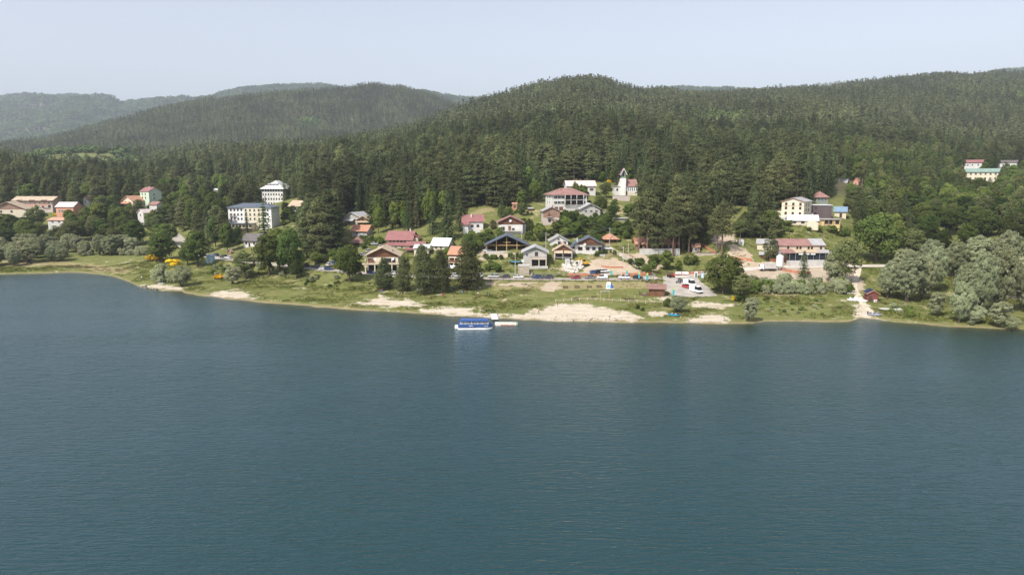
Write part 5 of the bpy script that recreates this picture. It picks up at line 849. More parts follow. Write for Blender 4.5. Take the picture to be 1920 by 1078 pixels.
T('broad', 880, 478, 440, 34, 'dark leafy tree between brown chalet and pavilion', var=3); T('broad', 1125, 405, 367, 28, 'round green tree above the grey gabled house', var=1); T('light', 1078, 360, 341, 22, 'green bush tree before the long pink roof', var=1, Y=384); T('light', 1095, 362, 345, 22, 'second green bush tree before the long pink roof', var=0, Y=384); T('olive', 1135, 370, 340, 30, 'olive garden tree between church and pink roof', var=2, Y=405)
T('broad', 1140, 420, 396, 24, 'green garden tree below the church forecourt', var=2)
for k, (px, b_, t_, w) in enumerate([(1753, 594, 544, 31), (1826, 607, 568, 36), (1872, 614, 562, 42), (1897, 620, 592, 27), (1798, 606, 524, 44), (1820, 610, 600, 14)]):
    T('willow', px, b_, t_, w, ['windswept silvery willow near the long white canoe', 'small pale willow on two stems at the waterline', 'pale willow standing at the water edge', 'outermost little willow with its stem in the water', 'grey green willow rising behind the shore willows', 'tiny willow sapling in the shallows'][k], group='shore willows')
for k, (px, b_, t_, w) in enumerate([(1664, 560, 486, 50), (1700, 566, 466, 60), (1728, 563, 478, 46), (1745, 548, 458, 50), (1690, 532, 462, 50), (1806, 590, 486, 54), (1832, 592, 468, 60), (1868, 588, 456, 62), (1890, 560, 470, 54), (1785, 520, 450, 56), (1826, 520, 436, 60), (1880, 528, 428, 64), (1740, 505, 446, 50), (1922, 585, 480, 56), (1940, 540, 440, 70), (1850, 552, 492, 44)]):
    T('big_willow', px, b_, t_, w, ['first willow of the thicket beside the boat hut, low and wide', 'big willow of the thicket right behind the boat hut', 'willow of the thicket over the long white canoe', 'willow of the thicket at its clearing', 'willow at the back of the thicket behind the boat hut', 'willow leaning to the water left of the widest one', 'widest willow of the thicket near the water', 'tallest pale willow of the thicket at the water', 'willow behind the tallest pale one', 'willow in the second rank above the clearing', 'high willow in the second rank, middle', 'high willow in the second rank, towards the picture edge', 'rearmost willow above the thicket clearing', 'willow cut by the picture edge near the water', 'willow cut by the picture edge further back', 'low willow filling the gap between the big ones'][k], group='willow thicket right')
def zone(kind, poly, n, hr, wr, label, group, seed, sep=.55, keep=True, exact=False):
    """n trees of mixed kinds inside a patch of ground"""
    W_ = [ground(*p, 195) for p in poly]; rr = random.Random(seed); xs = [p[0] for p in W_]; ys = [p[1] for p in W_]; placed = 0
    for _ in range(n * 30):
        if placed >= n: break
        x, y = rr.uniform(min(xs), max(xs)), rr.uniform(min(ys), max(ys))
        if not in_poly(W_, np.array(x), np.array(y)): continue
        k = rr.choice(kind); H = rr.uniform(*hr); W = H * rr.uniform(*wr); z = hz(x, y)
        if any((a - x) ** 2 + (b - y) ** 2 < (sep * (c + W / 2)) ** 2 for a, b, c in ALL_TREES) or near_built(x, y, W * .25) or on_road(x, y, W * .25) or (keep and blocked(x, y, z, H, W)): continue
        p = proj(x, y, z + H / 2); noun = {'fir': 'dark fir', 'pine': 'dark pine', 'tall_pine': 'bare trunked pine', 'broad': 'deep green leafy tree', 'light': 'bright green leafy tree', 'olive': 'olive green loose tree', 'willow': 'silvery grey willow', 'big_willow': 'pale grey green willow', 'bush': 'green garden bush', 'willow_bush': 'grey green willow shrub', 'broom': 'yellow flowering broom', 'brown_fir': 'brownish conifer', 'cedar': 'pale green conifer'}[k]
        set_tree(k, x, y, H, W, size_word(H, *hr) + noun + ' ' + (label if label else beside(p[0], p[1])), group, z=z); placed += 1
zone(['big_willow', 'willow'], [(-60, 504), (60, 500), (150, 481), (250, 478), (250, 466), (120, 466), (-60, 474)], 34, (7, 12), (.8, 1.1), 'in the thicket round the far bay', 'bay willows', 1)
zone(['willow_bush'], [(150, 482), (240, 482), (280, 478), (240, 470), (160, 474)], 12, (3, 5), (1.1, 1.5), 'on the meadow edge of the bay', 'bay shrubs', 2)
zone(['broad', 'broad', 'olive'], [(-60, 472), (240, 462), (330, 462), (330, 430), (240, 426), (60, 428), (-60, 440)], 46, (10, 15), (.75, 1.0), '', 'leafy trees below the hamlet', 3)
zone(['broad', 'broad', 'pine', 'light'], [(120, 424), (330, 426), (330, 396), (150, 402)], 30, (9, 14), (.7, .95), '', 'trees round the hamlet', 4)
zone(['fir', 'pine', 'broad'], [(335, 470), (430, 474), (425, 440), (420, 405), (330, 405), (330, 430)], 26, (13, 20), (.42, .6), '', 'conifers left of the large hotel', 5)
zone(['light', 'broad', 'bush'], [(420, 452), (452, 462), (448, 440), (425, 436)], 6, (4, 7), (.9, 1.1), '', 'garden trees by the white cottage', 6)
zone(['pine', 'pine', 'fir'], [(555, 488), (650, 486), (645, 446), (560, 440)], 22, (20, 27), (.4, .52), 'in the dark stand above the road', 'dark pine stand above the road', 7, .42)
zone(['broad', 'bush', 'light'], [(560, 496), (600, 497), (640, 494), (650, 480), (600, 482)], 9, (3, 6), (1.0, 1.3), 'under the dark pine stand', 'undergrowth below the dark pines', 8)
zone(['fir', 'pine', 'light'], [(690, 440), (860, 448), (880, 432), (860, 412), (690, 410)], 16, (14, 22), (.38, .5), '', 'conifers behind the inn', 9)
zone(['light', 'bush', 'bush', 'broad'], [(860, 470), (900, 470), (1010, 455), (1030, 470), (1180, 455), (1180, 405), (1130, 405), (1000, 420), (920, 440), (860, 440)], 64, (2.2, 5.5), (.9, 1.3), '', 'garden greenery of the village', 10, .5)
zone(['light', 'broad'], [(1000, 450), (1130, 440), (1180, 440), (1180, 405), (1050, 415)], 22, (5, 8), (.75, 1.0), '', 'garden trees of the village', 11, .5)
zone(['bush', 'light'], [(905, 515), (935, 514), (925, 490), (905, 488)], 7, (2, 3.5), (1, 1.3), 'beside the lawn hedge of the grey stone house', 'hedge bushes', 12, .35)
zone(['bush'], [(905, 489), (985, 487), (985, 482), (905, 483)], 9, (1.6, 2.6), (1.1, 1.5), 'in the hedge below the pavilion', 'hedge below the pavilion', 13, .35)
zone(['tall_pine', 'tall_pine', 'pine'], [(1180, 482), (1330, 478), (1325, 440), (1190, 430)], 30, (22, 28), (.40, .50), 'in the pine wood above the kiosk road', 'pine wood above the kiosk road', 14, .36)
zone(['pine', 'fir'], [(1190, 428), (1330, 436), (1440, 425), (1440, 400), (1330, 402), (1190, 408)], 34, (18, 24), (.38, .5), '', 'conifers behind the pine wood', 15, .4)
zone(['light', 'bush', 'broad'], [(1180, 500), (1300, 498), (1330, 488), (1180, 484)], 10, (2, 4.5), (1, 1.3), 'under the pine wood', 'undergrowth of the pine wood', 16)
zone(['olive', 'pine', 'broad'], [(1375, 448), (1460, 448), (1460, 428), (1380, 425)], 12, (7, 12), (.7, .9), '', 'trees left of the restaurant', 17)
zone(['bush', 'light'], [(1460, 446), (1590, 446), (1590, 428), (1460, 428)], 16, (1.8, 4), (1, 1.4), 'on the bank above the restaurant', 'bank bushes above the restaurant', 18)
zone(['olive', 'broad', 'broad', 'light', 'olive'], [(1585, 470), (1700, 492), (1990, 480), (2000, 365), (1800, 368), (1690, 375), (1590, 395)], 95, (11, 16), (.65, .85), '', 'leafy trees of the right hand wood', 19, .42)
zone(['fir', 'pine'], [(1590, 440), (1700, 440), (1720, 385), (1600, 385)], 12, (15, 22), (.42, .5), '', 'conifers among the right hand leafy wood', 20)
zone(['willow_bush', 'willow_bush', 'bush'], [(1408, 551), (1595, 553), (1595, 540), (1500, 541), (1408, 538)], 42, (3.6, 5.2), (.9, 1.2), 'in the long hedge before the building site', 'long willow hedge', 21, .34)
zone(['willow_bush', 'bush'], [(385, 520), (420, 528), (500, 508), (480, 496), (400, 500)], 16, (1.6, 3), (1.1, 1.4), 'on the bank below the lake road', 'bank shrubs', 22, .5)
zone(['willow_bush', 'bush'], [(1660, 592), (1720, 600), (1740, 585), (1680, 575)], 8, (1.5, 3), (1.2, 1.5), 'on the shore by the canoe', 'shore shrubs', 23)
zone(['bush'], [(560, 545), (640, 545), (640, 522), (580, 520)], 9, (.7, 1.5), (1.3, 1.8), 'on the grass bank below the road', 'low weeds on the bank', 24)
zone(['broom', 'broom', 'bush'], [(1040, 352), (1145, 352), (1145, 345), (1040, 343)], 14, (2, 3.5), (1, 1.3), 'above the long pink roof', 'broom above the pink roof', 25, .4, False)
zone(['broom'], [(195, 452), (250, 450), (240, 436), (200, 438)], 8, (1.5, 2.5), (1.1, 1.5), 'between the dark trees of the bay', 'broom by the bay', 26, .5, False)
zone(['broom'], [(90, 407), (110, 407), (110, 400), (90, 400)], 4, (1.5, 2.5), (1.1, 1.4), 'below the salmon pink house', 'broom by the salmon house', 27, .5, False)
zone(['broom'], [(100, 296), (260, 292), (260, 286), (110, 287)], 22, (3, 5), (1.5, 3), 'on the far clearing', 'broom on the far clearing', 28, .4, False)
zone(['bush', 'willow_bush'], [(1420, 560), (1600, 566), (1600, 590), (1430, 592)], 26, (.5, 1.1), (1.5, 2.2), 'in the rough meadow before the hedge', 'low scrub in the rough meadow', 29, .6)

zone(['light', 'bush', 'broad'], [(640, 490), (690, 470), (722, 462), (700, 445), (650, 462)], 16, (2, 4.5), (.9, 1.2), '', 'greenery left of the big chalet', 30, .45)
zone(['light', 'broad', 'bush'], [(770, 500), (840, 505), (870, 505), (880, 480), (850, 470), (800, 488)], 12, (2, 5), (.9, 1.2), '', 'greenery round the brown chalet', 31, .45)
zone(['bush', 'light'], [(1110, 480), (1130, 482), (1160, 478), (1150, 468), (1135, 474)], 6, (1.2, 2.4), (1, 1.4), '', 'bushes round the white chalet', 32, .45)
zone(['bush', 'broad', 'light'], [(1080, 376), (1185, 383), (1185, 396), (1120, 400), (1060, 402)], 14, (2, 4.5), (.9, 1.3), '', 'bushes below the church', 33, .45)
zone(['bush', 'bush', 'light'], [(870, 412), (1030, 408), (1030, 398), (940, 396), (870, 400)], 18, (1.5, 4), (.9, 1.3), '', 'bushes on the dry meadow edge', 34, .45)
zone(['bush', 'willow_bush'], [(420, 512), (560, 526), (640, 536), (640, 522), (560, 508), (500, 500)], 22, (.8, 2.2), (1.1, 1.6), 'on the grass bank beside the lake road', 'bank scrub', 35, .45)
zone(['light', 'broad', 'light'], [(518, 436), (566, 434), (566, 402), (530, 396)], 12, (4, 7.5), (.8, 1.0), 'beside the end wall of the large hotel', 'trees beside the large hotel', 36, .45, False)
zone(['fir', 'pine', 'light'], [(695, 428), (800, 436), (800, 424), (695, 414)], 12, (9, 15), (.42, .55), '', 'trees above the inn', 37, .4)
zone(['light', 'broad', 'olive'], [(100, 300), (270, 298), (270, 288), (110, 290)], 16, (8, 12), (.9, 1.1), 'at the flowering clearing on the saddle', 'trees round the far clearing', 38, .5, False)
zone(['olive', 'broad', 'fir'], [(1583, 404), (1630, 404), (1630, 366), (1588, 366)], 14, (7, 10), (.6, .8), 'on the slope behind the blue roofed cabin', 'trees behind the blue roofed cabin', 39, .4, False)
zone(['olive', 'broad', 'light'], [(1795, 372), (1900, 372), (1900, 358), (1800, 357)], 12, (6, 9), (.8, 1.0), 'at the foot of the green roofed block', 'trees below the green roofed block', 40, .4, False)
# ------------------------------------------------------------------ woods: the largest few hundred trees one by one, the rest as one mass each
def visible_top(x, y, ztop, slack=3.0):
    """is the tip of a tree at (x, y) above the land in front of it"""
    t = np.linspace(0.25, 0.985, 90)[None, :]; X = x[:, None] * t; Y = y[:, None] * t; ok = Y > 125
    zl = CAMZ + (ztop[:, None] - CAMZ) * t; h = np.where(ok, height(X, np.maximum(Y, 125)), -99)
    return (h < zl + slack).all(1)
def jitter_grid(ymin, ymax, s, umax, seed):
    rng = np.random.default_rng(seed); ys = np.arange(ymin, ymax, s); X, Y = [], []
    for k, yy in enumerate(ys):
        xs = np.arange(-umax * yy, umax * yy, s) + (s / 2 if k % 2 else 0); X.append(xs); Y.append(np.full(len(xs), yy))
    X = np.concatenate(X); Y = np.concatenate(Y); return X + rng.uniform(-.42, .42, len(X)) * s, Y + rng.uniform(-.42, .42, len(X)) * s, rng
EDGE = [(-400, 470), (0, 478), (100, 478), (160, 470), (300, 440), (430, 415), (560, 405), (600, 372), (640, 362), (690, 366), (720, 362), (780, 350), (830, 350), (860, 378), (880, 377), (940, 379), (985, 381), (1000, 384), (1030, 402), (1060, 442), (1120, 442), (1185, 432), (1200, 385), (1260, 370), (1395, 357), (1440, 352), (1470, 362), (1530, 372), (1570, 362), (1650, 345), (1760, 345), (1920, 350), (2400, 350)]
def edge(px): return np.interp(px, [e[0] for e in EDGE], [e[1] for e in EDGE])
def scatter(name, label, cat, pts, rot, scl, protos):
    """one mass of trees: points of the land carrying whole trees"""
    me = bpy.data.meshes.new(name); me.vertices.add(len(pts)); me.vertices.foreach_set('co', np.asarray(pts, np.float32).ravel())
    a = me.attributes.new('turn', 'FLOAT_VECTOR', 'POINT'); a.data.foreach_set('vector', np.c_[np.zeros(len(pts)), np.zeros(len(pts)), rot].astype(np.float32).ravel())
    a = me.attributes.new('size', 'FLOAT_VECTOR', 'POINT'); a.data.foreach_set('vector', np.asarray(scl, np.float32).ravel())
    a = me.attributes.new('pick', 'INT', 'POINT'); a.data.foreach_set('value', np.random.default_rng(1).integers(0, len(protos), len(pts)).astype(np.int32))
    ob = link(name, me); ng = bpy.data.node_groups.new(name, 'GeometryNodeTree'); ng.interface.new_socket('Geometry', in_out='INPUT', socket_type='NodeSocketGeometry'); ng.interface.new_socket('Geometry', in_out='OUTPUT', socket_type='NodeSocketGeometry')
    n, l = ng.nodes, ng.links; gi = n.new('NodeGroupInput'); go = n.new('NodeGroupOutput'); ip = n.new('GeometryNodeInstanceOnPoints'); jn = n.new('GeometryNodeJoinGeometry')
    for p in protos:
        oi = n.new('GeometryNodeObjectInfo'); oi.inputs['Object'].default_value = p; oi.inputs['As Instance'].default_value = True; l.new(oi.outputs['Geometry'], jn.inputs[0])
    def na(nm, t): x = n.new('GeometryNodeInputNamedAttribute'); x.data_type = t; x.inputs['Name'].default_value = nm; return x.outputs[0]
    l.new(gi.outputs[0], ip.inputs['Points']); l.new(jn.outputs[0], ip.inputs['Instance']); ip.inputs['Pick Instance'].default_value = True
    l.new(na('pick', 'INT'), ip.inputs['Instance Index']); l.new(na('turn', 'FLOAT_VECTOR'), ip.inputs['Rotation']); l.new(na('size', 'FLOAT_VECTOR'), ip.inputs['Scale']); l.new(ip.outputs[0], go.inputs[0])
    md = ob.modifiers.new('trees', 'NODES'); md.node_group = ng
    return tag(ob, label, cat, kind='stuff')
def joined(key, i):
    """crown and trunk of a prototype as one mesh for the masses"""
    crown, trunk, H, W = PROTO[key][i]
    o1 = bpy.data.objects.new('a', crown); o2 = bpy.data.objects.new('b', trunk)
    nv1 = len(crown.vertices); nv2 = len(trunk.vertices); V = np.zeros((nv1 + nv2, 3), np.float32); b = np.zeros(nv1 * 3, np.float32); crown.vertices.foreach_get('co', b); V[:nv1] = b.reshape(-1, 3); b = np.zeros(nv2 * 3, np.float32); trunk.vertices.foreach_get('co', b); V[nv1:] = b.reshape(-1, 3)
    F1 = np.zeros(len(crown.loops), np.int32); crown.loops.foreach_get('vertex_index', F1); F2 = np.zeros(len(trunk.loops), np.int32); trunk.loops.foreach_get('vertex_index', F2)
    me = mesh_np(key + '_whole', V, np.concatenate([F1.reshape(-1, 4), F2.reshape(-1, 4) + nv1]), crown.materials[0]); me.materials.append(trunk.materials[0])
    mi = np.zeros(len(me.polygons), np.int32); mi[len(F1) // 4:] = 1; me.polygons.foreach_set('material_index', mi)
    t = np.zeros(nv1, np.float32); crown.attributes['tint'].data.foreach_get('value', t); a = me.attributes.new('tint', 'FLOAT', 'POINT'); a.data.foreach_set('value', np.concatenate([t, np.zeros(nv2, np.float32)]))
    cn = np.zeros(len(crown.loops) * 3, np.float32); crown.corner_normals.foreach_get('vector', cn); tn = np.zeros(len(trunk.loops) * 3, np.float32); trunk.corner_normals.foreach_get('vector', tn); me.normals_split_custom_set(np.concatenate([cn, tn]).reshape(-1, 3))
    bpy.data.objects.remove(o1); bpy.data.objects.remove(o2)
    return bpy.data.objects.new(key + '_whole', me), H, W
def far_tree(seed, kind):
    if kind == 'pine': r = proto_pine(seed, 17, 6.4, L_PINEF, base=.12, nclump=16, per=11, leaf=1.45, top=.25)
    elif kind == 'fir': r = proto_fir(seed, 19, 6.0, L_PINEF, whorls=9, nb=5, seg=2, leaf=2.0, base=.08, power=.8)
    else: r = proto_broad(seed, 12, 10, L_FAR, nclump=16, per=12, leaf=1.9, base=.1)
    return r
def plain_obj(pr): return bpy.data.objects.new('tree_mass', pr[0]), pr[2], pr[3]
# ---- what grows where
def wood_kind(px, y, rnd, r2, e):
    if px < 300 and y < 700: return ('pine', 20, 10.5) if rnd < .58 else (('fir', 22, 9.5) if rnd < .78 else ('broad', 15, 11))
    if px < 440 and y < 640: return ('light', 13, 9) if rnd < .4 else (('broad', 14, 9) if rnd < .75 else ('pine', 18, 8))
    if px > 1560 and y < 700:
        if px > 1780 and y > 640: return ('pine', 19, 8)
        return ('olive', 15, 9) if rnd < .34 else (('broad', 14, 9) if rnd < .62 else (('light', 12, 8) if rnd < .76 else ('fir', 18, 7.5)))
    if y < e + 25 and 640 < px < 1150 and rnd < .12: return ('light', 9, 7)
    return ('fir', 23.5, 10.4) if rnd < .45 else (('pine', 20.5, 10.8) if rnd < .91 else (('brown_fir', 21, 8) if r2 < .5 else ('light', 12, 7)))
X, Y, rng = jitter_grid(345, 760, 7.9, 0.84, 31)
PX = 960 + FPX * X / Y * .995; E = edge(PX); ok = Y > E
X, Y, PX, E = X[ok], Y[ok], PX[ok], E[ok]; Zg = height(X, Y); r1 = rng.random(len(X)); r2 = rng.random(len(X)); ok = visible_top(X, Y, Zg + 20)
order = np.argsort(Y); n_con = n_dec = 0; rest = {}
hand = np.array([(a, b, c) for a, b, c in ALL_TREES]) if ALL_TREES else np.zeros((0, 3))
for i in order:
    if not ok[i]: continue
    x, y, z = X[i], Y[i], Zg[i]; k, H, W = wood_kind(PX[i], y, r1[i], r2[i], E[i]); H *= 0.72 + .5 * r2[i]; W *= .8 + .4 * r1[i]
    if len(hand) and (np.hypot(hand[:, 0] - x, hand[:, 1] - y) < hand[:, 2] * .8 + W * .28).any(): continue
    if near_built(x, y, W * .25) or blocked(x, y, z, H, W): continue
    dec = k in ('light', 'broad', 'olive'); p = proj(x, y, z + H * .6)
    if -30 < p[0] < 1950 and ((dec and n_dec < 70 and y < 560) or (not dec and n_con < 270 and y < 540)):
        if dec: n_dec += 1
        else: n_con += 1
        lm = beside(p[0], p[1]); adj = {'fir': 'dark conical fir in the wood', 'pine': 'dark ragged pine in the wood', 'brown_fir': 'brownish conifer in the wood', 'light': 'bright green tree in the wood', 'broad': 'deep green tree in the wood', 'olive': 'olive green poplar in the wood'}[k]
        set_tree(k, x, y, H, W, size_word(r2[i], 0, 1) + adj + ' ' + lm, 'single trees of the wood ' + lm, z=z)
    else: rest.setdefault(k, []).append((x, y, z, H, W))
WL = {'fir': ('fir_wood', 'mass of dark firs on the lower slope', 'wood'), 'pine': ('pine_wood', 'mass of dark pines on the lower slope', 'wood'), 'broad': ('broadleaf_wood', 'deep green leafy wood between the conifers', 'wood'), 'light': ('light_leaf_wood', 'bright green leafy wood between the conifers', 'wood'), 'olive': ('poplar_wood', 'olive green poplar wood beyond the willows', 'wood'), 'brown_fir': ('brown_conifer_wood', 'scattered brownish conifers among the dark ones', 'wood')}
for k, L in rest.items():
    pr = [joined(k, i) for i in range(len(PROTO[k]))]; L = np.array(L); h0 = np.mean([p[1] for p in pr]); w0 = np.mean([p[2] for p in pr])
    scatter(*WL[k], L[:, :3], rng.uniform(0, 6.28, len(L)), np.c_[L[:, 4] / w0, L[:, 4] / w0, L[:, 3] / h0], [p[0] for p in pr])
# ---- the hills
fp = [plain_obj(far_tree(200 + i, 'pine')) for i in range(6)]; ff = [plain_obj(far_tree(220 + i, 'fir')) for i in range(5)]; fb = [plain_obj(far_tree(240 + i, 'broad')) for i in range(5)]
acc = {'pine': [], 'fir': [], 'broad': []}
for (y0, y1, s, seed) in ((760, 1150, 7.8, 41), (1150, 1800, 8.2, 42), (1800, 2720, 9.2, 43)):
    X, Y, rng = jitter_grid(y0, y1, s, 0.82, seed); Zg = height(X, Y); ok = visible_top(X, Y, Zg + 22, 4.0); X, Y, Zg = X[ok], Y[ok], Zg[ok]
    PX = 960 + FPX * X / Y * .995; nz = fbm(X / 130, Y / 130, 77, 3); nz2 = fbm(X / 34, Y / 34, 78, 2); r = rng.random(len(X)); r2 = rng.random(len(X))
    glade = (PX > 45 + 25 * nz2) & (PX < 268 + 25 * nz2) & (Y > 860) & (Y < 1240)            # the flowering clearing on the saddle
    dec = (nz + .35 * nz2 > .82) & (Y < 2000) | (nz2 > 1.22); fir = (~dec) & (nz2 + .5 * r > .35)
    pcl = proj(X, Y, Zg)
    clear = glade & ((r < .62) | (nz2 < .1)); dec = dec & ~glade | glade & ~clear
    for key, m in (('broad', dec & ~clear), ('fir', fir & ~clear & ~dec), ('pine', ~dec & ~fir & ~clear)):
        big = 1.32 + .10 * (s - 7.8); H = (.62 + .72 * r2[m] ** .8); W = (.72 + .55 * r[m]) * big
        if key == 'broad': H *= .95; 
        acc[key].append(np.c_[X[m], Y[m], Zg[m] - .3, W, W, H])
for key, pr, nm in (('pine', fp, ('hill_pine_forest', 'dense pine forest covering the hills behind the village', 'forest')), ('fir', ff, ('hill_fir_forest', 'dark fir stands among the pines on the hills', 'forest')), ('broad', fb, ('hill_leaf_forest', 'pale green leafy patches in the hill forest', 'forest'))):
    A = np.concatenate(acc[key]); scatter(*nm, A[:, :3], rng.uniform(0, 6.28, len(A)), A[:, 3:6], [p[0] for p in pr])
X, Y, rng = jitter_grid(3300, 5750, 17, 0.82, 51); Zg = height(X, Y); ok = visible_top(X, Y, Zg + 14, 5.0); X, Y, Zg = X[ok], Y[ok], Zg[ok]; r = rng.random(len(X))
scatter('far_hill_forest', 'hazy green leafy forest on the farthest hills', 'forest', np.c_[X, Y, Zg - 1], rng.uniform(0, 6.28, len(X)), np.c_[1.7 + .8 * r, 1.7 + .8 * r, 1.0 + .7 * rng.random(len(X))], [p[0] for p in fb])
# ---- rough grass of the shore meadows
def tuft(seed, m):
    rng = np.random.default_rng(seed); n = 26; P = np.c_[rng.normal(size=(n, 2)) * .42, np.abs(rng.normal(size=n)) * .06 + .16]; N = unit(np.c_[rng.normal(size=(n, 2)) * .5, np.ones(n)]); al = unit(np.c_[rng.normal(size=(n, 2)) * .6, np.ones(n)])
    return bpy.data.objects.new('tuft', leaf_mesh('tuft', P, N, .34 + .25 * rng.random(n), .5 + .25 * rng.normal(size=n), m, rng, .3, al, .9))
L_GRASS = leaf_mat('grass_blades', (0.105, 0.135, 0.030), (0.235, 0.230, 0.072), .4, .3); L_STRAW = leaf_mat('grass_straw', (0.16, 0.14, 0.06), (0.30, 0.26, 0.13), .4, .2)
X, Y, rng = jitter_grid(205, 345, 1.55, 0.80, 61); i_ = np.clip(np.searchsorted(U, X / Y) - 1, 0, len(U) - 2); j_ = np.clip(np.searchsorted(YS, Y) - 1, 0, len(YS) - 2)
Zg = height(X, Y); bare = np.maximum(sand[i_, j_], earth[i_, j_]); nz = fbm(X / 9, Y / 5, 91, 3); ok = (Zg > .35) & ((bare < .3) | (rng.random(len(X)) < .05) & (bare < .8)) & (nz > -.25) & ~in_poly(PARK, X, Y) & (rng.random(len(X)) < .75)
for q in ROADPTS: ok &= (X - q[0]) ** 2 + (Y - q[1]) ** 2 > (q[2] / 2 + .8) ** 2
for (cx, cy, rr) in FOOT: ok &= (X - cx) ** 2 + (Y - cy) ** 2 > (rr * 1.1) ** 2
LAWN = [ground(*p, 195) for p in [(1000, 566), (1000, 529), (1210, 529), (1260, 540), (1262, 562), (1210, 572), (1040, 572)]]; lawn = in_poly(LAWN, X, Y)[ok]
X, Y, Zg, nz = X[ok], Y[ok], Zg[ok], nz[ok]; sz = np.where(lawn, .38, 1.0) * (.55 + .9 * np.clip(nz + .2, 0, 1) + .3 * rng.random(len(X))); st = (dry[i_[ok], j_[ok]] + .35 * fbm(X / 16, Y / 7, 95, 2) + .25 * rng.random(len(X))) > .52
for nm, lb, mk, mt in (('meadow_grass', 'rough green grass of the shore meadows', ~st, L_GRASS), ('dry_grass', 'dry straw coloured grass of the shore meadows', st, L_STRAW)):
    scatter(nm, lb, 'grass', np.c_[X[mk], Y[mk], Zg[mk]], rng.uniform(0, 6.28, mk.sum()), np.c_[sz[mk] * 1.25, sz[mk] * 1.25, sz[mk]], [tuft(300 + k, mt) for k in range(4)])
# ------------------------------------------------------------------ the air
HB = (-7600, 7600, -1000, 9700, -15.5, 900)
V = [(x, y, z) for z in HB[4:6] for y in HB[2:4] for x in HB[0:2]]
me = mesh_np('haze', V, [(0, 2, 3, 1), (4, 5, 7, 6), (0, 1, 5, 4), (2, 6, 7, 3), (0, 4, 6, 2), (1, 3, 7, 5)])
hm, hn, hl = new_mat('haze_air'); pv = hn.new('ShaderNodeVolumePrincipled'); pv.inputs['Color'].default_value = (0.78, 0.87, 1.0, 1); pv.inputs['Density'].default_value = 0.000115; pv.inputs['Anisotropy'].default_value = 0.2
ho = hn.new('ShaderNodeOutputMaterial'); hl.new(pv.outputs[0], ho.inputs['Volume']); me.materials.append(hm)
tag(link('haze', me), 'thin pale summer haze over the valley', 'haze', kind='stuff')
# ------------------------------------------------------------------ vehicles
def paint(n, c): return mat('paint_' + n, c, .25, .04, 2, .5)
P_ = dict(white=paint('white', (.72, .72, .72)), silver=paint('silver', (.45, .46, .47)), dark=paint('dark_grey', (.045, .05, .06)), black=paint('black', (.02, .02, .024)), navy=paint('navy', (.03, .055, .14)), blue=paint('blue', (.05, .13, .34)), maroon=paint('maroon', (.22, .02, .035)), red=paint('red', (.42, .03, .025)), grey=paint('grey', (.16, .165, .17)), yellow=paint('yellow', (.66, .36, .03)), teal=paint('teal', (.05, .42, .46)), brightblue=paint('bright_blue', (.03, .30, .55)), boatblue=paint('boat_blue', (.034, .085, .25)), orange=paint('orange', (.70, .20, .06)))
LAMP = mat('lamp_glass', (.6, .6, .58), .15, .05, 3, .6); TAIL = mat('tail_lamp', (.32, .02, .02), .2, .05, 3, .6); TYRE = M['black']; RIM = M['metal']; GLASSC = mat('car_glass', (.02, .024, .028), .08, .1, 3, .6)
def loft(rings):
    n = len(rings[0]); V = [p for r in rings for p in r]; F = [(i * n + j, i * n + (j + 1) % n, (i + 1) * n + (j + 1) % n, (i + 1) * n + j) for i in range(len(rings) - 1) for j in range(n)]
    F += [tuple(range(n)), tuple(range(len(V) - 1, len(V) - n - 1, -1))]; return V, F
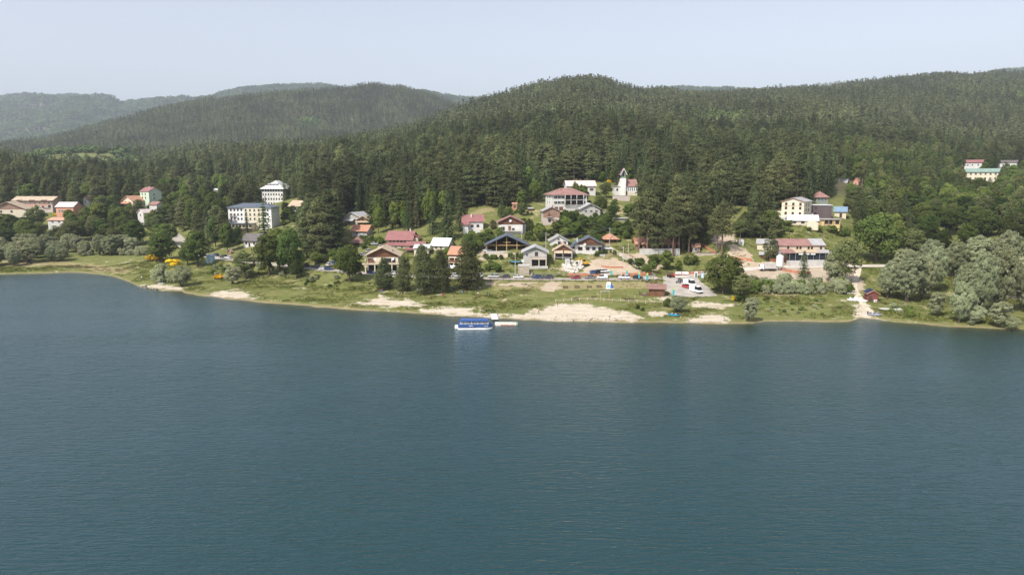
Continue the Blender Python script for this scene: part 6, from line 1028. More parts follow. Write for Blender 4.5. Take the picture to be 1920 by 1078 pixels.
def car_parts(kind):
    """body, glass, roof as meshes without paint; length along x, nose at +x"""
    if kind == 'van': L, Wd, Hh, belt = 5.6, 1.95, 2.45, 1.15; st = [(-2.8, .4, 1.0, .93), (-2.75, .32, 1.15, .97), (1.6, .32, 1.15, .97), (2.3, .34, 1.05, .95), (2.8, .45, .8, .86)]; cab = [(-2.76, 2.25, .90), (-2.6, 2.45, .86), (1.0, 2.45, .86), (1.5, 2.2, .84), (2.25, 1.1, .9)]
    elif kind == 'small_van': L, Wd, Hh, belt = 4.2, 1.8, 1.8, 1.0; st = [(-2.1, .4, .9, .85), (-2.05, .3, 1.0, .9), (.9, .3, 1.0, .9), (1.7, .32, .92, .88), (2.1, .42, .7, .8)]; cab = [(-2.06, 1.62, .80), (-1.9, 1.8, .76), (.3, 1.8, .76), (.6, 1.7, .76), (1.25, 1.0, .82)]
    elif kind == 'suv': L, Wd, Hh, belt = 4.4, 1.85, 1.65, 1.0; st = [(-2.2, .45, .88, .86), (-2.15, .35, 1.0, .92), (.7, .35, 1.02, .92), (1.9, .36, .92, .9), (2.2, .48, .7, .8)]; cab = [(-2.1, 1.0, .84), (-1.75, 1.55, .72), (-1.4, 1.66, .70), (.1, 1.64, .70), (.95, 1.0, .82)]
    else: L, Wd, Hh, belt = 4.1, 1.75, 1.47, .88; st = [(-2.05, .42, .8, .82), (-2.0, .3, .9, .87), (.6, .3, .9, .87), (1.75, .32, .8, .85), (2.05, .42, .6, .76)]; cab = [(-1.95, .88, .78), (-1.5, 1.36, .66), (-1.2, 1.46, .64), (.0, 1.46, .64), (.95, .86, .78)]
    rings = []
    for x, z0, z1, w in st: rings.append([(x, -w * .92, z0), (x, -w, z0 + .15), (x, -w, (z0 + z1) / 2 + .1), (x, -w * .93, z1), (x, w * .93, z1), (x, w, (z0 + z1) / 2 + .1), (x, w, z0 + .15), (x, w * .92, z0)])
    body = loft(rings); zb = belt - .03
    cr = [[(x, -w - .06, zb), (x * 1.0, -w, z), (x, w, z), (x, w + .06, zb)] for x, z, w in cab]; cabin = loft(cr)
    top = [(x, z, w) for x, z, w in cab if z > belt + .45]; roof = MB()
    for (xa, za, wa), (xb, zb2, wb) in zip(top[:-1], top[1:]): roof.poly([(xa, -wa - .015, za - .02), (xb, -wb - .015, zb2 - .02), (xb, wb + .015, zb2 - .02), (xa, wa + .015, za - .02), (xa, -wa, za + .025), (xb, -wb, zb2 + .025), (xb, wb, zb2 + .025), (xa, wa, za + .025)], [(0, 1, 5, 4), (1, 2, 6, 5), (2, 3, 7, 6), (3, 0, 4, 7), (4, 5, 6, 7), (3, 2, 1, 0)])
    pil = MB(); xs = (-1.9, -.35) if kind != 'van' else (-2.4, -1.2, .2)
    if kind in ('van', 'small_van'):
        x1 = .2 if kind == 'van' else -.6
        for sg in (-1, 1): pil.box(cab[0][0] + .02, x1, sg * (cab[1][2] + .03) - .05, sg * (cab[1][2] + .03) + .05, belt - .05, cab[1][1] - .06)
        pil.box(cab[0][0] - .03, cab[0][0] + .05, -.8 * cab[0][2], .8 * cab[0][2], belt - .05, cab[0][1] - .05)
    else:
        for sg in (-1, 1): pil.box(-.42, -.30, sg * .78 - .06, sg * .78 + .05, belt - .05, cab[2][1] - .03)
    return L, Wd, body, cabin, roof, pil
def make_car(kind, color, px, row, head, label, group='cars parked along the lake road', Y=None, lift=.06):
    if Y is None: x, y, z = ground(px, row, 200)
    else: x, y, z = at_y(px, row, Y); z = hz(x, y)
    key = ('car', kind)
    L, Wd, body, cabin, roof, pil = shared(key, lambda: car_parts(kind)); pm = P_[color]
    def mk(nm, vf, m): return shared((key, nm, m.name), lambda: MB().poly(*vf).mesh(nm, m) if isinstance(vf, tuple) else vf.mesh(nm, m))
    nm = {'van': 'white_van' if color == 'white' else 'van', 'small_van': 'small_van', 'suv': 'parked_car', 'hatch': 'parked_car'}[kind]
    e = tag(link(nm, None, None, (x, y, z + lift), R(head)), label, 'van' if 'van' in kind else 'car', group); e.empty_display_size = .5
    link('body', mk('body', body, pm), e); link('windows', mk('windows', cabin, GLASSC), e); link('roof', mk('roof', roof, pm), e); link('pillars', mk('pillars', pil, pm), e)
    ty = shared('tyre', lambda: MB().poly(*loft([[(r * math.cos(a * math.pi / 7), yy, r * math.sin(a * math.pi / 7)) for a in range(14)] for r, yy in ((.24, -.11), (.32, -.10), (.33, 0), (.32, .10), (.24, .11))])).mesh('wheel', TYRE)); ri = shared('rim', lambda: MB().poly(*loft([[(.19 * math.cos(a * math.pi / 6), yy, .19 * math.sin(a * math.pi / 6)) for a in range(12)] for yy in (-.12, .12)])).mesh('rim', RIM))
    for sx in (-1, 1):
        for sy in (-1, 1): w = link('wheel', ty, e, (sx * L * .31, sy * (Wd / 2 - .13), .33)); link('rim', ri, w)
    hl = shared('headlamp', lambda: MB().box(-.04, .03, -.17, .17, -.07, .07).mesh('headlight', LAMP)); tl = shared('taillamp', lambda: MB().box(-.03, .04, -.14, .14, -.09, .09).mesh('tail_light', TAIL))
    for sy in (-1, 1): link('headlight', hl, e, (L / 2 - .02, sy * Wd * .33, .66)); link('tail_light', tl, e, (-L / 2 + .02, sy * Wd * .36, .78))
    return e
for a in [('suv', 'silver', 925, 521.2, 180, 'silver estate car parked before the stone terrace lawn'), ('hatch', 'dark', 947, 521.5, 180, 'dark blue grey car parked behind the silver one'), ('hatch', 'white', 972, 522.3, 0, 'white car parked below the stone terrace'), ('suv', 'navy', 1006, 522.8, 180, 'blue car parked below the grey stone house'), ('suv', 'dark', 1027, 523, 180, 'black car parked behind the blue one'),
          ('hatch', 'maroon', 1079, 523, 180, 'maroon car parked by the orange barrier'), ('hatch', 'grey', 1105, 523, 180, 'dark grey car between maroon car and white van'), ('small_van', 'white', 1129, 523, 180, 'small white van parked at the building plot'), ('suv', 'white', 1170, 523, 180, 'white car with roof rack beside the teal flags'), ('hatch', 'black', 1196, 523.3, 0, 'black car at the end of the row by the flags'),
          ('hatch', 'white', 855, 519.5, 0, 'white car half hidden by the last lakeside pine'), ('hatch', 'silver', 896, 520, 180, 'silver car between pine and estate car'), ('hatch', 'navy', 697, 513.5, 0, 'dark blue car parked in front of the big chalet'), ('hatch', 'silver', 788, 517.5, 0, 'silver car behind the lakeside pines'), ('hatch', 'white', 742, 516, 0, 'white car seen between two lakeside pines'),
          ('hatch', 'navy', 403, 480.5, 160, 'dark car on the road next to the pale blue kiosk'), ('suv', 'dark', 419, 484, 150, 'dark car at the road bend, front one'), ('hatch', 'white', 428, 485.5, 150, 'white car at the road bend beside the dark one'), ('suv', 'black', 597, 503, 10, 'black car at the pine stand parking'), ('hatch', 'white', 607, 506, 20, 'white car at the pine stand parking'), ('hatch', 'navy', 617, 507, 15, 'blue black car at the pine stand parking'), ('suv', 'white', 620, 499, 60, 'white car parked at an angle on the upper bay'), ('hatch', 'blue', 628, 496, 60, 'blue car parked at an angle on the upper bay'), ('hatch', 'black', 578, 502, 10, 'black car half hidden by the bright leafy tree')]:
    make_car(*a)
for a in [('hatch', 'blue', 1115, 513.5, 25, 'blue car slanted on the building plot'), ('hatch', 'black', 1124, 512.5, 25, 'black car slanted on the building plot'), ('suv', 'white', 1134, 511.5, 25, 'white car slanted on the building plot')]: make_car(*a, group='cars on the building plot')
for a in [('hatch', 'silver', 683, 480, 40, 'silver car on the ramp beside the big chalet, lower one'), ('hatch', 'silver', 694, 473, 40, 'silver car on the ramp beside the big chalet, upper one'), ('hatch', 'white', 717, 465.5, 30, 'white car next to the red annex roof'), ('hatch', 'silver', 703, 459.5, 10, 'pale car on the grass by the gazebo'), ('hatch', 'white', 915, 473, 0, 'white car at the left end of the pavilion'), ('hatch', 'white', 1139, 469, 0, 'white car on the lane below the red pavilion')]: make_car(*a, group='cars parked among the houses')
make_car('van', 'white', 1305, 549, -62, 'large white van parked on the asphalt by the oak', 'white vans'); make_car('van', 'white', 1293, 536, -62, 'second white van parked behind the first', 'white vans'); make_car('hatch', 'red', 1288, 541, -60, 'red car beside the white vans', 'white vans')
# motorbikes
def motorbike(px, row, head, label):
    x, y, z = ground(px, row, 200); e = tag(link('motorbike', None, None, (x, y, z + .08), R(head)), label, 'motorbike', 'motorbikes on the parking area')
    wm = shared('mwheel', lambda: MB().poly(*loft([[(.31 * math.cos(a * math.pi / 7), yy, .31 * math.sin(a * math.pi / 7)) for a in range(14)] for yy in (-.06, .06)])).mesh('wheel', TYRE))
    for sx in (-.68, .68): link('wheel', wm, e, (sx, 0, .31))
    MB().box(-.35, .3, -.14, .14, .35, .75).box(-.1, .45, -.16, .16, .751, .98).build('engine_and_tank', P_['dark'], e); MB().box(-.85, -.1, -.13, .13, .76, .88).build('saddle', TYRE, e); MB().bar((.68, 0, .31), (.42, 0, 1.05), .05).bar((.42, -.36, 1.08), (.42, .36, 1.08), .03).build('fork_and_handlebar', M['metal'], e)
for i, (px, r) in enumerate([(1275, 527), (1279, 529), (1283, 531), (1272, 532)]): motorbike(px, r, -40 + 8 * i, ['black motorbike at the upper end of the row', 'black motorbike second in the row', 'black motorbike third in the row', 'black motorbike standing apart nearer the lawn'][i])
# red tractor
x, y, z = ground(1257, 521, 200); e = tag(link('tractor', None, None, (x, y, z + .08), R(15)), 'small red tractor at the road junction', 'tractor')
MB().box(.1, 1.5, -.38, .38, .6, 1.25).box(-.9, .09, -.5, .5, .55, .95).build('bonnet', P_['red'], e); MB().box(-.85, .0, -.55, .55, 1.9, 2.0).bar((-.8, -.5, .95), (-.8, -.5, 1.9), .05).bar((-.8, .5, .95), (-.8, .5, 1.9), .05).bar((0, -.5, .95), (0, -.5, 1.9), .05).bar((0, .5, .95), (0, .5, 1.9), .05).build('cab_frame', P_['grey'], e)
for sx, r in ((-.6, .62), (1.15, .38)):
    for sy in (-.72, .72): MB().poly(*loft([[(r * math.cos(a * math.pi / 7), yy, r * math.sin(a * math.pi / 7)) for a in range(14)] for yy in (-.16, .16)])).build('wheel', TYRE, e, (sx, sy, r))
# excavator
x, y, z = ground(1097, 499, 200); e = tag(link('excavator', None, None, (x, y, z), R(200)), 'yellow excavator beside the stone rubble', 'excavator')
for sy in (-.8, .8): MB().prism([(-1.5, .1), (1.5, .1), (1.7, .4), (1.5, .75), (-1.5, .75), (-1.7, .4)], sy - .25, sy + .25, 'y').build('track', TYRE, e)
MB().box(-1.5, .7, -1.0, 1.0, .85, 1.7).build('body', P_['yellow'], e); MB().box(-.1, .95, -.95, -.1, 1.702, 2.7).build('cab', GLASSC, e); MB().box(-.15, 1.0, -1.0, -.05, 2.702, 2.82).build('cab_roof', P_['yellow'], e)
MB().bar((.6, .3, 1.4), (2.6, .3, 3.6), .2).bar((2.6, .3, 3.6), (4.0, .3, 1.8), .15).build('boom', P_['yellow'], e); MB().prism([(3.7, 1.9), (4.3, 1.9), (4.4, 1.1), (3.9, .9), (3.5, 1.3)], -.1, .7, 'y').build('bucket', P_['dark'], e)
# concrete mixer truck and silo
x, y, z = ground(1438, 508, 200); e = tag(link('mixer_truck', None, None, (x, y, z + .1), R(172)), 'grey and white truck beside the cement silo', 'truck')
MB().prism([(1.4, .6), (3.2, .6), (3.2, 1.7), (2.9, 2.6), (1.4, 2.6)], -1.15, 1.15, 'y').build('cab', P_['white'], e); MB().prism([(2.92, 1.75), (3.22, 1.7), (2.93, 2.5), (2.6, 2.5)], -1.0, 1.0, 'y').build('windscreen', GLASSC, e); MB().box(-3.2, 1.3, -1.1, 1.1, .6, .85).build('chassis', P_['dark'], e)
MB().prism([(-3.1, .9), (1.2, .9), (1.2, 2.9), (.6, 3.1), (-2.6, 3.1), (-3.1, 2.7)], -1.1, 1.1, 'y').build('load_box', M['concrete'], e)
for sx in (-2.4, -1.3, 2.2):
    for sy in (-1.0, 1.0): MB().poly(*loft([[(.48 * math.cos(a * math.pi / 7), yy, .48 * math.sin(a * math.pi / 7)) for a in range(14)] for yy in (-.16, .16)])).build('wheel', TYRE, e, (sx, sy, .45))
x, y, z = ground(1461, 507, 200); s_ = proj(x, y, z)[2] / FPX; e = tag(link('cement_silo', None, None, (x, y, z)), 'white cement silo on legs at the building site', 'silo')
r = 6.4 * s_; MB().cyl(0, 0, 8 * s_, 26 * s_, r, r, 20).cyl(0, 0, 2.5 * s_, 8 * s_ - .003, .3, r, 20).cyl(0, 0, 26 * s_ + .003, 29 * s_, r, r * .45, 20).build('tank', M['whiteplastic'], e); MB().cyl(0, 0, 29 * s_ + .003, 36 * s_, r * .32, r * .32, 12).build('filter_cap', M['metal'], e)
for i in range(4): a = math.pi / 4 + i * math.pi / 2; MB().bar((r * .95 * math.cos(a), r * .95 * math.sin(a), -1), (r * .95 * math.cos(a), r * .95 * math.sin(a), 9 * s_), .1).build('leg', M['metal'], e)
b = MB().bar((r + .1, -.3, 0), (r + .1, -.3, 26 * s_), .04).bar((r + .1, .3, 0), (r + .1, .3, 26 * s_), .04)
for i in range(14): b.bar((r + .1, -.3, .5 * i), (r + .1, .3, .5 * i), .025)
b.build('ladder', M['metal'], e)
# ------------------------------------------------------------------ on the water
x, y, z = at_z(891, 615.5, 0); s_ = y / FPX; BL = 66 * s_; e = tag(link('tour_boat', None, None, (x, y, 0), R(1.5)), 'blue covered tour boat with white seats moored at the pontoon', 'boat')
def hull(L, W, H, z0, bow=.12):
    rings = []
    for t in (0, .02, .2, .5, .8, .93, 1.0): w = W / 2 * (1 if t < .8 else (1 - ((t - .8) / .2) ** 2 * .55)) * (.85 if t == 0 else 1); xx = -L / 2 + L * t; up = .25 * max(0, (t - .7) / .3) ** 2; rings.append([(xx, -w * .75, z0 + up), (xx, -w, z0 + H * .4 + up), (xx, -w, z0 + H), (xx, w, z0 + H), (xx, w, z0 + H * .4 + up), (xx, w * .75, z0 + up)])
    return loft(rings)
MB().poly(*hull(BL, 3.4, .75, -.35)).build('hull', M['whiteplastic'], e); MB().poly(*[q for q in hull(BL * .985, 3.46, 1.15, .402)]).build('topsides', P_['boatblue'], e)
sd = MB(); k = 9
for i in range(k):
    x0 = -BL * .40 + BL * .74 * i / (k - 1)
    for sy in (-1.15, .35): sd.box(x0, x0 + .5, sy, sy + .8, 1.553, 1.80).box(x0, x0 + .12, sy, sy + .8, 1.8, 2.2)
sd.build('seats', M['whiteplastic'], e); cz = 2.75; cn = MB(); cn.poly(*loft([[(-BL * .44 + BL * .84 * t, yy, cz + .30 * (1 - (yy / 1.85) ** 2) - (0 if 0 < t < 1 else .25)) for yy in (-1.85, -1.2, 0, 1.2, 1.85)] + [(-BL * .44 + BL * .84 * t, yy, cz - .32) for yy in (1.85, -1.85)] for t in (0, .03, .5, .97, 1)])); cn.build('canopy', P_['boatblue'], e)
for i in range(6):
    for sy in (-1.6, 1.6): MB().bar((-BL * .41 + BL * .78 * i / 5, sy, 1.5), (-BL * .41 + BL * .78 * i / 5, sy, cz - .1), .05).build('canopy_post', M['whiteplastic'], e)
MB().box(-BL * .44, BL * .40, -1.62, -1.58, 1.62, 1.68).box(-BL * .44, BL * .40, -1.62, -1.58, 1.95, 2.0).build('railing', M['whiteplastic'], e); MB().box(BL * .22, BL * .36, -1.2, 1.2, 1.552, 2.4).build('wheelhouse', P_['grey'], e)
MB().poly(*loft([[(-BL * .5 - .9 + .1 * k2, yy * (.7 + .3 * min(1, k2)), .45 + .5 * math.sin(a)) for yy, a in ((-1.2, 0), (-1.0, 1.2), (1.0, 1.2), (1.2, 0), (1.0, -1.0), (-1.0, -1.0))] for k2 in (0, 3, 12)])).build('swim_platform', M['whiteplastic'], e)
def lettering(px0, px1, z0, z1, seed):
    rr = random.Random(seed); b = MB(); xx = px0
    while xx < px1: w = rr.uniform(.12, .24); b.box(xx, xx + w * .5, -1.765, -1.735, z0, z1 if rr.random() < .7 else (z0 + z1) / 2).box(xx, xx + w, -1.766, -1.736, z0 + (z1 - z0) * rr.choice((0, .4, .75)), z0 + (z1 - z0) * rr.choice((.25, .6, 1))); xx += w + .08
    b.build('lettering', M['whiteplastic'], e)
lettering(-BL * .17, -BL * .06, .95, 1.25, 3); lettering(BL * .26, BL * .38, .88, 1.12, 4); lettering(BL * .08, BL * .14, .52, .66, 5)
x, y, z = at_z(948, 608, 0); e = tag(link('floating_pontoon', None, None, (x, y, 0), R(-2)), 'white and orange floating pontoon beside the tour boat', 'pontoon'); PL = 42 * s_
for i in range(9): MB().box(-PL / 2 + PL * i / 9 + .02, -PL / 2 + PL * (i + 1) / 9 - .02, -1.3, 1.5, -.15, .42).build('float_block', mat('pontoon_cream', (.66, .60, .50), .6, .1, 3) if i % 3 else M['whiteplastic'], e)
MB().box(-PL / 2, PL / 2 - .5, -1.36, -1.31, .05, .17).build('orange_edge', P_['orange'], e); MB().box(PL / 2 - .9, PL / 2 + .4, -.9, .9, .0, .36).build('green_end_float', mat('float_green', (.25, .55, .38), .5, .1, 3), e); MB().box(-PL / 2 + .3, -PL / 2 + 1.9, -2.2, -1.4, -.1, .35).build('side_float', mat('pontoon_cream', None), e)
x, y, z = at_z(928, 601, 0); g = ground(925, 592, 200); e = tag(link('gangway', None, None, (x, y, .4), math.atan2(g[1] - y, g[0] - x)), 'white gangway from the beach to the pontoon', 'gangway'); gl = math.hypot(g[0] - x, g[1] - y) + 1.0
for i in range(8): MB().box(gl * i / 8 + .02, gl * (i + 1) / 8 - .02, -1.1, 1.1, -.05 + .03 * i, .06 + .03 * i).build('plank', M['whiteplastic'], e)
for sy in (-1.1, 1.1): MB().bar((0, sy, .9), (gl, sy, 1.15), .04).bar((0, sy, 0), (0, sy, .9), .04).bar((gl, sy, .2), (gl, sy, 1.15), .04).bar((gl / 2, sy, .1), (gl / 2, sy, 1.0), .04).build('handrail', M['metal'], e)
def small_boat(name, px, row, L, W, H, head, m, label, seat=True, cat='boat', z=None, tilt=0):
    x, y, zz = ground(px, row, 190); e = tag(link(name, None, None, (x, y, max(zz, -.05) + .02), R(head)), label, cat); MB().poly(*hull(L, W, H, .0)).build('hull', m, e)
    MB().poly(*hull(L * .86, W * .8, .05, H + .004)).build('cockpit', M['dark'] if seat else m, e)
    if seat:
        for t in (-.2, .15): MB().box(L * t - .15, L * t + .15, -W * .38, W * .38, H + .055, H + .12).build('thwart', M['whiteplastic'], e)
    return e
small_boat('rowing_boat', 1264, 592, 3.6, 1.5, .55, -35, P_['brightblue'], 'bright blue rowing boat lying on the beach grass')
e = small_boat('motor_boat', 1640, 592, 3.8, 1.7, .7, -25, mat('boat_grey', (.30, .31, .36), .4, .1, 3), 'small grey motor boat drawn up at the waterline'); MB().box(-.2, 1.0, -.5, .5, .76, 1.1).build('console', P_['grey'], e); MB().box(-2.2, -1.85, -.2, .2, .3, 1.2).build('outboard_motor', M['black'], e)
small_boat('canoe', 1669, 582, 7.2, .9, .5, -12, M['whiteplastic'], 'long white canoe lying on the grass by the water', False)
small_boat('dinghy', 303, 533, 2.6, 1.2, .45, 15, M['whiteplastic'], 'little white dinghy on the small beach')
def pedalo(px, row, head, label):
    x, y, z = ground(px, row, 190); e = tag(link('pedal_boat', None, None, (x, y, z + .02), R(head)), label, 'pedal boat', 'pedal boats on the grass')
    for sy in (-.6, .6): MB().poly(*loft([[(xx, sy - w, .05 + u), (xx, sy - w, .5), (xx, sy + w, .5), (xx, sy + w, .05 + u)] for xx, w, u in ((-1.6, .2, .2), (-1.3, .28, 0), (1.1, .28, 0), (1.7, .1, .3))])).build('float', M['whiteplastic'], e)
    MB().box(-1.2, .9, -.6, .6, .503, .6).build('deck', M['whiteplastic'], e); MB().box(-.6, -.2, -.6, .6, .603, .8).box(-.75, -.601, -.6, .6, .603, 1.2).build('seat', M['whiteplastic'], e)
pedalo(1607, 563, 10, 'white pedal boat in the middle by the dark red hut'); pedalo(1598, 564.5, 0, 'white pedal boat furthest from the dark red hut'); pedalo(1616, 565.5, -5, 'white pedal boat closest to the dark red hut')
for i, (px, r) in enumerate([(1593, 551), (1600, 548)]):
    x, y, z = ground(px, r, 190); tag(link('paddle_board', MB().poly(*hull(3.0, .75, .14, 0)).mesh('paddle_board', M['whiteplastic']), None, (x, y, z + .1), R(20 - 50 * i)), ['white board lying in the grass, lower one', 'white board lying in the grass, upper one'][i], 'board')
x, y, z = ground(1641, 567, 190); e = tag(link('notice_box', None, None, (x, y, z)), 'small white box standing before the dark red hut', 'box'); MB().box(-.45, .45, -.3, .3, 0, .85).build('box', M['whiteplastic'], e); MB().box(-.25, .25, -.33, -.302, .25, .6).build('front_panel', P_['grey'], e)
# ------------------------------------------------------------------ lawn furniture, flags, signs, fences
def feather_flag(px, row, top, label):
    x, y, z = ground(px, row, 190); s_ = proj(x, y, z)[2] / FPX; H = (row - top) * s_; e = tag(link('feather_flag', None, None, (x, y, z)), label, 'flag', 'teal feather flags'); MB().bar((0, 0, 0), (0, 0, H), .035).build('pole', M['metal'], e)
    w = 2.1 * s_ * 1.0 + .25; MB().prism([(.04, H * .18), (w, H * .22), (w, H * .78), (.04, H * .78)], -.02, .02, 'y').build('banner', P_['teal'], e); MB().prism([(.04, H * .783), (w, H * .783), (w * .8, H * .93), (.3, H), (.04, H)], -.02, .02, 'y').build('banner_top', mat('flag_lime', (.50, .62, .12), .7, .1, 3), e); MB().box(-.3, .3, -.3, .3, 0, .08).build('foot', TYRE, e)
for i, (px, r, t) in enumerate([(1145, 519.5, 504), (1174, 520.5, 504.5), (1196.5, 524.5, 510), (1212, 529.5, 512), (1261, 558, 539)]): feather_flag(px, r, t, ['teal feather flag by the building plot, first of the row', 'teal feather flag behind the white car', 'teal feather flag before the black car', 'teal feather flag nearest the log kiosk path', 'teal feather flag standing alone below the parking area'][i])
x, y, z = ground(1142, 541, 190); e = tag(link('info_board', None, None, (x, y, z), R(-12)), 'white and blue three sided board on the lawn', 'sign'); MB().slab((-1.1, -.8, 0), (-.9, .6, 2.2), (.5, .6, 2.2), (.4, -.8, 0), .06).build('white_panel', M['whiteplastic'], e); MB().slab((.45, -.8, 0), (.55, .6, 2.2), (1.6, .9, .4), (1.7, -.6, 0), .06).build('blue_panel', P_['boatblue'], e); MB().box(-1.2, 1.9, -.9, .9, -.1, .06).build('base', M['whiteplastic'], e); MB().slab((-.85, -.62, .45), (-.78, -.05, 1.3), (.3, -.05, 1.3), (.25, -.62, .45), .01).build('poster', P_['brightblue'], e)
def bench(px, row, head, label):
    x, y, z = ground(px, row, 190); e = tag(link('picnic_bench', None, None, (x, y, z), R(head)), label, 'bench', 'brown benches on the lawn')
    sl = shared('bslat', lambda: MB().box(-.95, .95, -.07, .07, -.03, .03).mesh('slat', M['wooddark']))
    for yy in (-.2, 0, .2): link('slat', sl, e, (0, yy, .45))
    for zz in (.62, .8): link('slat', sl, e, (0, .32, zz)).rotation_euler = (R(80), 0, 0)
    for sx in (-.75, .75): link('leg', shared('bleg', lambda: MB().box(-.04, .04, -.25, .3, 0, .42).box(-.04, .04, .28, .36, .421, .9).mesh('leg', M['wooddark'])), e, (sx, 0, 0))
for i, (px, r) in enumerate([(1060, 541.5), (1082, 541), (1105, 540.5), (1123, 539.5), (1080, 563), (1114, 560.5), (1176, 564.5), (1184, 565)]): bench(px, r, 3 * (i % 3), 'brown bench on the lawn, ' + ['first of the upper row', 'second of the upper row', 'third of the upper row', 'last of the upper row by the board', 'lower one beside the rope fence', 'lower one before the swing frame', 'one of the pair by the fence end', 'other of the pair by the fence end'][i])
x, y, z = ground(1134, 563, 190); s_ = proj(x, y, z)[2] / FPX; e = tag(link('swing_frame', None, None, (x, y, z)), 'pale wooden portal frame on the beach lawn', 'frame'); w = 16 * s_ / 2; H = 15 * s_
for sx in (-w, w): MB().box(sx - .09, sx + .09, -.09, .09, -.3, H).build('post', M['woodpale'], e)
MB().box(-w - .3, w + .3, -.1, .1, H + .003, H + .25).build('crossbeam', M['concrete'], e); MB().box(-w - .2, w + .2, -.3, .3, H + .255, H + .33).build('name_board', M['concrete'], e)
def fence(name, pix, label, h=1.0, step=2.4, m='wooddark', rails=(.95, .5), pr=.06, group=None, ymin=190, rope=False):
    P3 = smooth_line([ground(*p, ymin) for p in pix], step); x0, y0 = P3[0, 0], P3[0, 1]; z0 = hz(x0, y0); e = tag(link(name, None, None, (x0, y0, z0)), label, 'fence', group)
    pm = shared(('post', h, pr, m), lambda: MB().box(-pr, pr, -pr, pr, -.3, h).mesh('post', M[m])); Z = [hz(p[0], p[1]) for p in P3]
    for p, z in zip(P3, Z): link('post', pm, e, (p[0] - x0, p[1] - y0, z - z0))
    for k in rails:
        b = MB()
        for (p, z), (q, z2) in zip(zip(P3[:-1], Z[:-1]), zip(P3[1:], Z[1:])):
            a_ = (p[0] - x0, p[1] - y0, z - z0 + k * h); c_ = (q[0] - x0, q[1] - y0, z2 - z0 + k * h)
            if rope: mid = ((a_[0] + c_[0]) / 2, (a_[1] + c_[1]) / 2, (a_[2] + c_[2]) / 2 - .2); b.bar(a_, mid, pr * .5).bar(mid, c_, pr * .5)
            else: b.bar(a_, c_, pr * .7)
        b.build('rail', M[m], e)
fence('road_railing', [(884, 526.5), (960, 527.5), (1060, 528.2), (1150, 528.2), (1205, 528), (1225, 535), (1238, 543)], 'dark railing along the lake side of the road')
fence('rope_fence', [(1042, 567), (1060, 566), (1100, 563), (1135, 564.5), (1180, 567), (1210, 568.5), (1242, 569)], 'low post and rope fence between lawn and beach', 1.0, 2.6, 'beige', (.9, .55), .09, rope=True)
fence('garden_fence', [(905, 517), (940, 517), (968, 517.5)], 'wire fence in front of the lawn below the pavilion', 1.1, 2.5, 'metal', (.95, .5, .1), .04); fence('garden_fence', [(995, 517.5), (1030, 517.8), (1060, 518)], 'wire fence in front of the grey stone house', 1.1, 2.5, 'metal', (.95, .5, .1), .04)
fence('lane_railing', [(1213, 505), (1196, 492), (1180, 480), (1166, 471)], 'dark railing along the concrete lane', 1.0, 2.2)
fence('wooden_fence', [(1228, 512), (1255, 515), (1290, 512), (1335, 509)], 'wooden fence below the pine wood', 1.0, 2.2, 'wood')
fence('site_fence', [(1392, 520), (1450, 522), (1520, 522), (1600, 520)], 'thin wire fence along the edge of the building site', 1.4, 3.0, 'metal', (.95, .1), .035)
fence('stone_edge_railing', [(1405, 409), (1440, 416), (1480, 425), (1530, 428), (1570, 427)], 'railing along the road below the yellow house', 1.0, 3.0, 'metal', (.95, .5), .05, ymin=300)
NET = mat('orange_safety_net', (.46, .19, .11), .8, .25, 8, .2)
def barrier(pix, label, h=1.1, ymin=190):
    P3 = smooth_line([ground(*p, ymin) for p in pix], 2.0); x0, y0 = P3[0, 0], P3[0, 1]; z0 = hz(x0, y0); e = tag(link('safety_barrier', None, None, (x0, y0, z0)), label, 'barrier', 'orange safety barriers'); rr = random.Random(4)
    pm = shared(('bpost', h), lambda: MB().box(-.04, .04, -.04, .04, -.3, h + .15).mesh('post', M['metal']))
    for p in P3: link('post', pm, e, (p[0] - x0, p[1] - y0, hz(p[0], p[1]) - z0))
    for p, q in zip(P3[:-1], P3[1:]):
        za, zb = hz(p[0], p[1]) - z0, hz(q[0], q[1]) - z0; sag = rr.uniform(0, .25); a_ = np.array([p[0] - x0, p[1] - y0]); c_ = np.array([q[0] - x0, q[1] - y0]); m_ = (a_ + c_) / 2 + np.array([0, rr.uniform(-.15, .15)])
        MB().poly([(*a_, za + .05), (*m_, (za + zb) / 2 + .05), (*c_, zb + .05), (*c_, zb + h), (*m_, (za + zb) / 2 + h - sag), (*a_, za + h), (a_[0], a_[1] + .03, za + .05), (m_[0], m_[1] + .03, (za + zb) / 2 + .05), (c_[0], c_[1] + .03, zb + .05), (c_[0], c_[1] + .03, zb + h), (m_[0], m_[1] + .03, (za + zb) / 2 + h - sag), (a_[0], a_[1] + .03, za + h)], [(0, 1, 4, 5), (1, 2, 3, 4), (11, 10, 7, 6), (10, 9, 8, 7), (5, 4, 10, 11), (4, 3, 9, 10), (0, 6, 7, 1), (1, 7, 8, 2)]).build('net_panel', NET, e)
barrier([(1064, 518), (1085, 518.3), (1110, 518.5), (1138, 518.5)], 'orange net barrier behind the maroon car'); barrier([(1167, 519), (1190, 519), (1208, 518), (1222, 516)], 'orange net barrier behind the black car at the flags', 1.6); barrier([(1262, 517), (1285, 515.5), (1310, 514), (1322, 513)], 'orange net barrier beside the red tractor')
barrier([(1312, 461), (1322, 466), (1334, 473), (1342, 479)], 'orange net barrier running down beside the earth mound', 1.3); barrier([(1372, 486), (1390, 489), (1410, 491)], 'orange net barrier at the foot of the earth mound', 1.3); barrier([(1465, 507), (1480, 511), (1498, 514), (1520, 514)], 'orange net barrier behind the single dark fir'); barrier([(1128, 502), (1148, 504), (1168, 503)], 'orange net barrier on the bare building plot', .8); barrier([(1444, 491), (1462, 490), (1482, 489.5)], 'orange net barrier before the restaurant patio', 1.2)
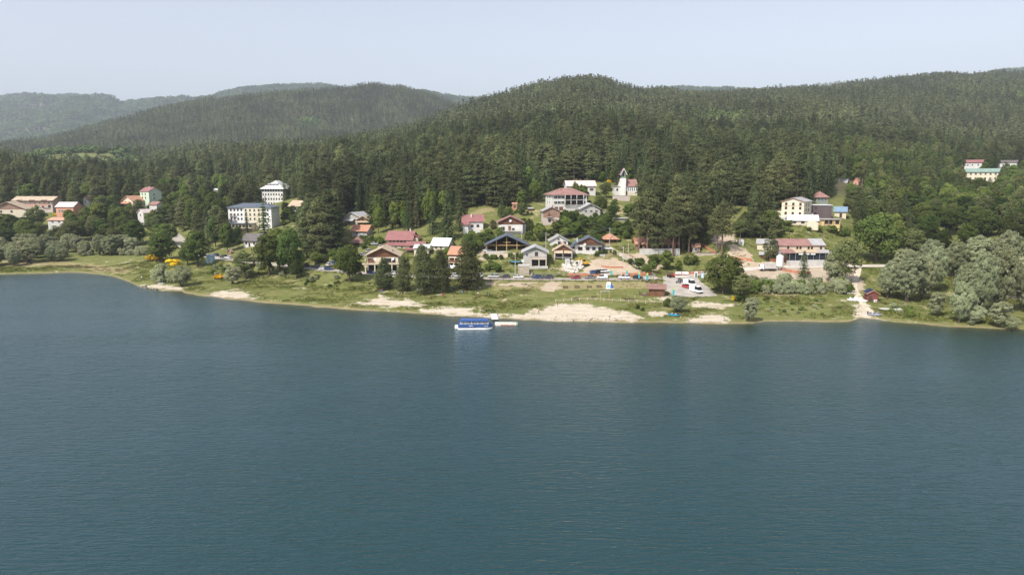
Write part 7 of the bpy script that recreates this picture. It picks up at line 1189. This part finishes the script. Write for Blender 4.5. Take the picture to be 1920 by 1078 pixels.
def upole(px, row, top, label, arm=True):
    x, y, z = ground(px, row, 230); s_ = proj(x, y, z)[2] / FPX; H = (row - top) * s_; e = tag(link('utility_pole', None, None, (x, y, z)), label, 'pole', 'utility poles of the village'); MB().cyl(0, 0, -.5, H, .16, .10, 8).build('pole', M['concrete'], e)
    if arm: MB().box(-.7, .7, -.06, .06, H - .5, H - .38).build('cross_arm', M['metal'], e)
    return Vector((x, y, z + H - .3))
wp = [upole(1013.5, 446, 423, 'concrete pole left of the small grey cottage'), upole(1023.5, 466, 436, 'concrete pole before the garden trees'), upole(1143, 461, 427, 'wooden pole in front of the red pavilion'), upole(1168.5, 490, 462, 'pole beside the concrete lane'), upole(1178, 474, 456, 'pole at the pine wood edge', False), upole(1094, 419, 404, 'pole below the grey gabled house'), upole(966, 517, 475, 'thin pole on the lawn before the pavilion', False), upole(978, 450, 434, 'pole beside the chalet gable')]
def wire(a, b, label):
    pts = [a.lerp(b, t) - Vector((0, 0, 1.2 * 4 * t * (1 - t))) for t in lin(0, 1, 9)]; V, F = tube([tuple(p - a) for p in pts], [.03] * 9, 4); tag(link('overhead_wire', mesh_np('overhead_wire', V, F, M['metal']), None, a), label, 'wire', 'overhead wires')
wire(wp[1], wp[2], 'pale overhead wire from the garden pole to the pavilion pole'); wire(wp[2], wp[3], 'pale overhead wire sagging from pavilion pole to lane pole'); wire(wp[5], wp[2], 'overhead wire coming down from the grey gabled house'); wire(wp[0], wp[1], 'overhead wire between the two concrete poles'); wire(wp[7], wp[0], 'overhead wire from the chalet pole to the concrete pole')
def lamp_post(px, row, top, label):
    x, y, z = ground(px, row, 200); s_ = proj(x, y, z)[2] / FPX; H = (row - top) * s_; e = tag(link('street_lamp', None, None, (x, y, z)), label, 'street lamp', 'street lamps'); MB().cyl(0, 0, -.3, H, .09, .05, 8).build('pole', M['metal'], e); MB().bar((0, 0, H), (1.0, -.3, H + .15), .04).build('arm', M['metal'], e); MB().box(.8, 1.4, -.42, -.2, H + .1, H + .2).build('lamp_head', M['metal'], e)
for i, a in enumerate([(583, 505, 478), (443, 487, 463), (1440, 417, 395), (1562, 425, 402)]): lamp_post(*a, ['street lamp at the pine stand parking', 'street lamp at the road bend below the white cottage', 'street lamp left of the pale yellow house', 'street lamp right of the yellow porch building'][i])
for i, (px, r, mm) in enumerate([(1305, 521, 'white'), (1317, 522, 'blue')]):
    x, y, z = ground(px, r, 200); e = tag(link('portable_toilet', None, None, (x, y, z), R(-10)), ['white portable toilet cabin behind the vans', 'blue and white portable toilet cabin near the oak'][i], 'cabin', 'portable cabins'); MB().box(-.6, .6, 0, 1.2, 0, 2.15).build('walls', M['whiteplastic'] if i == 0 else P_['brightblue'], e); MB().box(-.66, .66, -.06, 1.26, 2.153, 2.3).build('roof', M['whiteplastic'], e); MB().box(-.4, .4, -.05, -.003, .1, 1.95).build('door', P_['grey'] if i == 0 else M['whiteplastic'], e)
for i, px in enumerate((1269, 1274, 1281, 1288)):
    x, y, z = ground(px, 517, 200); e = tag(link('notice_board', None, None, (x, y, z), R(-5)), ['white notice board closest to the red tractor', 'white notice board second from the tractor', 'bluish white notice board third from the tractor', 'wide white notice board beside the vans'][i], 'sign', 'white notice boards'); MB().box(-.6 - (.5 if i == 3 else 0), .6, -.03, .03, .6, 1.6).build('board', M['whiteplastic'], e); MB().bar((-.5, 0, -.2), (-.5, 0, .6), .04).bar((.5, 0, -.2), (.5, 0, .6), .04).build('legs', M['metal'], e)
def parasol(px, row, label, m=None):
    x, y, z = ground(px, row, 200); e = tag(link('parasol', None, None, (x, y, z)), label, 'parasol', 'white cafe parasols'); MB().bar((0, 0, -.5), (0, 0, 2.5), .04).build('pole', M['metal'], e); k = 8; b = MB(); b.poly([(0, 0, 2.75)] + [(1.5 * math.cos(i * math.pi / 4), 1.5 * math.sin(i * math.pi / 4), 2.15) for i in range(k)] + [(0, 0, 2.65)], [(0, i + 1, (i + 1) % k + 1) for i in range(k)] + [(k + 1, (i + 1) % k + 1, i + 1) for i in range(k)]); b.build('canopy', M['whiteplastic'], e)
for i, (px, r) in enumerate([(842, 508), (850, 509), (845, 512), (886, 512), (893, 514)]): parasol(px, r, ['white parasol below the brown chalet terrace', 'white parasol beside the first under the brown chalet', 'white parasol nearest the road under the brown chalet', 'white parasol right of the tallest lakeside pine', 'white parasol by the silver car'][i])
# blue tarpaulin
x, y, z = ground(967, 497, 200); e = tag(link('blue_tarpaulin', None, None, (x, y, z)), 'bright blue tarpaulin stretched over the lawn', 'tarpaulin'); w = 2.9
V, F = [], []
for i in range(9):
    for j in range(5): V.append((-w + 2 * w * i / 8, -1.3 + 2.6 * j / 4, 1.9 - .7 * (1 - (i / 4 - 1) ** 2) + .12 * math.sin(i * 2 + j)))
F = [(i * 5 + j, (i + 1) * 5 + j, (i + 1) * 5 + j + 1, i * 5 + j + 1) for i in range(8) for j in range(4)]; o = link('sheet', mesh_np('sheet', V, F, P_['brightblue'], True), e); sm = o.modifiers.new('t', 'SOLIDIFY'); sm.thickness = .02
for sx in (-w, w):
    for sy in (-1.3, 1.3): MB().bar((sx, sy, -.3), (sx, sy, 2.0), .04).build('pole', M['metal'], e)
# rubble of pale stones, white cabin beside it
def rocks(name, pix, n, r0, r1, m, label, seed, cat='rubble'):
    W_ = [ground(*p, 190) for p in pix]; rr = random.Random(seed); V, F = [], []; x0, y0 = W_[0][:2]; z0 = hz(x0, y0); t = 0
    while t < n:
        x, y = rr.uniform(min(p[0] for p in W_), max(p[0] for p in W_)), rr.uniform(min(p[1] for p in W_), max(p[1] for p in W_))
        if not in_poly(W_, np.array(x), np.array(y)): continue
        t += 1; r = rr.uniform(r0, r1); o = len(V); z = hz(x, y) - z0 + r * .3
        for i in range(5):
            th = math.pi * (i + .5) / 5
            for j in range(7): q = r * rr.uniform(.75, 1.15); V.append((x - x0 + q * math.sin(th) * math.cos(j * .9), y - y0 + q * math.sin(th) * math.sin(j * .9), z + q * .75 * math.cos(th)))
        F += [(o + i * 7 + j, o + i * 7 + (j + 1) % 7, o + (i + 1) * 7 + (j + 1) % 7, o + (i + 1) * 7 + j) for i in range(4) for j in range(7)]
    tag(link(name, mesh_np(name, V, F, m), None, (x0, y0, z0)), label, cat, kind='stuff')
rocks('rubble', [(1052, 500), (1062, 492), (1092, 490), (1096, 498), (1082, 512), (1064, 512)], 90, .3, .95, mat('pale_stone', (.55, .51, .45), .9, .2, 4), 'heap of pale stones on the building plot', 6)
rocks('shore_stones', [(262, 541), (275, 536), (300, 545), (285, 547)], 14, .3, .8, mat('dark_stone', (.16, .145, .12), .9, .2, 4), 'dark stones at the tip of the small beach', 7); rocks('shore_stones', [(1000, 600), (1080, 590), (1180, 596), (1150, 604), (1050, 604)], 40, .1, .3, mat('dark_stone', None), 'scattered stones on the large beach', 8); rocks('earth_lumps', [(1360, 490), (1380, 470), (1400, 478), (1400, 495)], 40, .3, .8, mat('earth_clod', (.44, .35, .24), .95, .2, 4), 'clods of earth on the mound', 9)
h = House('site_cabin', 'small white cabin beside the stone heap', 1064, 497, 8, 9, 2.4, 'white', 'whiteroof', 'flat', 0, oh=.1, cat='cabin', keep=0); h.door('F', .5, .8, 1.8, 'palegrey')
h = House('stone_pillar_block', 'pale square stone block above the earth mound', 1390, 460, 9, 10, 2.5, 'white', 'concrete', 'flat', 0, oh=.05, cat='block', keep=0); h.door('F', .5, .8, 1.6, 'palegrey')
# ------------------------------------------------------------------ people: one continuous body each, in a few poses
SKIN = mat('skin', (.50, .31, .22), .6, .08, 6); HAIR = mat('hair_dark', (.035, .025, .02), .8, .2, 8)
def cloth(n, c): return mat('cloth_' + n, c, .9, .12, 6, .2)
CL = dict(white=cloth('white', (.70, .70, .68)), black=cloth('black', (.03, .03, .035)), blue=cloth('blue', (.06, .14, .36)), red=cloth('red', (.42, .05, .05)), denim=cloth('denim', (.08, .12, .20)), beige=cloth('beige', (.48, .40, .30)), teal=cloth('teal', (.06, .34, .38)))
def skeleton(pose):
    J = {'pelvis': ((0, 0, .95), .125), 'waist': ((0, 0, 1.10), .115), 'chest': ((0, 0, 1.30), .135), 'neck': ((0, .0, 1.48), .05), 'skull': ((0, -.01, 1.60), .085), 'crown': ((0, 0, 1.69), .07)}
    for sg, n in ((-1, 'l'), (1, 'r')):
        J['shoulder' + n] = ((sg * .19, 0, 1.41), .06); sw = sg if pose == 'walk' else 0
        J['elbow' + n] = ((sg * .25, .04 + .10 * sw, 1.14), .042); J['wrist' + n] = ((sg * .25, -.05 + .14 * sw, .90), .028); J['palm' + n] = ((sg * .25, -.07 + .15 * sw, .83), .032)
        for f, (dx, dz) in enumerate(((.035, -.05), (.022, -.085), (.005, -.095), (-.012, -.085), (-.026, -.065))): J['finger%d%s' % (f, n)] = ((sg * (.25 + (dx if f == 0 else .0)) + (0 if f == 0 else dx * .4), -.07 + .15 * sw + (dx if f else -.03), .83 + dz), .010)
        J['hip' + n] = ((sg * .10, 0, .90), .10); st = -sg * .26 if pose == 'walk' else 0
        J['knee' + n] = ((sg * .11, st * .55 - .02, .50), .062); J['ankle' + n] = ((sg * .11, st, .09), .042); J['toe' + n] = ((sg * .12, st - .17, .035), .036)
    if pose == 'sit':
        for k in list(J):
            p, r = J[k]; J[k] = ((p[0], p[1], p[2] - .78), r)
        for sg, n in ((-1, 'l'), (1, 'r')):
            J['hip' + n] = ((sg * .11, -.05, .13), .10); J['knee' + n] = ((sg * .15, -.42, .38), .062); J['ankle' + n] = ((sg * .13, -.62, .07), .042); J['toe' + n] = ((sg * .13, -.80, .045), .036)
            J['elbow' + n] = ((sg * .26, -.16, .42), .042); J['wrist' + n] = ((sg * .18, -.36, .40), .028); J['palm' + n] = ((sg * .17, -.43, .40), .032)
            for f in range(5): J['finger%d%s' % (f, n)] = ((sg * (.17 - .035 + .018 * f), -.50 - .01 * (2 - abs(2 - f)), .385), .010)
    E = [('pelvis', 'waist'), ('waist', 'chest'), ('chest', 'neck'), ('neck', 'skull'), ('skull', 'crown')]
    for n in 'lr': E += [('chest', 'shoulder' + n), ('shoulder' + n, 'elbow' + n), ('elbow' + n, 'wrist' + n), ('wrist' + n, 'palm' + n), ('pelvis', 'hip' + n), ('hip' + n, 'knee' + n), ('knee' + n, 'ankle' + n), ('ankle' + n, 'toe' + n)] + [('palm' + n, 'finger%d%s' % (f, n)) for f in range(5)]
    return J, E
def body_mesh(pose):
    J, E = skeleton(pose); names = list(J); me = bpy.data.meshes.new('body'); me.from_pydata([J[k][0] for k in names], [(names.index(a), names.index(b)) for a, b in E], []); o = link('tmp', me)
    o.modifiers.new('s', 'SKIN'); 
    for v, k in zip(me.skin_vertices[0].data, names): v.radius = (J[k][1], J[k][1]); v.use_root = (k == 'pelvis')
    sub = o.modifiers.new('u', 'SUBSURF'); sub.levels = 1; sub.render_levels = 1
    dg = bpy.context.evaluated_depsgraph_get(); r = bpy.data.meshes.new_from_object(o.evaluated_get(dg)); bpy.data.objects.remove(o); return r
def person(px, row, pose, shirt, trousers, head, label, z=None, Y=None):
    key = ('person', pose, shirt, trousers)
    def mk():
        me = shared(('pose', pose), lambda: body_mesh(pose)).copy(); me.materials.clear()
        for m in (SKIN, CL[shirt], CL[trousers], HAIR): me.materials.append(m)
        dz = -.78 if pose == 'sit' else 0
        for p in me.polygons:
            c = p.center; arm = abs(c.x) > .215 and pose != 'sit'; z_ = c.z - dz; p.use_smooth = True
            if pose == 'sit': p.material_index = 3 if z_ > 1.62 or (z_ > 1.55 and c.y > .03) else 0 if z_ > 1.46 else 1 if z_ > 1.0 and c.y > -.2 else 2 if c.y < -.05 and c.y > -.40 and z_ < 1.18 and abs(c.x) < .25 and c.z < .42 else (2 if z_ <= 1.0 and c.y > -.45 else 0)
            else: p.material_index = 3 if c.z > 1.64 or (c.z > 1.55 and c.y > .03) else 0 if c.z > 1.46 or (arm and c.z < 1.2) else 1 if c.z > .97 else 2 if c.z > (.12 if trousers != 'beige' else .5) else 0
        return me
    if Y is None: x, y, zz = ground(px, row, 190) if z is None else at_z(px, row, z)
    o = link('person', shared(key, mk), None, (x, y, zz), R(head)); tag(o, label, 'person', 'people on the shore'); return o
for a in [(914, 556, 'walk', 'black', 'denim', 20, 'person in black walking on the lawn, first of the pair'), (917.5, 557, 'walk', 'black', 'black', -20, 'person in black walking on the lawn, second of the pair'), (896, 552, 'sit', 'white', 'beige', 40, 'person in white sitting alone on the lawn'),
          (783, 549, 'stand', 'white', 'denim', 10, 'person in white standing under the broad lakeside pine'), (788, 549.5, 'stand', 'white', 'beige', -40, 'person in white and beige under the broad lakeside pine'), (713, 545, 'sit', 'blue', 'denim', 30, 'person in blue sitting below the first lakeside pine'), (717, 545.5, 'sit', 'red', 'black', -30, 'person in red sitting below the first lakeside pine'),
          (747, 552, 'sit', 'white', 'black', 60, 'person in white and black sitting before the slim pine'), (754, 551.5, 'sit', 'black', 'beige', -20, 'person in black sitting before the slim pine'), (759, 551, 'sit', 'beige', 'denim', 0, 'person in beige sitting before the slim pine'), (848, 541, 'sit', 'blue', 'black', 0, 'person in blue sitting left of the tallest pine'), (852, 541.5, 'sit', 'white', 'denim', 30, 'person in white sitting left of the tallest pine'),
          (866, 548, 'sit', 'blue', 'beige', 0, 'person in blue and beige in the shade of the tallest pine'), (871, 548, 'sit', 'black', 'denim', 30, 'person in black in the shade of the tallest pine'), (894, 542, 'sit', 'blue', 'denim', -30, 'person in blue sitting right of the tallest pine'), (900, 542, 'sit', 'white', 'black', 10, 'person in white sitting right of the tallest pine'),
          (266, 525, 'stand', 'white', 'denim', 180, 'person in white standing at the small beach'), (1208, 557, 'stand', 'teal', 'denim', 0, 'person in teal standing at the kiosk deck'), (1010, 590, 'walk', 'red', 'denim', 90, 'person in red walking on the large beach'), (1045, 576, 'stand', 'black', 'denim', 90, 'person in black standing at the top of the large beach')]: person(*a)
for i, (px, r, m) in enumerate([(744, 553, 'white'), (824, 553.5, 'white'), (830, 554, 'red'), (716, 547, 'blue'), (868, 550, 'teal'), (258, 527, 'beige')]):
    x, y, z = ground(px, r, 190); V = [(-1 + .25 * a, -.45 + .3 * b, .03 + .02 * math.sin(a * 1.7 + b)) for a in range(9) for b in range(4)]; F = [(a * 4 + b, (a + 1) * 4 + b, (a + 1) * 4 + b + 1, a * 4 + b + 1) for a in range(8) for b in range(3)]
    o = tag(link('beach_towel', mesh_np('beach_towel', V, F, CL[m]), None, (x, y, z + .12), R(25 * i)), m + ' towel spread ' + ['before the slim pine', 'before the fourth pine', 'beside the white towel of the fourth pine', 'below the first lakeside pine', 'in the shade of the tallest pine', 'on the small beach'][i], 'towel', 'towels on the grass'); o.modifiers.new('t', 'SOLIDIFY').thickness = .02
